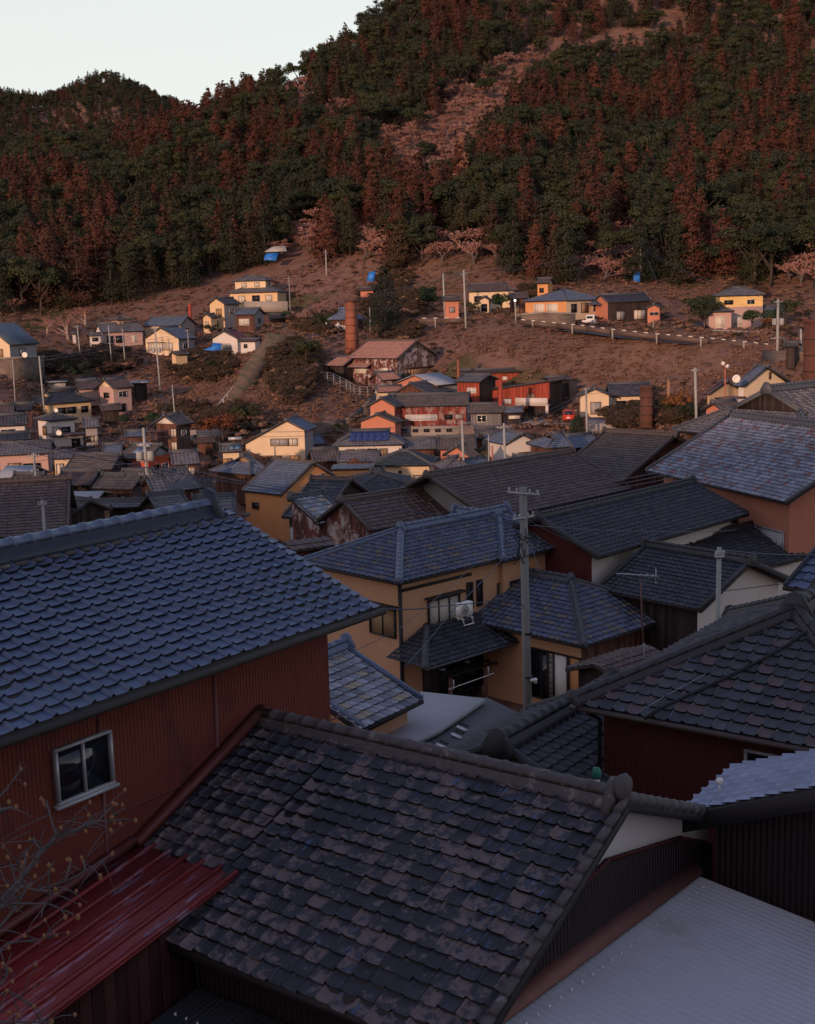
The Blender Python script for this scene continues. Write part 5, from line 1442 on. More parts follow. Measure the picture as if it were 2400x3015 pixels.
def bare_mesh(seed, mat, depth=5, spread=.55, ratio=.72, thick=.02, trunk=.26, bark='pale_bark', minr=.0022):
    rg = random.Random(seed)
    tw, tb = MB(), MB()

    def grow(p, d, ln, r, lev):
        q = p + d * ln
        mid = (p + q) / 2 + np.array([rg.uniform(-1, 1), rg.uniform(-1, 1), 0]) * ln * .06
        (tb if lev < 2 else tw).tube([p, mid, q], [r, r * .85, r * .7], 5 if lev < 2 else 3, caps=False)
        if lev >= depth:
            return
        for _ in range(rg.choice((2, 3, 3)) if lev else 4):
            nd = d + np.array([rg.gauss(0, spread), rg.gauss(0, spread), rg.gauss(.08, spread * .6)])
            nd /= np.linalg.norm(nd)
            if nd[2] < -.2:
                nd[2] *= -.3
            st = p + (q - p) * rg.uniform(.55, 1.0)
            grow(st, nd, ln * ratio * rg.uniform(.75, 1.15), max(r * .62, minr), lev + 1)

    grow(np.array([0, 0, -.04]), np.array([rg.uniform(-.1, .1), rg.uniform(-.1, .1), 1.0]), trunk, thick, 0)
    return tw.mesh('crown', [mat]), tb.mesh('trunk', [bark])


TREES = {
    'cedar_red': [cedar_mesh(s, 'cedar_red', wd) for s, wd in ((1, .17), (2, .20), (3, .15), (4, .185))],
    'cedar_green': [cedar_mesh(s, 'cedar_green', wd) for s, wd in ((5, .19), (6, .22), (7, .17))],
    'broad': [broad_mesh(s, 'broadleaf_green') for s in (11, 12, 13, 14)],
    'bare': [bare_mesh(s, 'bare_twig', 6, .5, .74, .016, .2, 'grey_bark', .0062) for s in (21, 22, 23)],
}
BUSH = {'brush': [broad_mesh(s, 'dry_brush', 7, 70, .035, .55) for s in (31, 32)], 'scrub': [bare_mesh(s, 'dry_brush', 4, .8, .75, .02, .2, 'bark', .006) for s in (33, 34)], 'bush': [broad_mesh(s, 'bush_dark', 9, 110, .026, .7) for s in (35, 36, 37)]}


def plant(name, label, cat, meshes, loc, h, rot=0.0, group=None, wx=1.0):
    t = thing(name, label, cat, loc, rot, group)
    t.scale = (h * wx, h * wx, h)
    for nm, me in zip(('crown', 'trunk'), meshes):
        o = D.objects.new(nm, me)
        COL.objects.link(o)
        o.parent = t
    return t


def proj_px(p):
    z = p @ FWD
    return 1200 + FOC * (p @ RT) / z, 1507.5 - FOC * (p @ UP) / z


FB = np.array([(-400, 930), (0, 925), (150, 930), (300, 900), (420, 880), (560, 850), (660, 815), (770, 780), (860, 765), (980, 775), (1060, 770), (1180, 800), (1260, 780), (1350, 775), (1500, 810), (1560, 835), (1800, 838), (2000, 838), (2150, 835), (2300, 850), (2800, 850)], float)
REDS = [(700, 490, 95, 90), (640, 300, 100, 75), (560, 330, 60, 60), (1330, 80, 110, 80), (1690, 70, 80, 70), (1770, 40, 60, 40), (1700, 330, 190, 70), (1640, 400, 60, 60), (1880, 330, 160, 60), (2050, 110, 90, 60), (2350, 150, 60, 80), (2000, 260, 60, 50), (2250, 320, 90, 60), (1570, 690, 50, 110), (1760, 640, 80, 110), (2040, 620, 90, 120), (2100, 500, 120, 60), (2280, 460, 120, 60), (130, 590, 80, 90), (220, 640, 60, 90), (300, 720, 70, 110), (180, 800, 130, 80), (60, 570, 70, 70), (1170, 570, 160, 80), (1010, 500, 60, 50), (920, 460, 50, 60), (1500, 500, 90, 60), (800, 420, 120, 50), (430, 420, 120, 60), (1230, 640, 60, 50)]
BARES = [(1490, 215, 80, 65), (1400, 300, 100, 85), (1300, 410, 115, 95), (1180, 425, 90, 75), (1265, 510, 90, 60), (1580, 165, 70, 38), (1680, 135, 60, 30), (1830, 110, 110, 42), (1960, 60, 50, 40), (1380, 730, 90, 70), (1280, 700, 60, 60), (930, 650, 75, 50), (870, 680, 40, 40), (1100, 700, 50, 60), (1000, 320, 60, 35), (1750, 750, 60, 50), (2130, 680, 60, 60), (1840, 690, 60, 50), (880, 260, 50, 50), (1060, 110, 40, 25), (330, 880, 90, 50), (560, 880, 60, 30), (1640, 620, 60, 40), (2360, 760, 60, 50)]


def inside(lst, x, y):
    return any(((x - a) / c) ** 2 + ((y - b) / d) ** 2 < 1 for a, b, c, d in lst)


rt = random.Random(99)
cand = []
r = 205.0
while r < 1000:
    step = (4.0 if r < 300 else 4.9 if r < 420 else 6.0 if r < 640 else 6.5)
    a = -22.5
    while a < 22.5:
        x = (r + rt.uniform(-.45, .45) * step) * math.sin(R(a) + rt.uniform(-.4, .4) * step / r)
        y = (r + rt.uniform(-.45, .45) * step) * math.cos(R(a))
        cand.append((x, y))
        a += math.degrees(step / r)
    r += step * 1.0
cx = np.array(cand)
cz = ground(cx[:, 0], cx[:, 1])
allp = np.column_stack([cx, cz])
zc_ = allp @ FWD
px_, py_ = 1200 + FOC * (allp @ RT) / zc_, 1507.5 - FOC * (allp @ UP) / zc_
keep = (py_ < np.interp(px_, FB[:, 0], FB[:, 1]) + 5) & (px_ > -250) & (px_ < 2650) & (py_ > -420)
# hidden behind the skyline: drop points far below the local horizon of nearer ground
order = np.argsort(np.hypot(allp[:, 0], allp[:, 1]))
hor = {}
vis = np.zeros(len(allp), bool)
for i in order:
    if not keep[i]:
        continue
    b = int(px_[i] // 30)
    if py_[i] < hor.get(b, 9e9) + 45:
        vis[i] = True
    hor[b] = min(hor.get(b, 9e9), py_[i])
spec_of = []
idx = [i for i in order if vis[i]]
hd = [(C[0], C[1], max(L, W) * .75) for C, L, W in HOUSES]
rows = []
for i in idx:
    x, y, z = allp[i]
    d = math.hypot(x, y)
    if any((x - a) ** 2 + (y - b) ** 2 < c * c for a, b, c in hd):
        continue
    tpx, tpy = px_[i], py_[i] - 8.5 * FOC / d * .5
    far_hill = d > 640
    u = rt.random()
    if inside(BARES, tpx, tpy) and not far_hill:
        k = 'bare' if u < .95 else 'broad'
    elif inside(REDS, tpx, tpy):
        k = 'cedar_red' if u < .66 else 'cedar_green' if u < .85 else 'broad'
    elif far_hill:
        k = 'cedar_green' if u < .62 else 'cedar_red' if u < .68 else 'broad'
    else:
        hill = tpx < 560 and tpy < 540
        k = ('broad' if u < .62 else 'cedar_green' if u < .93 else 'cedar_red') if hill else ('cedar_red' if u < .07 else 'cedar_green' if u < .58 else 'broad' if u < .96 else 'bare')
    h = {'cedar_red': rt.uniform(9.5, 14), 'cedar_green': rt.uniform(8.5, 12), 'broad': rt.uniform(7, 11.0), 'bare': rt.uniform(7, 10)}[k]
    if far_hill:
        h *= .8
    wx = {'broad': rt.uniform(.95, 1.25), 'bare': rt.uniform(1.3, 1.9)}.get(k, rt.uniform(1.1, 1.4))
    rows.append((k, rt.randrange(len(TREES[k])), x, y, z, h, rt.uniform(0, 6.28), wx))
INFO = {'cedar_red': ('cedar_tree', 'rust red cedar standing in the mountainside forest', 'tree', 'rust red cedars on the mountainside', 300),
        'cedar_green': ('conifer_tree', 'dark green conical conifer standing in the mountainside forest', 'tree', 'dark green conifers on the mountainside', 280),
        'broad': ('broadleaf_tree', 'round crowned dark evergreen tree in the mountainside forest', 'tree', 'evergreen broadleaf trees on the mountainside', 290),
        'bare': ('bare_tree', 'bare pinkish brown tree in the mountainside forest', 'tree', 'bare trees on the mountainside', 140)}
cnt, rest = {}, []
for k, v, x, y, z, h, rot, wx in rows:
    cnt[k] = cnt.get(k, 0) + 1
    nm, lab, cat, grp, lim = INFO[k]
    if cnt[k] <= lim:
        plant(nm, lab, cat, TREES[k][v], (x, y, z), h, rot, grp, wx)
    else:
        rest.append((k, v, x, y, z, h, rot, wx))
print('TREES', cnt, 'rest', len(rest))


def scatter(name, items, table, label=None):
    """one stuff object: geometry nodes put tree meshes on points"""
    keys = [(k, v) for k in table for v in range(len(table[k]))]
    ki = {kv: i for i, kv in enumerate(keys)}
    me = D.meshes.new(name)
    me.from_pydata([it[2:5] for it in items], [], [])
    for nm, typ, vals in (('kind', 'INT', [ki[it[0], it[1]] for it in items]), ('rz', 'FLOAT', [it[6] for it in items]), ('sz', 'FLOAT', [it[5] for it in items]), ('sw', 'FLOAT', [it[7] for it in items])):
        at = me.attributes.new(nm, typ, 'POINT')
        at.data.foreach_set('value', vals)
    o = D.objects.new(name, me)
    COL.objects.link(o)
    ng = D.node_groups.new(name, 'GeometryNodeTree')
    ng.interface.new_socket('Geometry', in_out='INPUT', socket_type='NodeSocketGeometry')
    ng.interface.new_socket('Geometry', in_out='OUTPUT', socket_type='NodeSocketGeometry')
    gi, go = ng.nodes.new('NodeGroupInput'), ng.nodes.new('NodeGroupOutput')
    jn = ng.nodes.new('GeometryNodeJoinGeometry')

    def attr(nm, typ):
        a = ng.nodes.new('GeometryNodeInputNamedAttribute')
        a.data_type = typ
        a.inputs['Name'].default_value = nm
        return a.outputs['Attribute']
    kd, rz, sz, sw = attr('kind', 'INT'), attr('rz', 'FLOAT'), attr('sz', 'FLOAT'), attr('sw', 'FLOAT')
    rot = ng.nodes.new('ShaderNodeCombineXYZ')
    ng.links.new(rz, rot.inputs[2])
    mul = ng.nodes.new('ShaderNodeMath')
    mul.operation = 'MULTIPLY'
    ng.links.new(sz, mul.inputs[0])
    ng.links.new(sw, mul.inputs[1])
    sc = ng.nodes.new('ShaderNodeCombineXYZ')
    ng.links.new(mul.outputs[0], sc.inputs[0])
    ng.links.new(mul.outputs[0], sc.inputs[1])
    ng.links.new(sz, sc.inputs[2])
    for (k, v), i in ki.items():
        src = D.objects.new('%s_source' % name, table[k][v][2])
        oi = ng.nodes.new('GeometryNodeObjectInfo')
        oi.inputs['Object'].default_value = src
        oi.inputs['As Instance'].default_value = True
        ip = ng.nodes.new('GeometryNodeInstanceOnPoints')
        cmp_ = ng.nodes.new('FunctionNodeCompare')
        cmp_.data_type = 'INT'
        cmp_.operation = 'EQUAL'
        ng.links.new(kd, cmp_.inputs[2])
        cmp_.inputs[3].default_value = i
        ng.links.new(gi.outputs[0], ip.inputs['Points'])
        ng.links.new(cmp_.outputs[0], ip.inputs['Selection'])
        ng.links.new(oi.outputs['Geometry'], ip.inputs['Instance'])
        ng.links.new(rot.outputs[0], ip.inputs['Rotation'])
        ng.links.new(sc.outputs[0], ip.inputs['Scale'])
        ng.links.new(ip.outputs[0], jn.inputs[0])
    ng.links.new(jn.outputs[0], go.inputs[0])
    md = o.modifiers.new('scatter', 'NODES')
    md.node_group = ng
    return tag(o, label, None, kind='stuff')


def joined(crown, trunk):
    """crown and trunk as one mesh for the scattered copies"""
    va = np.zeros(len(crown.vertices) * 3, np.float32)
    crown.vertices.foreach_get('co', va)
    vb = np.zeros(len(trunk.vertices) * 3, np.float32)
    trunk.vertices.foreach_get('co', vb)
    mb = MB()
    mb.add(va.reshape(-1, 3), [tuple(p.vertices) for p in crown.polygons], 0)
    mb.add(vb.reshape(-1, 3), [tuple(p.vertices) for p in trunk.polygons], 1)
    return mb.mesh('tree', [crown.materials[0].name, trunk.materials[0].name])


for tb_ in (TREES, BUSH):
    for k in tb_:
        tb_[k] = [(c, t_, joined(c, t_)) for c, t_ in tb_[k]]
scatter('forest', rest, TREES)

# brush and scrub on the open slopes
GREEN = [(1380, 1000, 60, 25), (1150, 1010, 40, 30)]
BROWN = [(1900, 1060, 420, 75), (1500, 1050, 170, 80), (900, 1150, 220, 110), (700, 1050, 60, 60), (1500, 770, 170, 40), (1150, 840, 160, 40), (2030, 860, 150, 22), (1350, 860, 160, 40), (560, 1110, 140, 70), (700, 1150, 90, 100), (600, 1050, 70, 50)]
DARKB = [(600, 1090, 90, 45), (860, 1110, 70, 90), (880, 1060, 50, 40), (1180, 990, 60, 30), (300, 1070, 100, 35), (740, 1280, 70, 30), (690, 1240, 60, 30), (1150, 900, 90, 60), (2200, 870, 60, 20), (1560, 880, 40, 25), (560, 1240, 90, 30), (1830, 1250, 40, 30), (1960, 1230, 90, 30), (1160, 830, 60, 30), (950, 960, 90, 30), (150, 1080, 120, 25)]
items = []
rs = random.Random(5)
NB = 52000
aa = np.array([rs.uniform(-20, 20) for _ in range(NB)])
dd_ = np.array([rs.uniform(100, 240) for _ in range(NB)])
bx, by = dd_ * np.sin(np.radians(aa)), dd_ * np.cos(np.radians(aa))
bz = ground(bx, by)
hd2 = np.array([(C[0], C[1], L * .5 + .3, W * .5 + .3) for C, L, W in HOUSES])
pp = np.column_stack([bx, by, bz])
zz_ = pp @ FWD
bpx, bpy = 1200 + FOC * (pp @ RT) / zz_, 1507.5 - FOC * (pp @ UP) / zz_
for i in range(NB):
    x, y = bpx[i], bpy[i]
    if not (-60 < x < 2460 and y < 1420):
        continue
    if (np.hypot(hd2[:, 0] - bx[i], hd2[:, 1] - by[i]) < np.maximum(hd2[:, 2], hd2[:, 3]) * .95).any():
        continue
    u = rs.random()
    if inside(DARKB, x, y):
        k = 'bush' if u < .6 else 'scrub' if u < .8 else 'brush'
        h = rs.uniform(1.0, 2.4)
        if u > .55 and rs.random() < .5:
            continue
    elif inside(BROWN, x, y):
        k = 'scrub' if u < .55 else 'brush'
        h = rs.uniform(.35, .9)
    elif u < .42:
        k = 'bush' if u < .05 else 'scrub' if u < .26 else 'brush'
        h = rs.uniform(.4, 1.2)
    else:
        continue
    items.append((k, rs.randrange(len(BUSH[k])), bx[i], by[i], bz[i] - .05, h, rs.uniform(0, 6.28), rs.uniform(1, 1.7)))
print('BRUSH', len(items))
scatter('undergrowth', items, BUSH)


def at_ground(x, y, d):
    p = P(x, y, d)
    p[2] = ground(p[0], p[1])[0]
    return p

# ================================================================ POLES, WIRES, CHIMNEYS
def pole(label, top, bot, d, r=.13, mat='pole_concrete', arms=(), cat='utility pole', name='utility_pole', zbot=None, extra=None, group=None):
    a, b = P(*top, d), P(*bot, d)
    gz_ = min(b[2], ground(b[0], b[1])[0]) - .3 if zbot is None else zbot
    t = thing(name, label, cat, (b[0], b[1], gz_), 0, group)
    H = a[2] - gz_
    dx = np.array([a[0] - b[0], 0, 0])
    mb = MB()
    mb.tube([(0, 0, 0), (dx[0], 0, H)], [r * 1.25, r], 12)
    mb.obj('shaft', [mat], t)
    for dz, w, rot in arms:
        ab = MB()
        m_ = np.array([[math.cos(R(rot)), math.sin(R(rot)), 0], [-math.sin(R(rot)), math.cos(R(rot)), 0], [0, 0, 1]])
        ab.box((dx[0], -r * .9, H - dz), (w, .06, .06), 0, m_)
        ar = ab.obj('crossarm', ['steel'], t)
        for s_ in (-.45, -.2, .2, .45):
            p = np.array([s_ * w, 0, 0]) @ m_
            ib = MB()
            ib.lathe([(.018, 0), (.032, .03), (.018, .05), (.032, .08), (.0, .11)], 8, (dx[0] + p[0], p[1] - r * .9, H - dz + .04))
            ib.obj('insulator', ['insulator_grey'], ar)
    if extra == 'transformer':
        for s_ in (-1, 1):
            tb = MB()
            tb.lathe([(0, 0), (.22, 0), (.24, .05), (.24, .6), (.2, .66), (0, .68)], 12, (dx[0] * .8 + s_ * .38, -.1, H * .62))
            tb.obj('transformer', ['pole_concrete'], t)
    if extra == 'lamp':
        tb = MB()
        tb.lathe([(0, -.16), (.11, -.12), (.16, 0), (.11, .12), (0, .16)], 12, (dx[0], 0, H + .12))
        tb.obj('lamp_globe', ['lamp_glow'], t)
    if extra == 'speaker':
        for s_, yaw in ((-1, -40), (1, 25)):
            hb = MB()
            n = np.array([math.sin(R(yaw)), -math.cos(R(yaw)), 0])
            p = np.array([dx[0], 0, H - .25 - .12 * s_])
            hb.tube([p, p + n * .2, p + n * .42], [.05, .08, .19], 14)
            hb.obj('horn', ['white_paint'], t)
    return t


t_ = NT('lamp_glow')
t_.b.inputs['Emission Color'].default_value = (1, .95, .85, 1)
t_.b.inputs['Emission Strength'].default_value = 2.5
t_.fin((.8, .8, .75), .4)

MAINP = pole('tall concrete pole with two crossarms in front of the ochre house', (1540, 1434), (1556, 2085), 35, .108, mat='pole_dark', arms=((.17, 1.05, -38), (.86, .8, 40)), zbot=-14.6)
mb = MB()
rp_ = random.Random(8)
for i in range(16):
    a = np.array([rp_.uniform(-.35, .25), rp_.uniform(-.35, -.12), 6.15 + rp_.uniform(-.75, .15)])
    b = a + np.array([rp_.uniform(-.35, .35), rp_.uniform(-.1, .1), rp_.uniform(-.5, .3)])
    mb.tube([a, (a + b) / 2 + np.array([0, -.05, -.12]), b], .018, 4)
o = mb.obj('cable_bundle', ['cable'], MAINP)
mt = P(1540, 1434, 35)
o.location = (0, 0, mt[2] + 14.6 - 7.35)
mb = MB()
for k, z in enumerate((2.2, 3.9, 5.2)):
    mb.lathe([(.13, -.03), (.145, -.03), (.145, .03), (.13, .03)], 12, (0, 0, z))
mb.obj('strap', ['cable'], MAINP)
mb = MB()
mb.box((.0, -.14, 1.9), (.07, .02, .4))
mb.box((.0, -.14, 2.45), (.07, .02, .25))
mb.obj('plate', ['white_paint'], MAINP)
mb = MB()
mb.box((.15, -.14, 3.85), (.2, .16, .06))
mb.box((.2, -.14, 3.79), (.1, .1, .06))
mb.obj('street_light', ['plastic_white'], MAINP)
pole('slim pale post rising beyond the hip of the dark maroon house', (2118, 1612), (2110, 1800), 27, .052, arms=((.2, .22, 20),))
PL = [
    ('utility pole beside the tiny white shed on the far left hillside', c1(487, 445), c1(508, 612), 188, .12, ((.25, 1.3, 20),), None),
    ('utility pole left of two in front of the long grey roofed house', c1(685, 445), c1(704, 645), 185, .12, (), None),
    ('utility pole nearest the cream gabled house, without crossarm', c1(772, 468), c1(788, 628), 186, .12, (), None),
    ('utility pole with transformer in front of the cream gabled house', c1(977, 450), c1(1008, 748), 168, .15, ((.3, 1.4, 20),), 'transformer'),
    ('utility pole behind the blue tarp by the maroon roof', c1(1185, 472), c1(1190, 560), 196, .1, ((.2, 1.0, 20),), None),
    ('utility pole below the stone base of the warehouse', c1(247, 640), c1(270, 828), 150, .14, (), None),
    ('slanting thin pole at the left edge below the warehouse', c1(80, 660), c1(88, 832), 148, .09, (), None),
    ('thin pole on the grassy bank behind the brown boarded house', c1(1088, 825), c1(1107, 990), 134, .09, (), None),
    ('lone utility pole on the meadow under the forest edge', c2(770, -30), c2(778, 182), 231, .16, ((.5, 1.2, 10),), None),
    ('thin pole right of the topmost hillside house', c2(537, 140), c2(545, 292), 214, .08, ((.3, 1.1, 10),), None),
    ('bare pole without crossarm left of the salmon walled hut', c2(1512, 117), c2(1523, 398), 184, .17, (), None),
    ('tall pole with crossarm right of the salmon walled hut', c2(1642, 95), c2(1658, 518), 172, .18, ((.5, 1.3, 0), (.75, 1.2, 0)), None),
    ('pole with guy wire at the forest edge behind the dark barn', c4(455, -80), c4(457, 198), 206, .15, ((.2, 1.4, 10),), None),
    ('utility pole with transformers right of the yellow two storey house', c4(1449, 322), c4(1443, 782), 132, .19, ((.3, 1.1, 0), (4.0, 1.9, 5)), 'transformer'),
    ('grey post beside the large brick chimney at the right edge', c4(1613, 535), c4(1617, 712), 124, .14, (), None),
    ('utility pole in front of the yellow bungalow', c8(62, 350), c8(72, 655), 122, .14, ((.1, .9, 0),), None),
    ('grey pole in front of the autumn shrubs by the white balcony', c8(850, 202), c8(862, 620), 106, .16, ((.25, .9, 10),), None),
    ('blue grey pole before the factory base', c7(458, 535), c7(476, 965), 100, .14, ((.25, 1.6, 0),), None),
    ('slim pole left of the white gabled valley house', c7(682, 655), c7(685, 950), 101, .07, (), None),
    ('crossarmed pole at the corner of the white gabled valley house', c7(811, 560), c7(826, 935), 99, .13, ((.35, 1.5, 12),), None),
    ('pole with many arms in front of the red walled house', c5(905, 235), c5(942, 692), 88, .15, ((1.2, 1.3, 20), (2.4, 1.0, 60), (3.3, 1.4, -20)), 'transformer'),
    ('pole among the low roofs at the lower left', c5(213, 395), c5(238, 655), 84, .11, ((.2, .9, 10), (1.2, .7, 40)), None),
    ('pale pole rising in front of the large plain brown roof', c5(268, 692), c5(280, 925), 58, .10, ((.2, .5, 10),), None),
    ('short pole behind the orange building ridge', c6(448, 222), c6(450, 300), 118, .08, (), None)]
for lab, a, b, d, r_, arms, ex in PL:
    pole(lab, a, b, d, r_ * .66, arms=[(z_, w_ * .8, q_) for z_, w_, q_ in arms], extra=ex)
pole('brown wooden pole among the autumn shrubs', c8(658, 290), c8(664, 602), 121, .13, mat='pole_brown')
pole('thin rusty pole left of the white gabled valley house', c7(714, 752), c7(716, 945), 101, .06, mat='copper_pipe')
pole('loudspeaker mast with two white horns before the cream gabled house', c8(1066, 160), c8(1072, 375), 110, .06, mat='copper_pipe', cat='loudspeaker mast', name='loudspeaker_mast', extra='speaker')
pole('street lamp with a glowing white globe at the guard rail bend', c3(905, 392), c3(914, 570), 168, .07, cat='street lamp', name='street_lamp', extra='lamp')
pole('thin lamp post left of the dark spruce', c2(1048, 330), c2(1052, 490), 184, .06, cat='lamp post', name='lamp_post')
pole('short post with a small sign on the bank above the guard rail', c4(547, 475), c4(550, 565), 161, .05, cat='sign post', name='sign_post')


def wire(label, pts, r=.012, sag=.0):
    pts = [np.asarray(p, float) for p in pts]
    out_ = []
    for i in range(len(pts) - 1):
        n = 14
        L = np.linalg.norm(pts[i + 1] - pts[i])
        for k in range(n + (i == len(pts) - 2)):
            s_ = k / n
            p = pts[i] * (1 - s_) + pts[i + 1] * s_
            p[2] -= 4 * sag * L * s_ * (1 - s_)
            out_.append(p)
    mb = MB()
    mb.tube(out_, r, 5)
    return tag(mb.obj('overhead_wire', ['wire_sky_tint']), label, 'wire', 'overhead wires')


TOP = P(1540, 1440, 34.9)
for k, (ya, tx, ty, td) in enumerate(((1438, 2440, 1262, 70), (1447, 2440, 1275, 69), (1456, 2440, 1290, 68))):
    wire(('topmost', 'middle', 'lowest')[k] + ' of three wires running right from the tall pole across the pale roof', [P(1552 + k * 22, ya + k * 4, 35), P(1830, 1412 + k * 12, 46), P(tx, ty, td)], .014, .006)
wire('black wire crossing from the left edge to the tall pole below its top', [P(-60, 1275, 46), P(760, 1432, 40), P(1530, 1545, 35)], .017, .008)
wire('thin sky-tinted wire from the tall pole down to the ochre house corner', [P(1536, 1560, 35), P(1180, 1588, 37), P(880, 1605, 40)], .009, .012)
wire('wire from the tall pole to the insulator on the low ochre house', [P(1548, 1560, 35), P(1590, 1680, 34), P(1745, 1935, 33)], .010, .01)
wire('black wire from the blue roof corner to the tall pole at mid height', [P(1116, 1792, 17.8), P(1290, 1785, 26), P(1515, 1757, 34.6), P(1545, 1790, 34.8)], .012, .004)
wire('wire with a white joint from the tall pole over the black tiles', [P(1548, 1545, 35), P(1888, 1564, 40), P(2180, 1560, 46)], .010, .006)
wire('lower drop wire from the ochre wall up to the tall pole', [P(980, 1945, 24), P(1180, 1848, 30), P(1395, 1665, 36)], .008, .004)
wire('guy wire slanting down from the pole at the forest edge', [P(*c4(485, -20), 205), P(*c4(560, 160), 198), P(*c4(640, 300), 190)], .03, .0)
wire('wire along the left lower roofs in front of the red house', [P(*c5(-20, 275), 70), P(*c5(500, 385), 80), P(*c5(925, 440), 88)], .02, .004)
wire('wire crossing in front of the orange building', [P(*c5(940, 440), 88), P(*c5(1300, 520), 70), P(*c5(1716, 595), 55)], .014, .006)
wire('wire from the pole with many arms to the far left roofs', [P(*c5(935, 450), 88), P(*c5(600, 470), 95), P(*c5(230, 400), 84)], .015, .006)
wire('wire between the valley pole and the crossarmed pole', [P(*c7(460, 545), 100), P(*c7(640, 600), 100), P(*c7(815, 570), 99)], .015, .01)

tops = {l: P(*a_, d_) for l, a_, b_, d_, *_r in PL}
ks = list(tops)
for i, (a_, b_) in enumerate(((0, 1), (1, 2), (2, 3), (3, 4), (8, 9), (10, 11), (11, 12), (11, 5), (13, 14), (13, 16), (15, 16), (17, 18), (18, 19), (17, 19), (20, 21), (21, 22), (19, 15), (20, 17), (7, 20), (12, 13), (5, 3))):
    for k in range(2):
        off = np.array([0, 0, -.25 - .35 * k])
        wire('%s wire from %s to %s' % (('upper', 'lower')[k], 'the ' + ' '.join(ks[a_].split()[:5]), 'the ' + ' '.join(ks[b_].split()[:4])), [tops[ks[a_]] + off, tops[ks[b_]] + off], .016, .012)

# thick black cable lying over the slate tiles of the maroon house
C0 = PZ(1684, 2072, -6.8)
axn = np.array([math.cos(R(TH2)), math.sin(R(TH2)), 0])
inn = np.array([math.cos(R(TH1)), math.sin(R(TH1)), 0])
nrm = np.cross(axn, inn * math.cos(R(25)) + np.array([0, 0, math.sin(R(25))]))


def on_rd(x, y, lift=.10):
    r = ray(x, y)
    return r * ((C0 @ nrm) / (r @ nrm)) + nrm * lift


mb = MB()
pts = [on_rd(x, y, .09) for x, y in ((1900, 2128), (1945, 2098), (2060, 2045), (2160, 1998), (2250, 1952), (2330, 1905), (2365, 1880), (2420, 1856))]
mb.tube(pts, .03, 6)
cab = tag(mb.obj('cable', ['cable']), 'thick black cable with clips draped across the slate grey tiles', 'cable')
mb = MB()
mb.tube([on_rd(x, y, .06) for x, y in ((1878, 2108), (1960, 2058), (2080, 1992))], .006, 4)
tag(mb.obj('cable', ['aluminium']), 'thin pale wire lying beside the thick black cable on slate tiles', 'cable')

# ---------------------------------------------------------------- chimneys
def chimney(label, top, bot, d, wt, wb_, mat='chimney_brick', bands=0, cap=True, zbot=None, th=20):
    a, b = P(*top, d), P(*bot, d)
    z0_ = (min(b[2], ground(b[0], b[1])[0]) - .5) if zbot is None else zbot
    H = a[2] - z0_
    t = thing('chimney', label, 'chimney', (b[0], b[1], z0_), R(th))
    mb = MB()
    mb.box((0, 0, H / 2), (wb_, wb_, H), 0, taper=wt / wb_)
    mb.obj('stack', [mat], t)
    for i in range(bands):
        z = H * (i + 1) / (bands + 1)
        w_ = wb_ + (wt - wb_) * z / H + .05
        bb = MB()
        for x, y, sx, sy in ((0, -w_ / 2, w_ + .04, .05), (0, w_ / 2, w_ + .04, .05), (-w_ / 2, 0, .05, w_ - .06), (w_ / 2, 0, .05, w_ - .06)):
            bb.box((x, y, z), (sx, sy, .06))
        bb.obj('iron_band', ['dark_timber'], t)
    if cap:
        cb = MB()
        cb.box((0, 0, H + .12), (wt * 1.12, wt * 1.12, .28))
        cb.box((0, 0, H + .28), (wt * .8, wt * .8, .06), 1)
        cb.obj('cap', ['dark_chimney_brick', 'dark_timber'], t)
    return t


chimney('tall tapering orange red brick chimney behind the kiln workshop', c2(927, 300), c2(940, 620), 168, 1.05, 1.5, bands=7, th=56)
chimney('dark square brick chimney beside the yellow bungalow', c8(496, 352), c8(505, 690), 118, 1.02, 1.1, 'dark_chimney_brick', bands=5, th=56)
chimney('large dark brick chimney cut by the right edge', (2400, 950), (2400, 1200), 92, 1.35, 1.5, 'dark_chimney_brick', bands=6, th=50)
chimney('slim bright red brick chimney in front of the red workshop', c7(780, 195), c7(784, 418), 131, .34, .40, 'red_brick', cap=False, th=15)
chimney('slim rusty chimney between pale sheet barn and slope', c7(429, 22), c7(428, 150), 150, .26, .30, 'chimney_brick', th=10)
chimney('tiny red chimney on the far left hillside', c1(1198, 310), c1(1200, 365), 218, .5, .55, 'red_brick', cap=False)

# ---------------------------------------------------------------- walls, rails, road
def wall_run(name, label, pts, mat, cat='wall', thick=.3, cap_=None, deep=1.0):
    """pts: (px, py_top, py_bottom, distance)"""
    t_a = [P(x, y, d) for x, y, yb, d in pts]
    t_b = [P(x, yb, d) for x, y, yb, d in pts]
    o0 = t_b[0]
    t = thing(name, label, cat, o0)
    mb = MB()
    for i in range(len(pts) - 1):
        a0, a1, b0, b1 = t_a[i] - o0, t_a[i + 1] - o0, t_b[i] - o0 - (0, 0, deep), t_b[i + 1] - o0 - (0, 0, deep)
        dv = a1 - a0
        n = np.array([-dv[1], dv[0], 0])
        n = n / np.linalg.norm(n) * thick
        mb.prism([b0, b1, a1, a0], n)
    mb.obj('wall', [mat], t)
    if cap_:
        cb = MB()
        for i in range(len(pts) - 1):
            cb.tube([t_a[i] - o0 + (0, 0, .04), t_a[i + 1] - o0 + (0, 0, .04)], .12, 4)
        cb.obj('coping', [cap_], t)
    return t


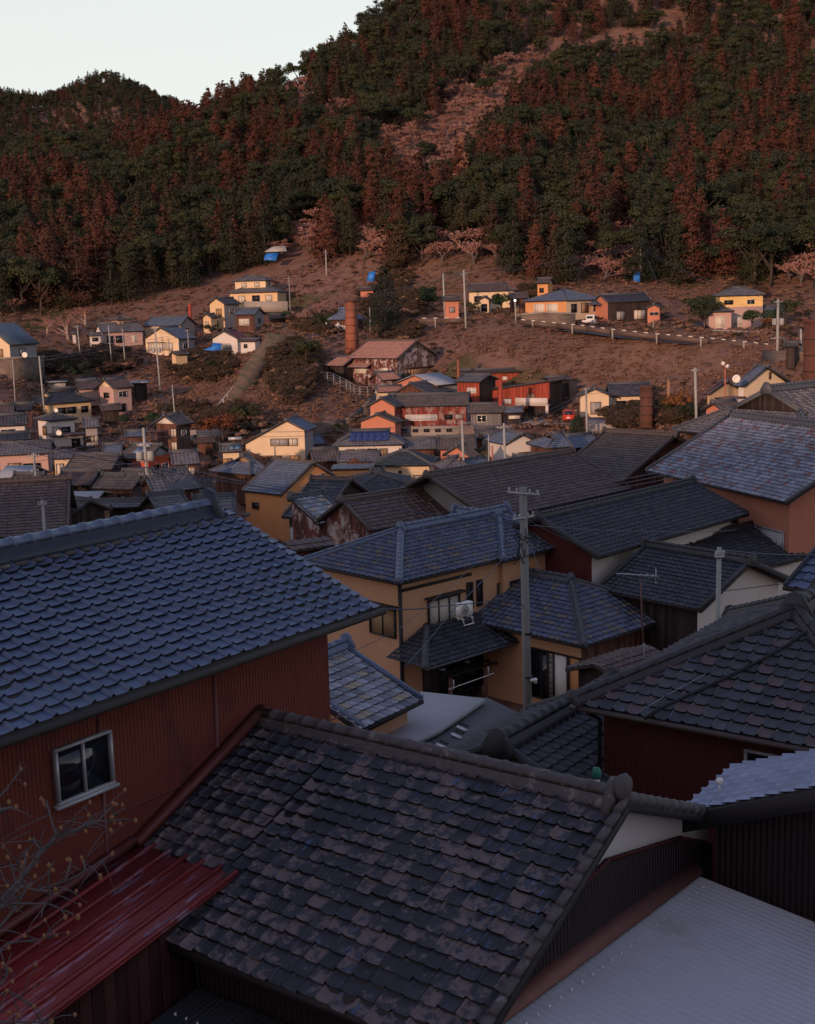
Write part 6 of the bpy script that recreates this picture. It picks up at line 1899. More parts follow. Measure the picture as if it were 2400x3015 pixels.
wall_run('stone_wall', 'stone retaining wall under the warehouse at the left edge', [(*c1(-40, 655), c1(0, 800)[1], 163), (*c1(75, 655), c1(0, 800)[1], 162), (*c1(280, 645), c1(0, 780)[1], 170)], 'stone_wall', 'retaining wall', cap_='concrete')
wall_run('stone_wall', 'pale stone wall below the topmost hillside house', [(*c2(255, 294), c2(0, 322)[1], 216), (*c2(528, 294), c2(0, 325)[1], 214)], 'concrete', 'retaining wall')
wall_run('stone_wall', 'long stone garden wall in front of the villa', [(*c3(905, 510), c3(0, 548)[1], 170), (*c3(1180, 488), c3(0, 570)[1], 168), (*c3(1415, 500), c3(0, 590)[1], 168)], 'stone_wall', 'retaining wall', cap_='concrete')
wall_run('stone_wall', 'brown garden wall in front of the yellow house and round shrub', [(*c4(975, 548), c4(0, 600)[1], 156), (*c4(1180, 556), c4(0, 620)[1], 154), (*c4(1480, 568), c4(0, 650)[1], 152)], 'stone_wall', 'retaining wall', cap_='concrete')
wall_run('concrete_wall', 'concrete retaining wall at the foot of the brown mound', [(*c2(-100, 1110), c2(0, 1140)[1], 130), (*c2(200, 1098), c2(0, 1150)[1], 130), (*c2(420, 1100), c2(0, 1150)[1], 130)], 'concrete', 'retaining wall')
wall_run('stone_wall', 'stepped stone retaining wall left of the salmon factory wing', [(*c2(700, 1060), c2(0, 1130)[1], 131), (*c2(900, 1040), c2(0, 1120)[1], 134), (*c2(1010, 960), c2(0, 1060)[1], 138), (*c2(1090, 880), c2(0, 1000)[1], 142)], 'stone_wall', 'retaining wall')
wall_run('stone_wall', 'rubble bank wall below the grey shed and red workshop', [(*c7(460, 580), c7(0, 650)[1], 127), (*c7(800, 578), c7(0, 650)[1], 126), (*c7(1010, 560), c7(0, 640)[1], 128), (*c7(1300, 545), c7(0, 650)[1], 131)], 'stone_wall', 'retaining wall')
wall_run('concrete_wall', 'grey terrace wall in front of the yellow bungalow', [(*c8(60, 612), c8(0, 655)[1], 126), (*c8(460, 600), c8(0, 650)[1], 124.5)], 'concrete', 'retaining wall')
wall_run('concrete_wall', 'grey wall below the tall pole right of the yellow house', [(*c4(1330, 690), c4(0, 800)[1], 130), (*c4(1640, 700), c4(0, 830)[1], 122)], 'stone_wall', 'retaining wall')
RAIL = [(*c3(930, 548), 168), (*c3(1250, 578), 164.5), (*c3(1500, 602), 161), (*c4(230, 540), 158.5), (*c4(580, 575), 154), (*c4(940, 605), 149), (*c4(1310, 642), 143), (*c4(1475, 662), 140)]
RAIL2 = [(*c3(95, 540), 176), (*c3(290, 537), 175), (*c3(470, 535), 174)]


def rail(label, pts):
    q = [P(*p) for p in pts]
    o0 = np.array(q[0])
    t = thing('guard_rail', label, 'guard rail', o0)
    mb = MB()
    seg = []
    for i in range(len(q) - 1):
        a, b = q[i] - o0, q[i + 1] - o0
        dv = b - a
        n = np.array([dv[1], -dv[0], 0])
        n /= np.linalg.norm(n)
        mb.prism([a - (0, 0, .62), b - (0, 0, .62), b, a], -n * .12)
        seg.append((a, b, n))
    mb.obj('beam', ['rail_brown'], t)
    tot = sum(np.linalg.norm(b - a) for a, b, n in seg)
    k = int(tot / 1.55)
    for i in range(k):
        s_ = (i + .5) / k * tot
        for a, b, n in seg:
            L = np.linalg.norm(b - a)
            if s_ <= L:
                p = a + (b - a) * s_ / L
                dvv = (b - a) / L
                rb = MB()
                rb.prism([p - dvv * .30 + n * .02 + (0, 0, .005), p + dvv * .30 + n * .02 + (0, 0, .005), p + dvv * .30 + n * .02 + (0, 0, .13), p - dvv * .30 + n * .02 + (0, 0, .13)], -n * .08)
                rb.obj('reflector', ['reflector'], t)
                if i % 4 == 1:
                    pb = MB()
                    pb.box(p + n * .12 + (0, 0, -.55), (.2, .2, 1.2))
                    pb.obj('post', ['concrete'], t)
                break
            s_ -= L
    return t


rail('long brown guard rail with white reflectors above the dry slope', RAIL)
rail('short brown guard rail with white reflectors left of the tall poles', RAIL2)
mb = MB()
L_, R_ = [], []
for x, y, d in [(*c3(500, 548), 173), *RAIL, (*c4(1700, 700), 128)]:
    p = P(x, y + 4, d)
    L_.append(p + np.array([.3, .5, -.75]))
    R_.append(p + np.array([1.6, 3.6, -.55]))
n = len(L_)
mb.add(L_ + R_, [(i, i + 1, n + i + 1, n + i) for i in range(n - 1)])
tag(mb.obj('road', ['asphalt']), None, None, kind='structure')
mb = MB()
yd = [P(x, y, d) for x, y, d in ((*c8(60, 560), 132), (*c8(470, 560), 132), (*c8(470, 610), 124.5), (*c8(60, 618), 126))]
mb.prism(yd, (0, 0, -.4))
tag(mb.obj('paved_yard', ['paving']), None, None, kind='structure')
mb = MB()
yd = [P(x, y, d) for x, y, d in ((*c7(960, 535), 131), (*c7(1390, 515), 136), (*c7(1390, 560), 130.5), (*c7(960, 562), 128))]
mb.prism(yd, (0, 0, -.4))
tag(mb.obj('pavement', ['paving']), None, None, kind='structure')
# grassy stairway ridge with a white handrail on the mound
mb = MB()
L_, R_ = [], []
for (xa, ya), (xb, yb), d in (((60, 1050), (175, 1060), 139), ((150, 900), (270, 930), 147), ((260, 700), (370, 720), 157), ((350, 590), (480, 600), 165), ((400, 500), (560, 520), 172)):
    a, b = P(*c2(xa, ya), d), P(*c2(xb, yb), d)
    L_.append(a + np.array([0, 0, .12])), R_.append(b + np.array([0, 0, .12]))
n = len(L_)
mb.add(L_ + R_ + [p - np.array([0, 0, 2.5]) for p in L_ + R_], [(i, n + i, n + i + 1, i + 1) for i in range(n - 1)] + [(i, i + 1, 2 * n + i + 1, 2 * n + i) for i in range(n - 1)] + [(n + i, 3 * n + i, 3 * n + i + 1, n + i + 1) for i in range(n - 1)] + [(0, 2 * n, 3 * n, n)])
tag(mb.obj('grass_path', ['green_grass']), None, None, kind='structure')
t = thing('handrail', 'white handrail climbing the grassy path on the brown mound', 'handrail', P(*c1(1290, 1060), 139))
o0 = np.array(t.location)
q = [P(*c1(x, y), d) - o0 for x, y, d in ((1290, 1050, 139.5), (1400, 920, 146), (1470, 835, 151), (1580, 700, 158))]
mb = MB()
mb.tube(q, .05, 5)
mb.obj('rail', ['white_paint'], t)
for k in range(9):
    s_ = k / 8 * 3
    i = min(2, int(s_))
    p = q[i] + (q[i + 1] - q[i]) * (s_ - i)
    pb = MB()
    pb.tube([p, p - np.array([0, 0, 1.1])], .05, 5)
    pb.obj('post', ['white_paint'], t)
t = thing('fence', 'wire mesh fence along the terrace below the kiln workshop', 'fence', P(*c2(700, 770), 152))
o0 = np.array(t.location)
q = [P(*c2(x, y), d) - o0 for x, y, d in ((700, 740, 153), (800, 745, 151), (900, 790, 148), (960, 830, 146), (1085, 835, 146))]
mb = MB()
for dz in (0, -.3, -.6, -.9):
    mb.tube([p + np.array([0, 0, dz]) for p in q], .018, 4)
mb.obj('wire', ['steel'], t)
for k in range(11):
    s_ = k / 10 * 4
    i = min(3, int(s_))
    p = q[i] + (q[i + 1] - q[i]) * (s_ - i)
    pb = MB()
    pb.tube([p + np.array([0, 0, .05]), p - np.array([0, 0, 1.5])], .04, 5)
    pb.obj('post', ['steel'], t)

# ================================================================ VEHICLES AND SMALL THINGS
def wheel_set(t, xs_, yw, r):
    for x in xs_:
        for s_ in (-1, 1):
            wb2 = MB()
            wb2.tube([(x, s_ * yw - .07, r), (x, s_ * yw + .07, r)], r, 14)
            w_ = wb2.obj('wheel', ['rubber'], t)
            hb = MB()
            hb.tube([(x, s_ * (yw + .075) - .01, r), (x, s_ * (yw + .075) + .01, r)], r * .55, 10)
            hb.obj('rim', ['steel'], w_)


def kei_truck(label, at, d, th):
    p = P(*at, d)
    t = thing('small_truck', label, 'truck', p, R(th))
    mb = MB()                                       # cab side profile
    mb.prism([(.15, -.55, .32), (1.15, -.55, .32), (1.2, -.55, .75), (1.0, -.55, 1.35), (.3, -.55, 1.42), (.15, -.55, 1.3)], (0, 1.1, 0))
    mb.obj('cab', ['car_white'], t)
    for s_ in (-1, 1):
        gb = MB()
        gb.prism([(.35, s_ * .56, .82), (1.05, s_ * .56, .82), (.93, s_ * .56, 1.28), (.38, s_ * .56, 1.28)], (0, s_ * .012, 0))
        gb.obj('side_window', ['glass_dark'], t)
        lb = MB()
        lb.box((1.2, s_ * .42, .6), (.04, .16, .12))
        lb.obj('headlight', ['reflector'], t)
        lb = MB()
        lb.box((-1.33, s_ * .45, .5), (.04, .14, .1))
        lb.obj('tail_light', ['red_paint'], t)
    gb = MB()
    gb.prism([(1.195, -.48, .80), (1.195, .48, .80), (1.025, .46, 1.28), (1.025, -.46, 1.28)], (.02, 0, .005))
    gb.obj('windscreen', ['glass_dark'], t)
    gb = MB()
    gb.box((.14, 0, 1.08), (.02, .8, .32))
    gb.obj('rear_window', ['glass_dark'], t)
    mb = MB()
    mb.box((-.6, 0, .5), (1.45, 1.1, .08))
    for x, y, sx, sy in ((-.6, -.54, 1.45, .04), (-.6, .54, 1.45, .04), (-1.31, 0, .04, 1.04)):
        mb.box((x, y, .64), (sx, sy, .2))
    mb.obj('cargo_bed', ['car_white'], t)
    wheel_set(t, (-.75, .75), .5, .22)
    return t


def car(label, at, d, th, mat, h=1.15):
    p = P(*at, d)
    t = thing('parked_car', label, 'car', p, R(th))
    mb = MB()
    mb.prism([(-1.35, -.56, .22), (1.35, -.56, .22), (1.4, -.56, .55), (.95, -.56, .68), (.55, -.56, h), (-.95, -.56, h + .02), (-1.32, -.56, .7), (-1.38, -.56, .4)], (0, 1.12, 0))
    mb.obj('body', [mat], t)
    for s_ in (-1, 1):
        gb = MB()
        gb.prism([(-.95, s_ * .565, .72), (.82, s_ * .565, .70), (.5, s_ * .565, h - .07), (-.88, s_ * .565, h - .06)], (0, s_ * .01, 0))
        gb.obj('side_window', ['glass_dark'], t)
        lb = MB()
        lb.box((-1.36, s_ * .45, .6), (.05, .16, .14))
        lb.obj('tail_light', ['red_paint'], t)
        lb = MB()
        lb.box((1.36, s_ * .42, .5), (.06, .2, .12))
        lb.obj('headlight', ['reflector'], t)
    gb = MB()
    gb.prism([(-1.33, -.48, .74), (-1.33, .48, .74), (-1.0, .46, h - .05), (-1.0, -.46, h - .05)], (-.02, 0, .01))
    gb.obj('rear_window', ['glass_dark'], t)
    gb = MB()
    gb.prism([(.98, -.48, .70), (.98, .48, .70), (.6, .46, h - .05), (.6, -.46, h - .05)], (.02, 0, .01))
    gb.obj('windscreen', ['glass_dark'], t)
    gb = MB()
    gb.box((-1.385, 0, .42), (.02, .34, .12))
    gb.obj('number_plate', ['white_paint'], t)
    wheel_set(t, (-.85, .85), .5, .25)
    return t


kei_truck('white flatbed mini truck parked beside the villa', c4(88, 512), 166, 62)
car('black parked car in front of the dark hedge', c4(880, 556), 163, 68, 'car_black')
car('red and white parked car by the dark cypress', c7(1370, 540), 131, 75, 'red_paint')


def tarp(label, poly, d, thick=.12, name='tarp', mat='tarp_blue', waves=True):
    q = [P(x, y, d + dd) for x, y, dd in poly]
    o0 = np.array(q[0])
    rg = random.Random(len(label))
    mb = MB()
    n = len(q)
    mb.prism([p - o0 for p in q], (0, thick, -.02))
    for i in range(6):
        a, b = q[rg.randrange(n)] - o0, q[rg.randrange(n)] - o0
        if np.linalg.norm(a - b) > .3:
            mb.tube([a, (a + b) / 2 + (0, -.05, .03), b], .05, 5)
    o = mb.obj(name, [mat])
    o.location = o0
    return tag(o, label, 'tarp')


tarp('long bright blue tarp stretched in front of the shrine', [(*c2(600, 533), 0), (*c2(800, 530), 0), (*c2(870, 518), .3), (*c2(868, 505), 2), (*c2(700, 503), 2), (*c2(610, 515), 1.5)], 181)
tarp('blue tarp covering a stack left of the white gabled house', [(*c1(1288, 600), 0), (*c1(1345, 605), 0), (*c1(1393, 612), 0), (*c1(1396, 560), .4), (*c1(1345, 556), .6), (*c1(1335, 582), .4)], 188, .9)
tarp('blue tarp at the edge of the forest above the meadow', [(777, 765, 0), (812, 768, 0), (820, 745, 1.0), (783, 748, 1.0)], 240, .6)
tarp('blue sheet tied beside the pole at the forest edge', [(*c4(405, 185), 0), (*c4(448, 200), 0), (*c4(450, 122), .2), (*c4(412, 130), .2)], 205, .5)
tarp('blue sheet hanging behind the dark spruce', [(*c2(1030, 165), 0), (*c2(1075, 168), 0), (*c2(1085, 105), .2), (*c2(1045, 112), .2)], 215, .4)
tarp('pale crumpled sheet beside the blue forest edge tarp', [(780, 742, 0), (845, 740, 0), (840, 724, .6), (800, 728, .6)], 243, .5, mat='grey_membrane')

t = thing('tower', 'white lattice antenna tower on the wooded hillock', 'tower', at_ground(322, 500, 420))
zt_ = P(312, 408, 420)[2] - t.location[2]
mb = MB()
for sx in (-.45, .45):
    for sy in (-.45, .45):
        mb.tube([(sx, sy, -1), (sx * .8, sy * .8, zt_)], .16, 5)
mb.obj('leg', ['white_paint'], t)
mb = MB()
for k in range(9):
    z = zt_ * (.25 + .72 * k / 8)
    mb.box((0, 0, z), (.95, .95, .14))
mb.obj('platform', ['white_paint'], t)


def lantern(label, at, d):
    t = thing('stone_lantern', label, 'lantern', at_ground(*at, d))
    mb = MB()
    mb.lathe([(0, -.3), (.38, -.3), (.36, .15), (.16, .2), (.13, .8), (.3, .95), (.3, 1.05)], 8)
    mb.obj('pedestal', ['white_plaster'], t)
    mb = MB()
    mb.lathe([(.2, 1.05), (.22, 1.35), (.0, 1.36)], 6)
    mb.obj('lamp_box', ['white_plaster'], t)
    mb = MB()
    mb.lathe([(.48, 1.33), (.44, 1.4), (.15, 1.6), (.09, 1.65), (.1, 1.75), (0, 1.85)], 6)
    mb.obj('cap', ['white_plaster'], t)


lantern('left pale stone lantern in front of the shrine', c2(776, 500), 184)
lantern('right pale stone lantern in front of the shrine, nearer the chimney', c2(850, 497), 183)


def dish(label, at, d, r=.28):
    p = P(*at, d)
    t = thing('satellite_dish', label, 'satellite dish', p, 0)
    mb = MB()
    prof = [(0, 0), (r * .5, .02), (r * .85, .07), (r, .11), (r * .97, .13), (r * .5, .05), (0, .03)]
    mb.lathe(prof, 16)
    me = mb.v[0]
    mb.v[0] = me[:, [0, 2, 1]] * np.array([1, -1, 1])
    mb.obj('reflector_bowl', ['white_paint'], t)
    mb = MB()
    mb.tube([(0, .02, 0), (0, .3, -.1), (0, .32, -.6)], .03, 6)
    mb.obj('bracket', ['steel'], t)


dish('white satellite dish at the eave of the cream gabled house', c8(1146, 282), 109, .36)
dish('white satellite dish on the terrace of the white two storey house', c5(374, 267), 131, .3)
dish('white satellite dish by the wall of the warehouse', c1(158, 632), 164, .36)
dish('small white dish on the ridge of the hipped slate roof', c5(356, 124), 136, .22)
# air conditioner on the ochre house
t = thing('air_conditioner', 'white air conditioner unit standing on the black skirt roof', 'air conditioner', P(1368, 1818, 38.6), R(43.5))
t.scale = (.78, .78, .85)
mb = MB()
mb.box((0, 0, .33), (.72, .26, .5))
mb.obj('casing', ['plastic_white'], t)
mb = MB()
mb.lathe([(.16, 0), (.19, 0), (.19, .02), (.16, .02)], 18)
mb.v[0] = mb.v[0][:, [0, 2, 1]] * np.array([1, -1, 1]) + np.array([-.1, -.14, .33])
for k in range(6):
    a = k * math.pi / 6
    mb.tube([(-.1 - .17 * math.cos(a), -.145, .33 - .17 * math.sin(a)), (-.1 + .17 * math.cos(a), -.145, .33 + .17 * math.sin(a))], .008, 4)
mb.obj('fan_grille', ['shutter_grey'], t)
mb = MB()
for x in (-.26, .26):
    mb.tube([(x, -.25, 0), (x, .2, 0)], .02, 4)
    mb.tube([(x, -.1, .08), (x, -.25, -.22)], .02, 4)
    mb.tube([(x, .1, .08), (x, .1, -.1)], .02, 4)
mb.tube([(-.3, -.25, -.22), (.3, -.25, -.22)], .02, 4)
mb.obj('stand', ['white_paint'], t)
# vent pipe with green cap
p = P(1757, 2318, 14.9)
t = thing('vent_pipe', 'white vent pipe with a green cap behind the worn ridge', 'vent pipe', (p[0], p[1], p[2] - 1.22))
mb = MB()
mb.tube([(0, 0, 0), (0, 0, 1.42)], .035, 12)
mb.obj('pipe', ['plastic_white'], t)
mb = MB()
mb.lathe([(0, 1.34), (.05, 1.34), (.062, 1.38), (.058, 1.43), (.04, 1.47), (0, 1.485)], 14)
mb.obj('cap', ['green_cap'], t)
p = P(2118, 2298, 13.3)
t = thing('vent_cover', 'small white hooded cover at the edge of the silvery roof', 'vent cover', p, R(-36))
t.scale = (.38, .38, .42)
mb = MB()
mb.prism([(-.08, -.06, -.1), (.08, -.06, -.1), (.09, -.06, .02), (.05, -.06, .06), (-.05, -.06, .06), (-.09, -.06, .02)], (0, .14, 0))
mb.obj('hood', ['plastic_white'], t)
mb = MB()
mb.tube([(0, 0, -.1), (0, .03, -.3)], .03, 8)
mb.obj('pipe', ['plastic_white'], t)
# tv aerial
a, b = P(1886, 1706, 29.5), P(1895, 1922, 29.5)
t = thing('tv_aerial', 'thin television aerial on a tripod mast over the dark slope', 'aerial', b)
q = a - b
mb = MB()
mb.tube([(0, 0, 0), q], .018, 6)
mb.obj('mast', ['rusty_pipe'], t)
mb = MB()
for k in range(3):
    mb.tube([(0, 0, .25), (.22 * math.cos(k * 2.1 + .4), .22 * math.sin(k * 2.1 + .4), -.05)], .012, 5)
mb.obj('tripod', ['steel'], t)
mb = MB()
b0, b1 = q + np.array([-.55, 0, .16]), q + np.array([.42, .25, .02])
mb.tube([b0, b1], .014, 5)
for k in range(7):
    s_ = k / 6
    c = b0 + (b1 - b0) * s_
    ln = .10 + .10 * s_
    mb.tube([c + np.array([-.1, .25, 0]) * ln * 3, c - np.array([-.1, .25, 0]) * ln * 3], .007, 4)
for dz in (-.14, .14):
    mb.tube([b1 + (0, 0, dz) + np.array([-.05, -.25, 0]), b1 + (0, 0, dz) + np.array([.05, .25, 0])], .008, 4)
mb.tube([b1 - (0, 0, .16), b1 + (0, 0, .16)], .01, 4)
mb.obj('antenna', ['aluminium'], t)
# laundry pole with fittings, white verandah rail, water heater, solar panels
t = thing('laundry_pole', 'white laundry pole in front of the dark pergola', 'laundry pole', P(1320, 2030, 33))
o0 = np.array(t.location)
mb = MB()
mb.tube([(0, 0, 0), P(1455, 1982, 33.4) - o0], .009, 6)
mb.obj('bar', ['white_paint'], t)
for x, y in ((1336, 2008), (1438, 1968)):
    a = P(x, y, 33.2) - o0
    mb = MB()
    mb.tube([a + (0, 0, .06), a - (0, 0, .22)], .014, 6)
    mb.obj('hook', ['aluminium'], t)
t = thing('balcony', 'white railed balcony below the orange building', 'balcony', P(*c6(545, 825), 69))
o0 = np.array(t.location)
q0, q1, q2 = P(*c6(545, 768), 69) - o0, P(*c6(650, 775), 68.5) - o0, P(*c6(740, 785), 68) - o0
mb = MB()
for dz in (0, -.75):
    mb.tube([q0 + (0, 0, dz), q1 + (0, 0, dz), q2 + (0, 0, dz)], .03, 5)
for k in range(24):
    s_ = k / 23
    p = q0 + (q2 - q0) * s_
    mb.tube([p, p - (0, 0, .75)], .012, 4)
mb.obj('railing', ['white_paint'], t)
mb = MB()
mb.box((q0 + q2) / 2 + (0, .5, -.95), (abs(q2[0] - q0[0]) + .2, 1.2, .12))
mb.obj('deck', ['concrete'], t)


def roof_part(h, name, mat, x0, x1, s0, s1, pitch, W, hw, lift=.10, nx=1, ny=1, gap=.04):
    """rows of flat panels standing a little above the front slope of a house's roof"""
    tn = math.tan(R(pitch))
    for i in range(nx):
        for j in range(ny):
            xa, xb = x0 + (x1 - x0) * i / nx + gap, x0 + (x1 - x0) * (i + 1) / nx - gap
            ya, yb = -W / 2 + s0 + (s1 - s0) * j / ny + gap, -W / 2 + s0 + (s1 - s0) * (j + 1) / ny - gap
            mb = MB()
            za, zb = hw + (ya + W / 2) * tn + lift, hw + (yb + W / 2) * tn + lift
            mb.prism([(xa, ya, za), (xb, ya, za), (xb, yb, zb), (xa, yb, zb)], (0, 0, .05))
            mb.obj(name, [mat], h)


roof_part(SOL, 'solar_panel', 'solar_glass', -1.9, 1.9, .55, 2.1, 25, SOL['dims'][1], SOL['dims'][2], nx=6, ny=2, gap=.02)
roof_part(RED, 'solar_water_heater', 'steel_panel', -.5, .7, .5, 1.5, 27, RED['dims'][1], RED['dims'][2], nx=2)
roof_part(HEAT, 'solar_water_heater', 'steel_panel', -.1, .85, .2, 1.0, 20, HEAT['dims'][1], HEAT['dims'][2], nx=2)
for h_, x in ((RED, .1), (HEAT, .4)):
    L0, W0, w0 = h_['dims']
    mb = MB()
    mb.tube([(x - .6, -W0 / 2 + 1.62, w0 + 1.0), (x + .6, -W0 / 2 + 1.62, w0 + 1.0)], .16, 10)
    mb.obj('water_tank', ['aluminium'], h_)
# workshop balcony parapet and supports
L0, W0, w0 = SHOP['dims']
yl = W0 / 2 - .35
X0 = -L0 / 2 + .3
mb = MB()
mb.prism([(X0 - .9, yl - 3.2, 1.75), (X0 - .9, yl - 7.0, 1.75), (X0 - .9, yl - 7.0, 2.5), (X0 - .9, yl - 3.2, 2.5)], (.1, 0, 0))
mb.box((X0 - .42, yl - 5.1, 1.70), (.86, 3.8, .1))
mb.obj('balcony', ['white_plaster'], SHOP)
for yy in (3.3, 6.9):
    mb = MB()
    mb.box((X0 - .78, yl - yy, .6), (.2, .3, 2.1))
    mb.obj('pillar', ['white_plaster' if yy > 5 else 'salmon_plaster'], SHOP)
lean_roof(KILN, -KILN['dims'][0] / 2 + .4, -KILN['dims'][0] / 2 + 4.0, -KILN['dims'][1] / 2 + .3, 1.1, 2.75, 22, 'rosy_brown_sheet', lod=2, name='hood_roof', tw=.34, te=.34)
lean_roof(D1, .4, 3.9, -D1['dims'][1] / 2 + .3, 1.8, 2.05, 20, 'steel_blue_tile', lod=2, name='porch_roof', tw=.34, te=.34, lh=1)
# firewood stack and green chairs in the open shed
t = thing('firewood_stack', 'stack of cut firewood in the long low open shed', 'firewood', P(*c5(635, 805), 77.6))
mb = MB()
rg = random.Random(2)
for i in range(13):
    for j in range(8):
        p = np.array([-.62 + i * .1 + rg.uniform(-.015, .015), 0, .05 + j * .095])
        mb.tube([p + (0, -.25 + rg.uniform(-.03, .03), 0), p + (0, .3, 0)], .046, 6)
mb.obj('logs', ['cut_wood'], t)
mb = MB()
for x in (-.72, .72):
    mb.box((x, 0, .42), (.06, .4, .84))
mb.obj('post', ['dark_timber'], t)
for k, (x, lab) in enumerate(((580, 'green plastic chair left of the firewood stack'), (612, 'green plastic chair nearer the firewood stack'))):
    t = thing('garden_chair', lab, 'chair', P(*c5(x, 845), 76.6), R(15))
    mb = MB()
    mb.box((0, 0, .22), (.26, .26, .04))
    mb.obj('seat', ['chair_green'], t)
    mb = MB()
    mb.box((0, .13, .40), (.26, .04, .36), taper=.85)
    mb.obj('backrest', ['chair_green'], t)
    for sx in (-.11, .11):
        for sy in (-.11, .11):
            mb = MB()
            mb.box((sx, sy, .1), (.03, .03, .2))
            mb.obj('leg', ['chair_green'], t)

# ---------------------------------------------------------------- single trees and shrubs
def tr(label, at, d, h, kind, v=0, name='tree', cat='tree', wx=1.0, group=None):
    tb = BUSH if kind in BUSH else TREES if kind in TREES else OWN
    return plant(name, label, cat, tb[kind][v][:2], at_ground(*at, d), h, rnd.uniform(0, 6.28), group, wx)


OWN = {'spruce': [cedar_mesh(51, 'spruce_dark', .30, 230, 14)], 'cypress': [cedar_mesh(52, 'hedge_green', .16, 170, 12)], 'cherry': [bare_mesh(53, 'bare_twig', 6, .75, .72, .03, .2), bare_mesh(54, 'bare_twig', 6, .7, .72, .03, .22)], 'larch': [bare_mesh(55, 'larch_twig', 5, .55, .7, .02, .3)],
       'autumn': [broad_mesh(56, 'autumn_leaf', 10, 150, .022, .9)], 'garden': [broad_mesh(57, 'hedge_green', 12, 170, .022, .8), broad_mesh(58, 'broadleaf_green', 12, 170, .022, .9)], 'tall_larch': [cedar_mesh(59, 'larch_twig', .15, 220, 26)]}
tr('dark spruce standing left of the orange red chimney slope', c2(1150, 500), 181, 9.8, 'spruce', name='spruce_tree', wx=1.0)
tr('dark narrow cypress beside the pole at the bungalow', c7(1440, 640), 122, 3.6, 'cypress', name='cypress_tree', wx=1.5)
tr('lower dark cypress left of the narrow cypress', c7(1412, 635), 123, 3.0, 'cypress', name='cypress_tree', wx=1.6)
tr('tall pale orange larch standing in the pink gully', (1362, 575), 262, 14, 'tall_larch', name='larch_tree', wx=.9)
for i, (x, y, d, h, lab) in enumerate(((640, 430, 202, 6.0, 'bare cherry tree between brown hut and shrine'), (730, 400, 205, 5.5, 'bare cherry tree nearest the shrine roof'), (560, 330, 212, 4.5, 'bare bush tree right of the topmost house'))):
    tr(lab, c2(x, y), d, h, 'cherry', i % 2, name='bare_tree', wx=1.2)
for i, (x, y, d, h, lab) in enumerate(((430, 500, 205, 7.5, 'wide bare tree behind the left hillside cluster'), (300, 480, 208, 6.5, 'bare tree right of the warehouse roof'), (540, 400, 214, 6.5, 'bare tree behind the pink upper room'))):
    tr(lab, c1(x, y), d, h, 'cherry', (i + 1) % 2, name='bare_tree', wx=1.3)
for x, y, d, h, k, v, lab in ((470, 730, 172, 4.6, 'garden', 1, 'dark rounded tree below the stone walls on the left'), (1360, 800, 170, 3.0, 'garden', 1, 'dark shrubs on the bank below the blue tarp'), (975, 1010, 140, 2.4, 'garden', 0, 'round green bush on the grassy bank left'), (780, 1060, 142, 2.0, 'garden', 0, 'small round green bush near the pink house'),
                               (1330, 420, 206, 2.6, 'garden', 1, 'dark shrub beside the little yellow porch')):
    tr(lab, c1(x, y), d, h, k, v, name='shrub', cat='shrub', wx=1.2)
for x, y, d, h, k, v, lab in ((1415, 290, 198, 4.6, 'garden', 0, 'round green garden tree left of the two tall poles'), (530, 285, 214, 2.8, 'garden', 0, 'green shrub right of the topmost house'), (760, 460, 192, 3.6, 'garden', 1, 'dark evergreen left of the shrine'), (1130, 495, 186, 3.4, 'garden', 1, 'dark clipped hedge tree under the spruce'), (650, 720, 158, 4.6, 'garden', 1, 'dark green shrubs on the bank left of the kiln wing'), (860, 1100, 131, 2.0, 'garden', 1, 'dark shrub behind the lopsided cream house'), (260, 1090, 131, 3.0, 'garden', 1, 'dark shrub at the foot of the stairway mound'), (120, 1180, 126, 4.4, 'autumn', 0, 'brownish bush left of the lopsided cream house')):
    tr(lab, c2(x, y), d, h, k, v, name='shrub', cat='shrub', wx=1.2)
for x, y, d, h, k, v, lab in ((790, 500, 184, 4.4, 'garden', 0, 'round topped garden tree in front of the long farmhouse'), (175, 385, 194, 4.2, 'garden', 0, 'round green tree left of the salmon walled hut'), (540, 440, 182, 2.8, 'garden', 1, 'dark shrub between the two farmhouse porches')):
    tr(lab, c3(x, y), d, h, k, v, name='garden_tree', cat='tree', wx=1.1)
for x, y, d, h, k, v, lab in ((1262, 550, 163, 3.6, 'garden', 0, 'round shrub in front of the yellow house'), (1370, 560, 160, 2.0, 'autumn', 0, 'orange autumn bush right of the round shrub'), (890, 560, 168, 5.2, 'garden', 1, 'tall dark hedge mass left of the yellow house'), (930, 570, 166, 4.6, 'garden', 1, 'dark hedge behind the black car'), (1500, 500, 160, 4.2, 'garden', 1, 'dark evergreen right of the transformer pole'), (980, 330, 178, 4.0, 'garden', 1, 'dark tree left of the upper yellow storey'), (1410, 480, 166, 3.2, 'garden', 0, 'green shrub right of the yellow house')):
    tr(lab, c4(x, y), d, h, k, v, name='shrub', cat='shrub', wx=1.1)
for x, y, d, h, k, v, lab in ((730, 600, 118, 3.6, 'autumn', 0, 'reddish autumn shrub between the poles by the white balcony'), (640, 590, 120, 2.8, 'garden', 1, 'dark shrub beside the brown wooden pole'), (800, 610, 112, 2.6, 'garden', 1, 'dark shrub left of the white balcony house'), (590, 600, 124, 2.0, 'garden', 0, 'clipped green hedge right of the square chimney'), (700, 520, 124, 4.0, 'cherry', 0, 'leafless shrub above the autumn shrub')):
    tr(lab, c8(x, y), d, h, k, v, name='shrub', cat='shrub', wx=1.1)
tr('dark red leaved tree in front of the solar panel house', c6(970, 385), 106, 2.6, 'autumn', name='tree', wx=1.2)
tr('flat green pine beside the grey flat shed roof', c5(660, 715), 80, 2.4, 'garden', 0, name='pine_tree', wx=1.5)
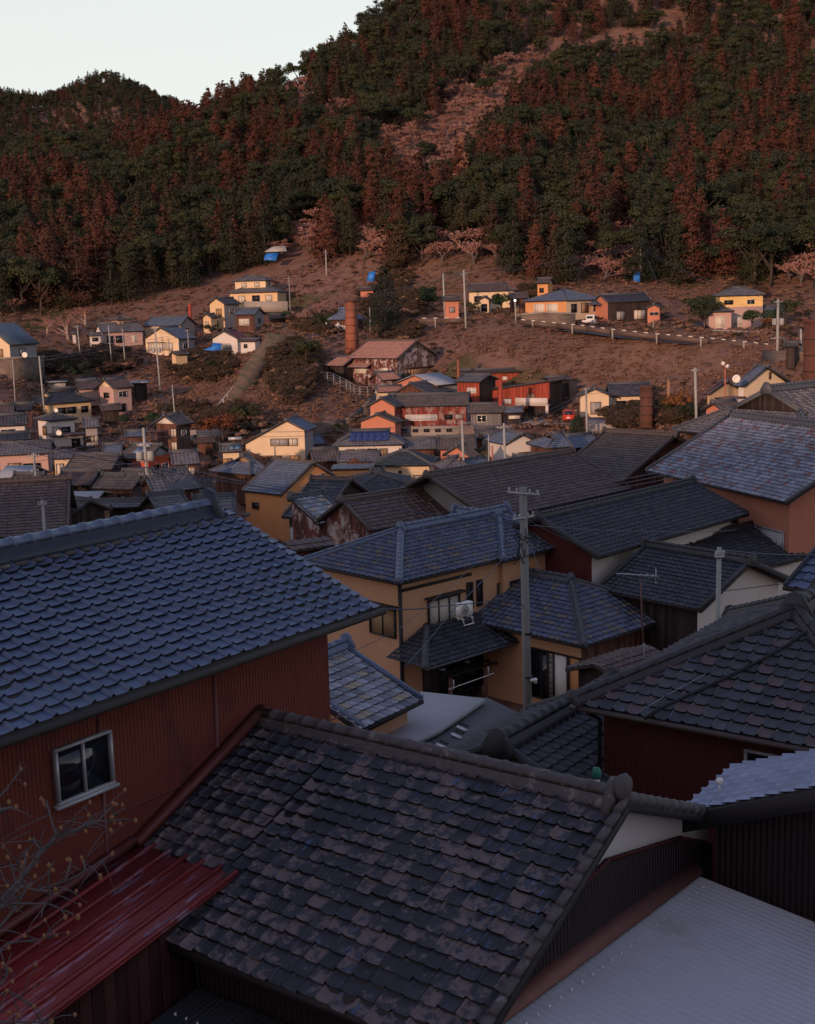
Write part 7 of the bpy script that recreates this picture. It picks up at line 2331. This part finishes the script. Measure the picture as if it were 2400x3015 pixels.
tr('clump of bare stems on the grey roofs below the solar panel house', c6(760, 380), 108, 2.6, 'cherry', 1, name='shrub', cat='shrub')

# ---------------------------------------------------------------- bare twigs, bottom left corner
rg = random.Random(12)
zc6 = crop(0, 2100, .5828)
t = thing('bare_tree', 'bare budding tree reaching into the bottom left corner', 'tree', P(-260, 3300, 5.6))
o0 = np.array(t.location)
limb, twig, bud = MB(), MB(), MB()
BR = [[(-260, 1900), (-120, 1300), (0, 960), (100, 850), (210, 700), (290, 622), (400, 585), (500, 540), (575, 460)],
      [(290, 622), (265, 560), (235, 440)], [(90, 870), (180, 895), (330, 850), (430, 800), (575, 705)], [(330, 850), (360, 745)], [(10, 980), (60, 960), (250, 965), (380, 1020)],
      [(210, 700), (165, 630)], [(-60, 1150), (60, 1010), (140, 880), (160, 850)], [(-60, 480), (40, 380), (100, 290)], [(-20, 500), (75, 470)], [(-100, 1320), (40, 1160), (140, 1150), (270, 1130)], [(-120, 1500), (40, 1400), (160, 1480), (215, 1570)],
      [(-80, 1480), (30, 1330), (45, 1290)], [(60, 1010), (80, 860), (50, 740)], [(400, 585), (450, 545), (575, 548)], [(110, 860), (135, 690)], [(180, 895), (290, 900)], [(-100, 1000), (0, 780), (110, 760)], [(-120, 1560), (100, 1560), (260, 1560)], [(430, 800), (425, 740)], [(0, 960), (-40, 700), (-20, 500)]]
for i, b in enumerate(BR):
    dd = 5.6 + rg.uniform(-.5, .5) if i else 5.6
    pts = [P(*zc6(x, y), dd + k * .04) - o0 for k, (x, y) in enumerate(b)]
    n = len(pts)
    r0 = .019 if i == 0 else .0085
    (limb if i == 0 else twig).tube(pts, [max(.0035, r0 * (1 - .85 * k / (n - 1))) for k in range(n)], 6)
    for k in range(n - 1):
        for _ in range(rg.choice((2, 3, 4))):
            s_ = rg.random()
            p = pts[k] + (pts[k + 1] - pts[k]) * s_
            dv = np.array([rg.gauss(.02, .10), rg.gauss(0, .06), rg.gauss(.02, .09)])
            twig.tube([p, p + dv * .6 + (0, 0, .01), p + dv], [.0034, .0028, .002], 4)
            e_ = p + dv
            if rg.random() < .4:
                bud.lathe([(0, -.014), (.009, -.004), (.008, .006), (0, .016)], 6, tuple(e_))
    for _ in range(2):
        e_ = pts[-1] + np.array([rg.gauss(0, .012), 0, rg.gauss(0, .012)])
        bud.lathe([(0, -.014), (.010, -.004), (.008, .006), (0, .016)], 6, tuple(e_))
lo = limb.obj('limb', ['grey_bark'], t)
twig.obj('twigs', ['grey_bark'], lo)
bud.obj('buds', ['bud_ochre'], lo)

# more service drops between the middle houses
for lab, pts in (('service drop from the tall pole to the long black roof', [P(1556, 1530, 35), P(1700, 1600, 39), P(1800, 1635, 43)]),
                 ('service drop from the slim pale post to the black tiled gable', [P(2118, 1622, 27), P(2190, 1640, 33)]),
                 ('wire from the slim pale post towards the right edge', [P(2118, 1618, 27), P(2420, 1632, 30)]),
                 ('wire from the slim pale post to the salmon wall', [P(2118, 1630, 27), P(2330, 1660, 42)]),
                 ('long wire from the tall pole to the blue roofs in the valley', [P(1530, 1450, 35), P(1300, 1380, 60), P(940, 1225, 99)]),
                 ('wire from the aerial across the dark hip to the right edge', [P(1890, 1760, 29.5), P(2420, 1700, 26)]),
                 ('drop wire from the tall pole to the patchwork grey roof', [P(1535, 1580, 35), P(1330, 1800, 30), P(1190, 1965, 27)])):
    wire(lab, pts, .010, .012)
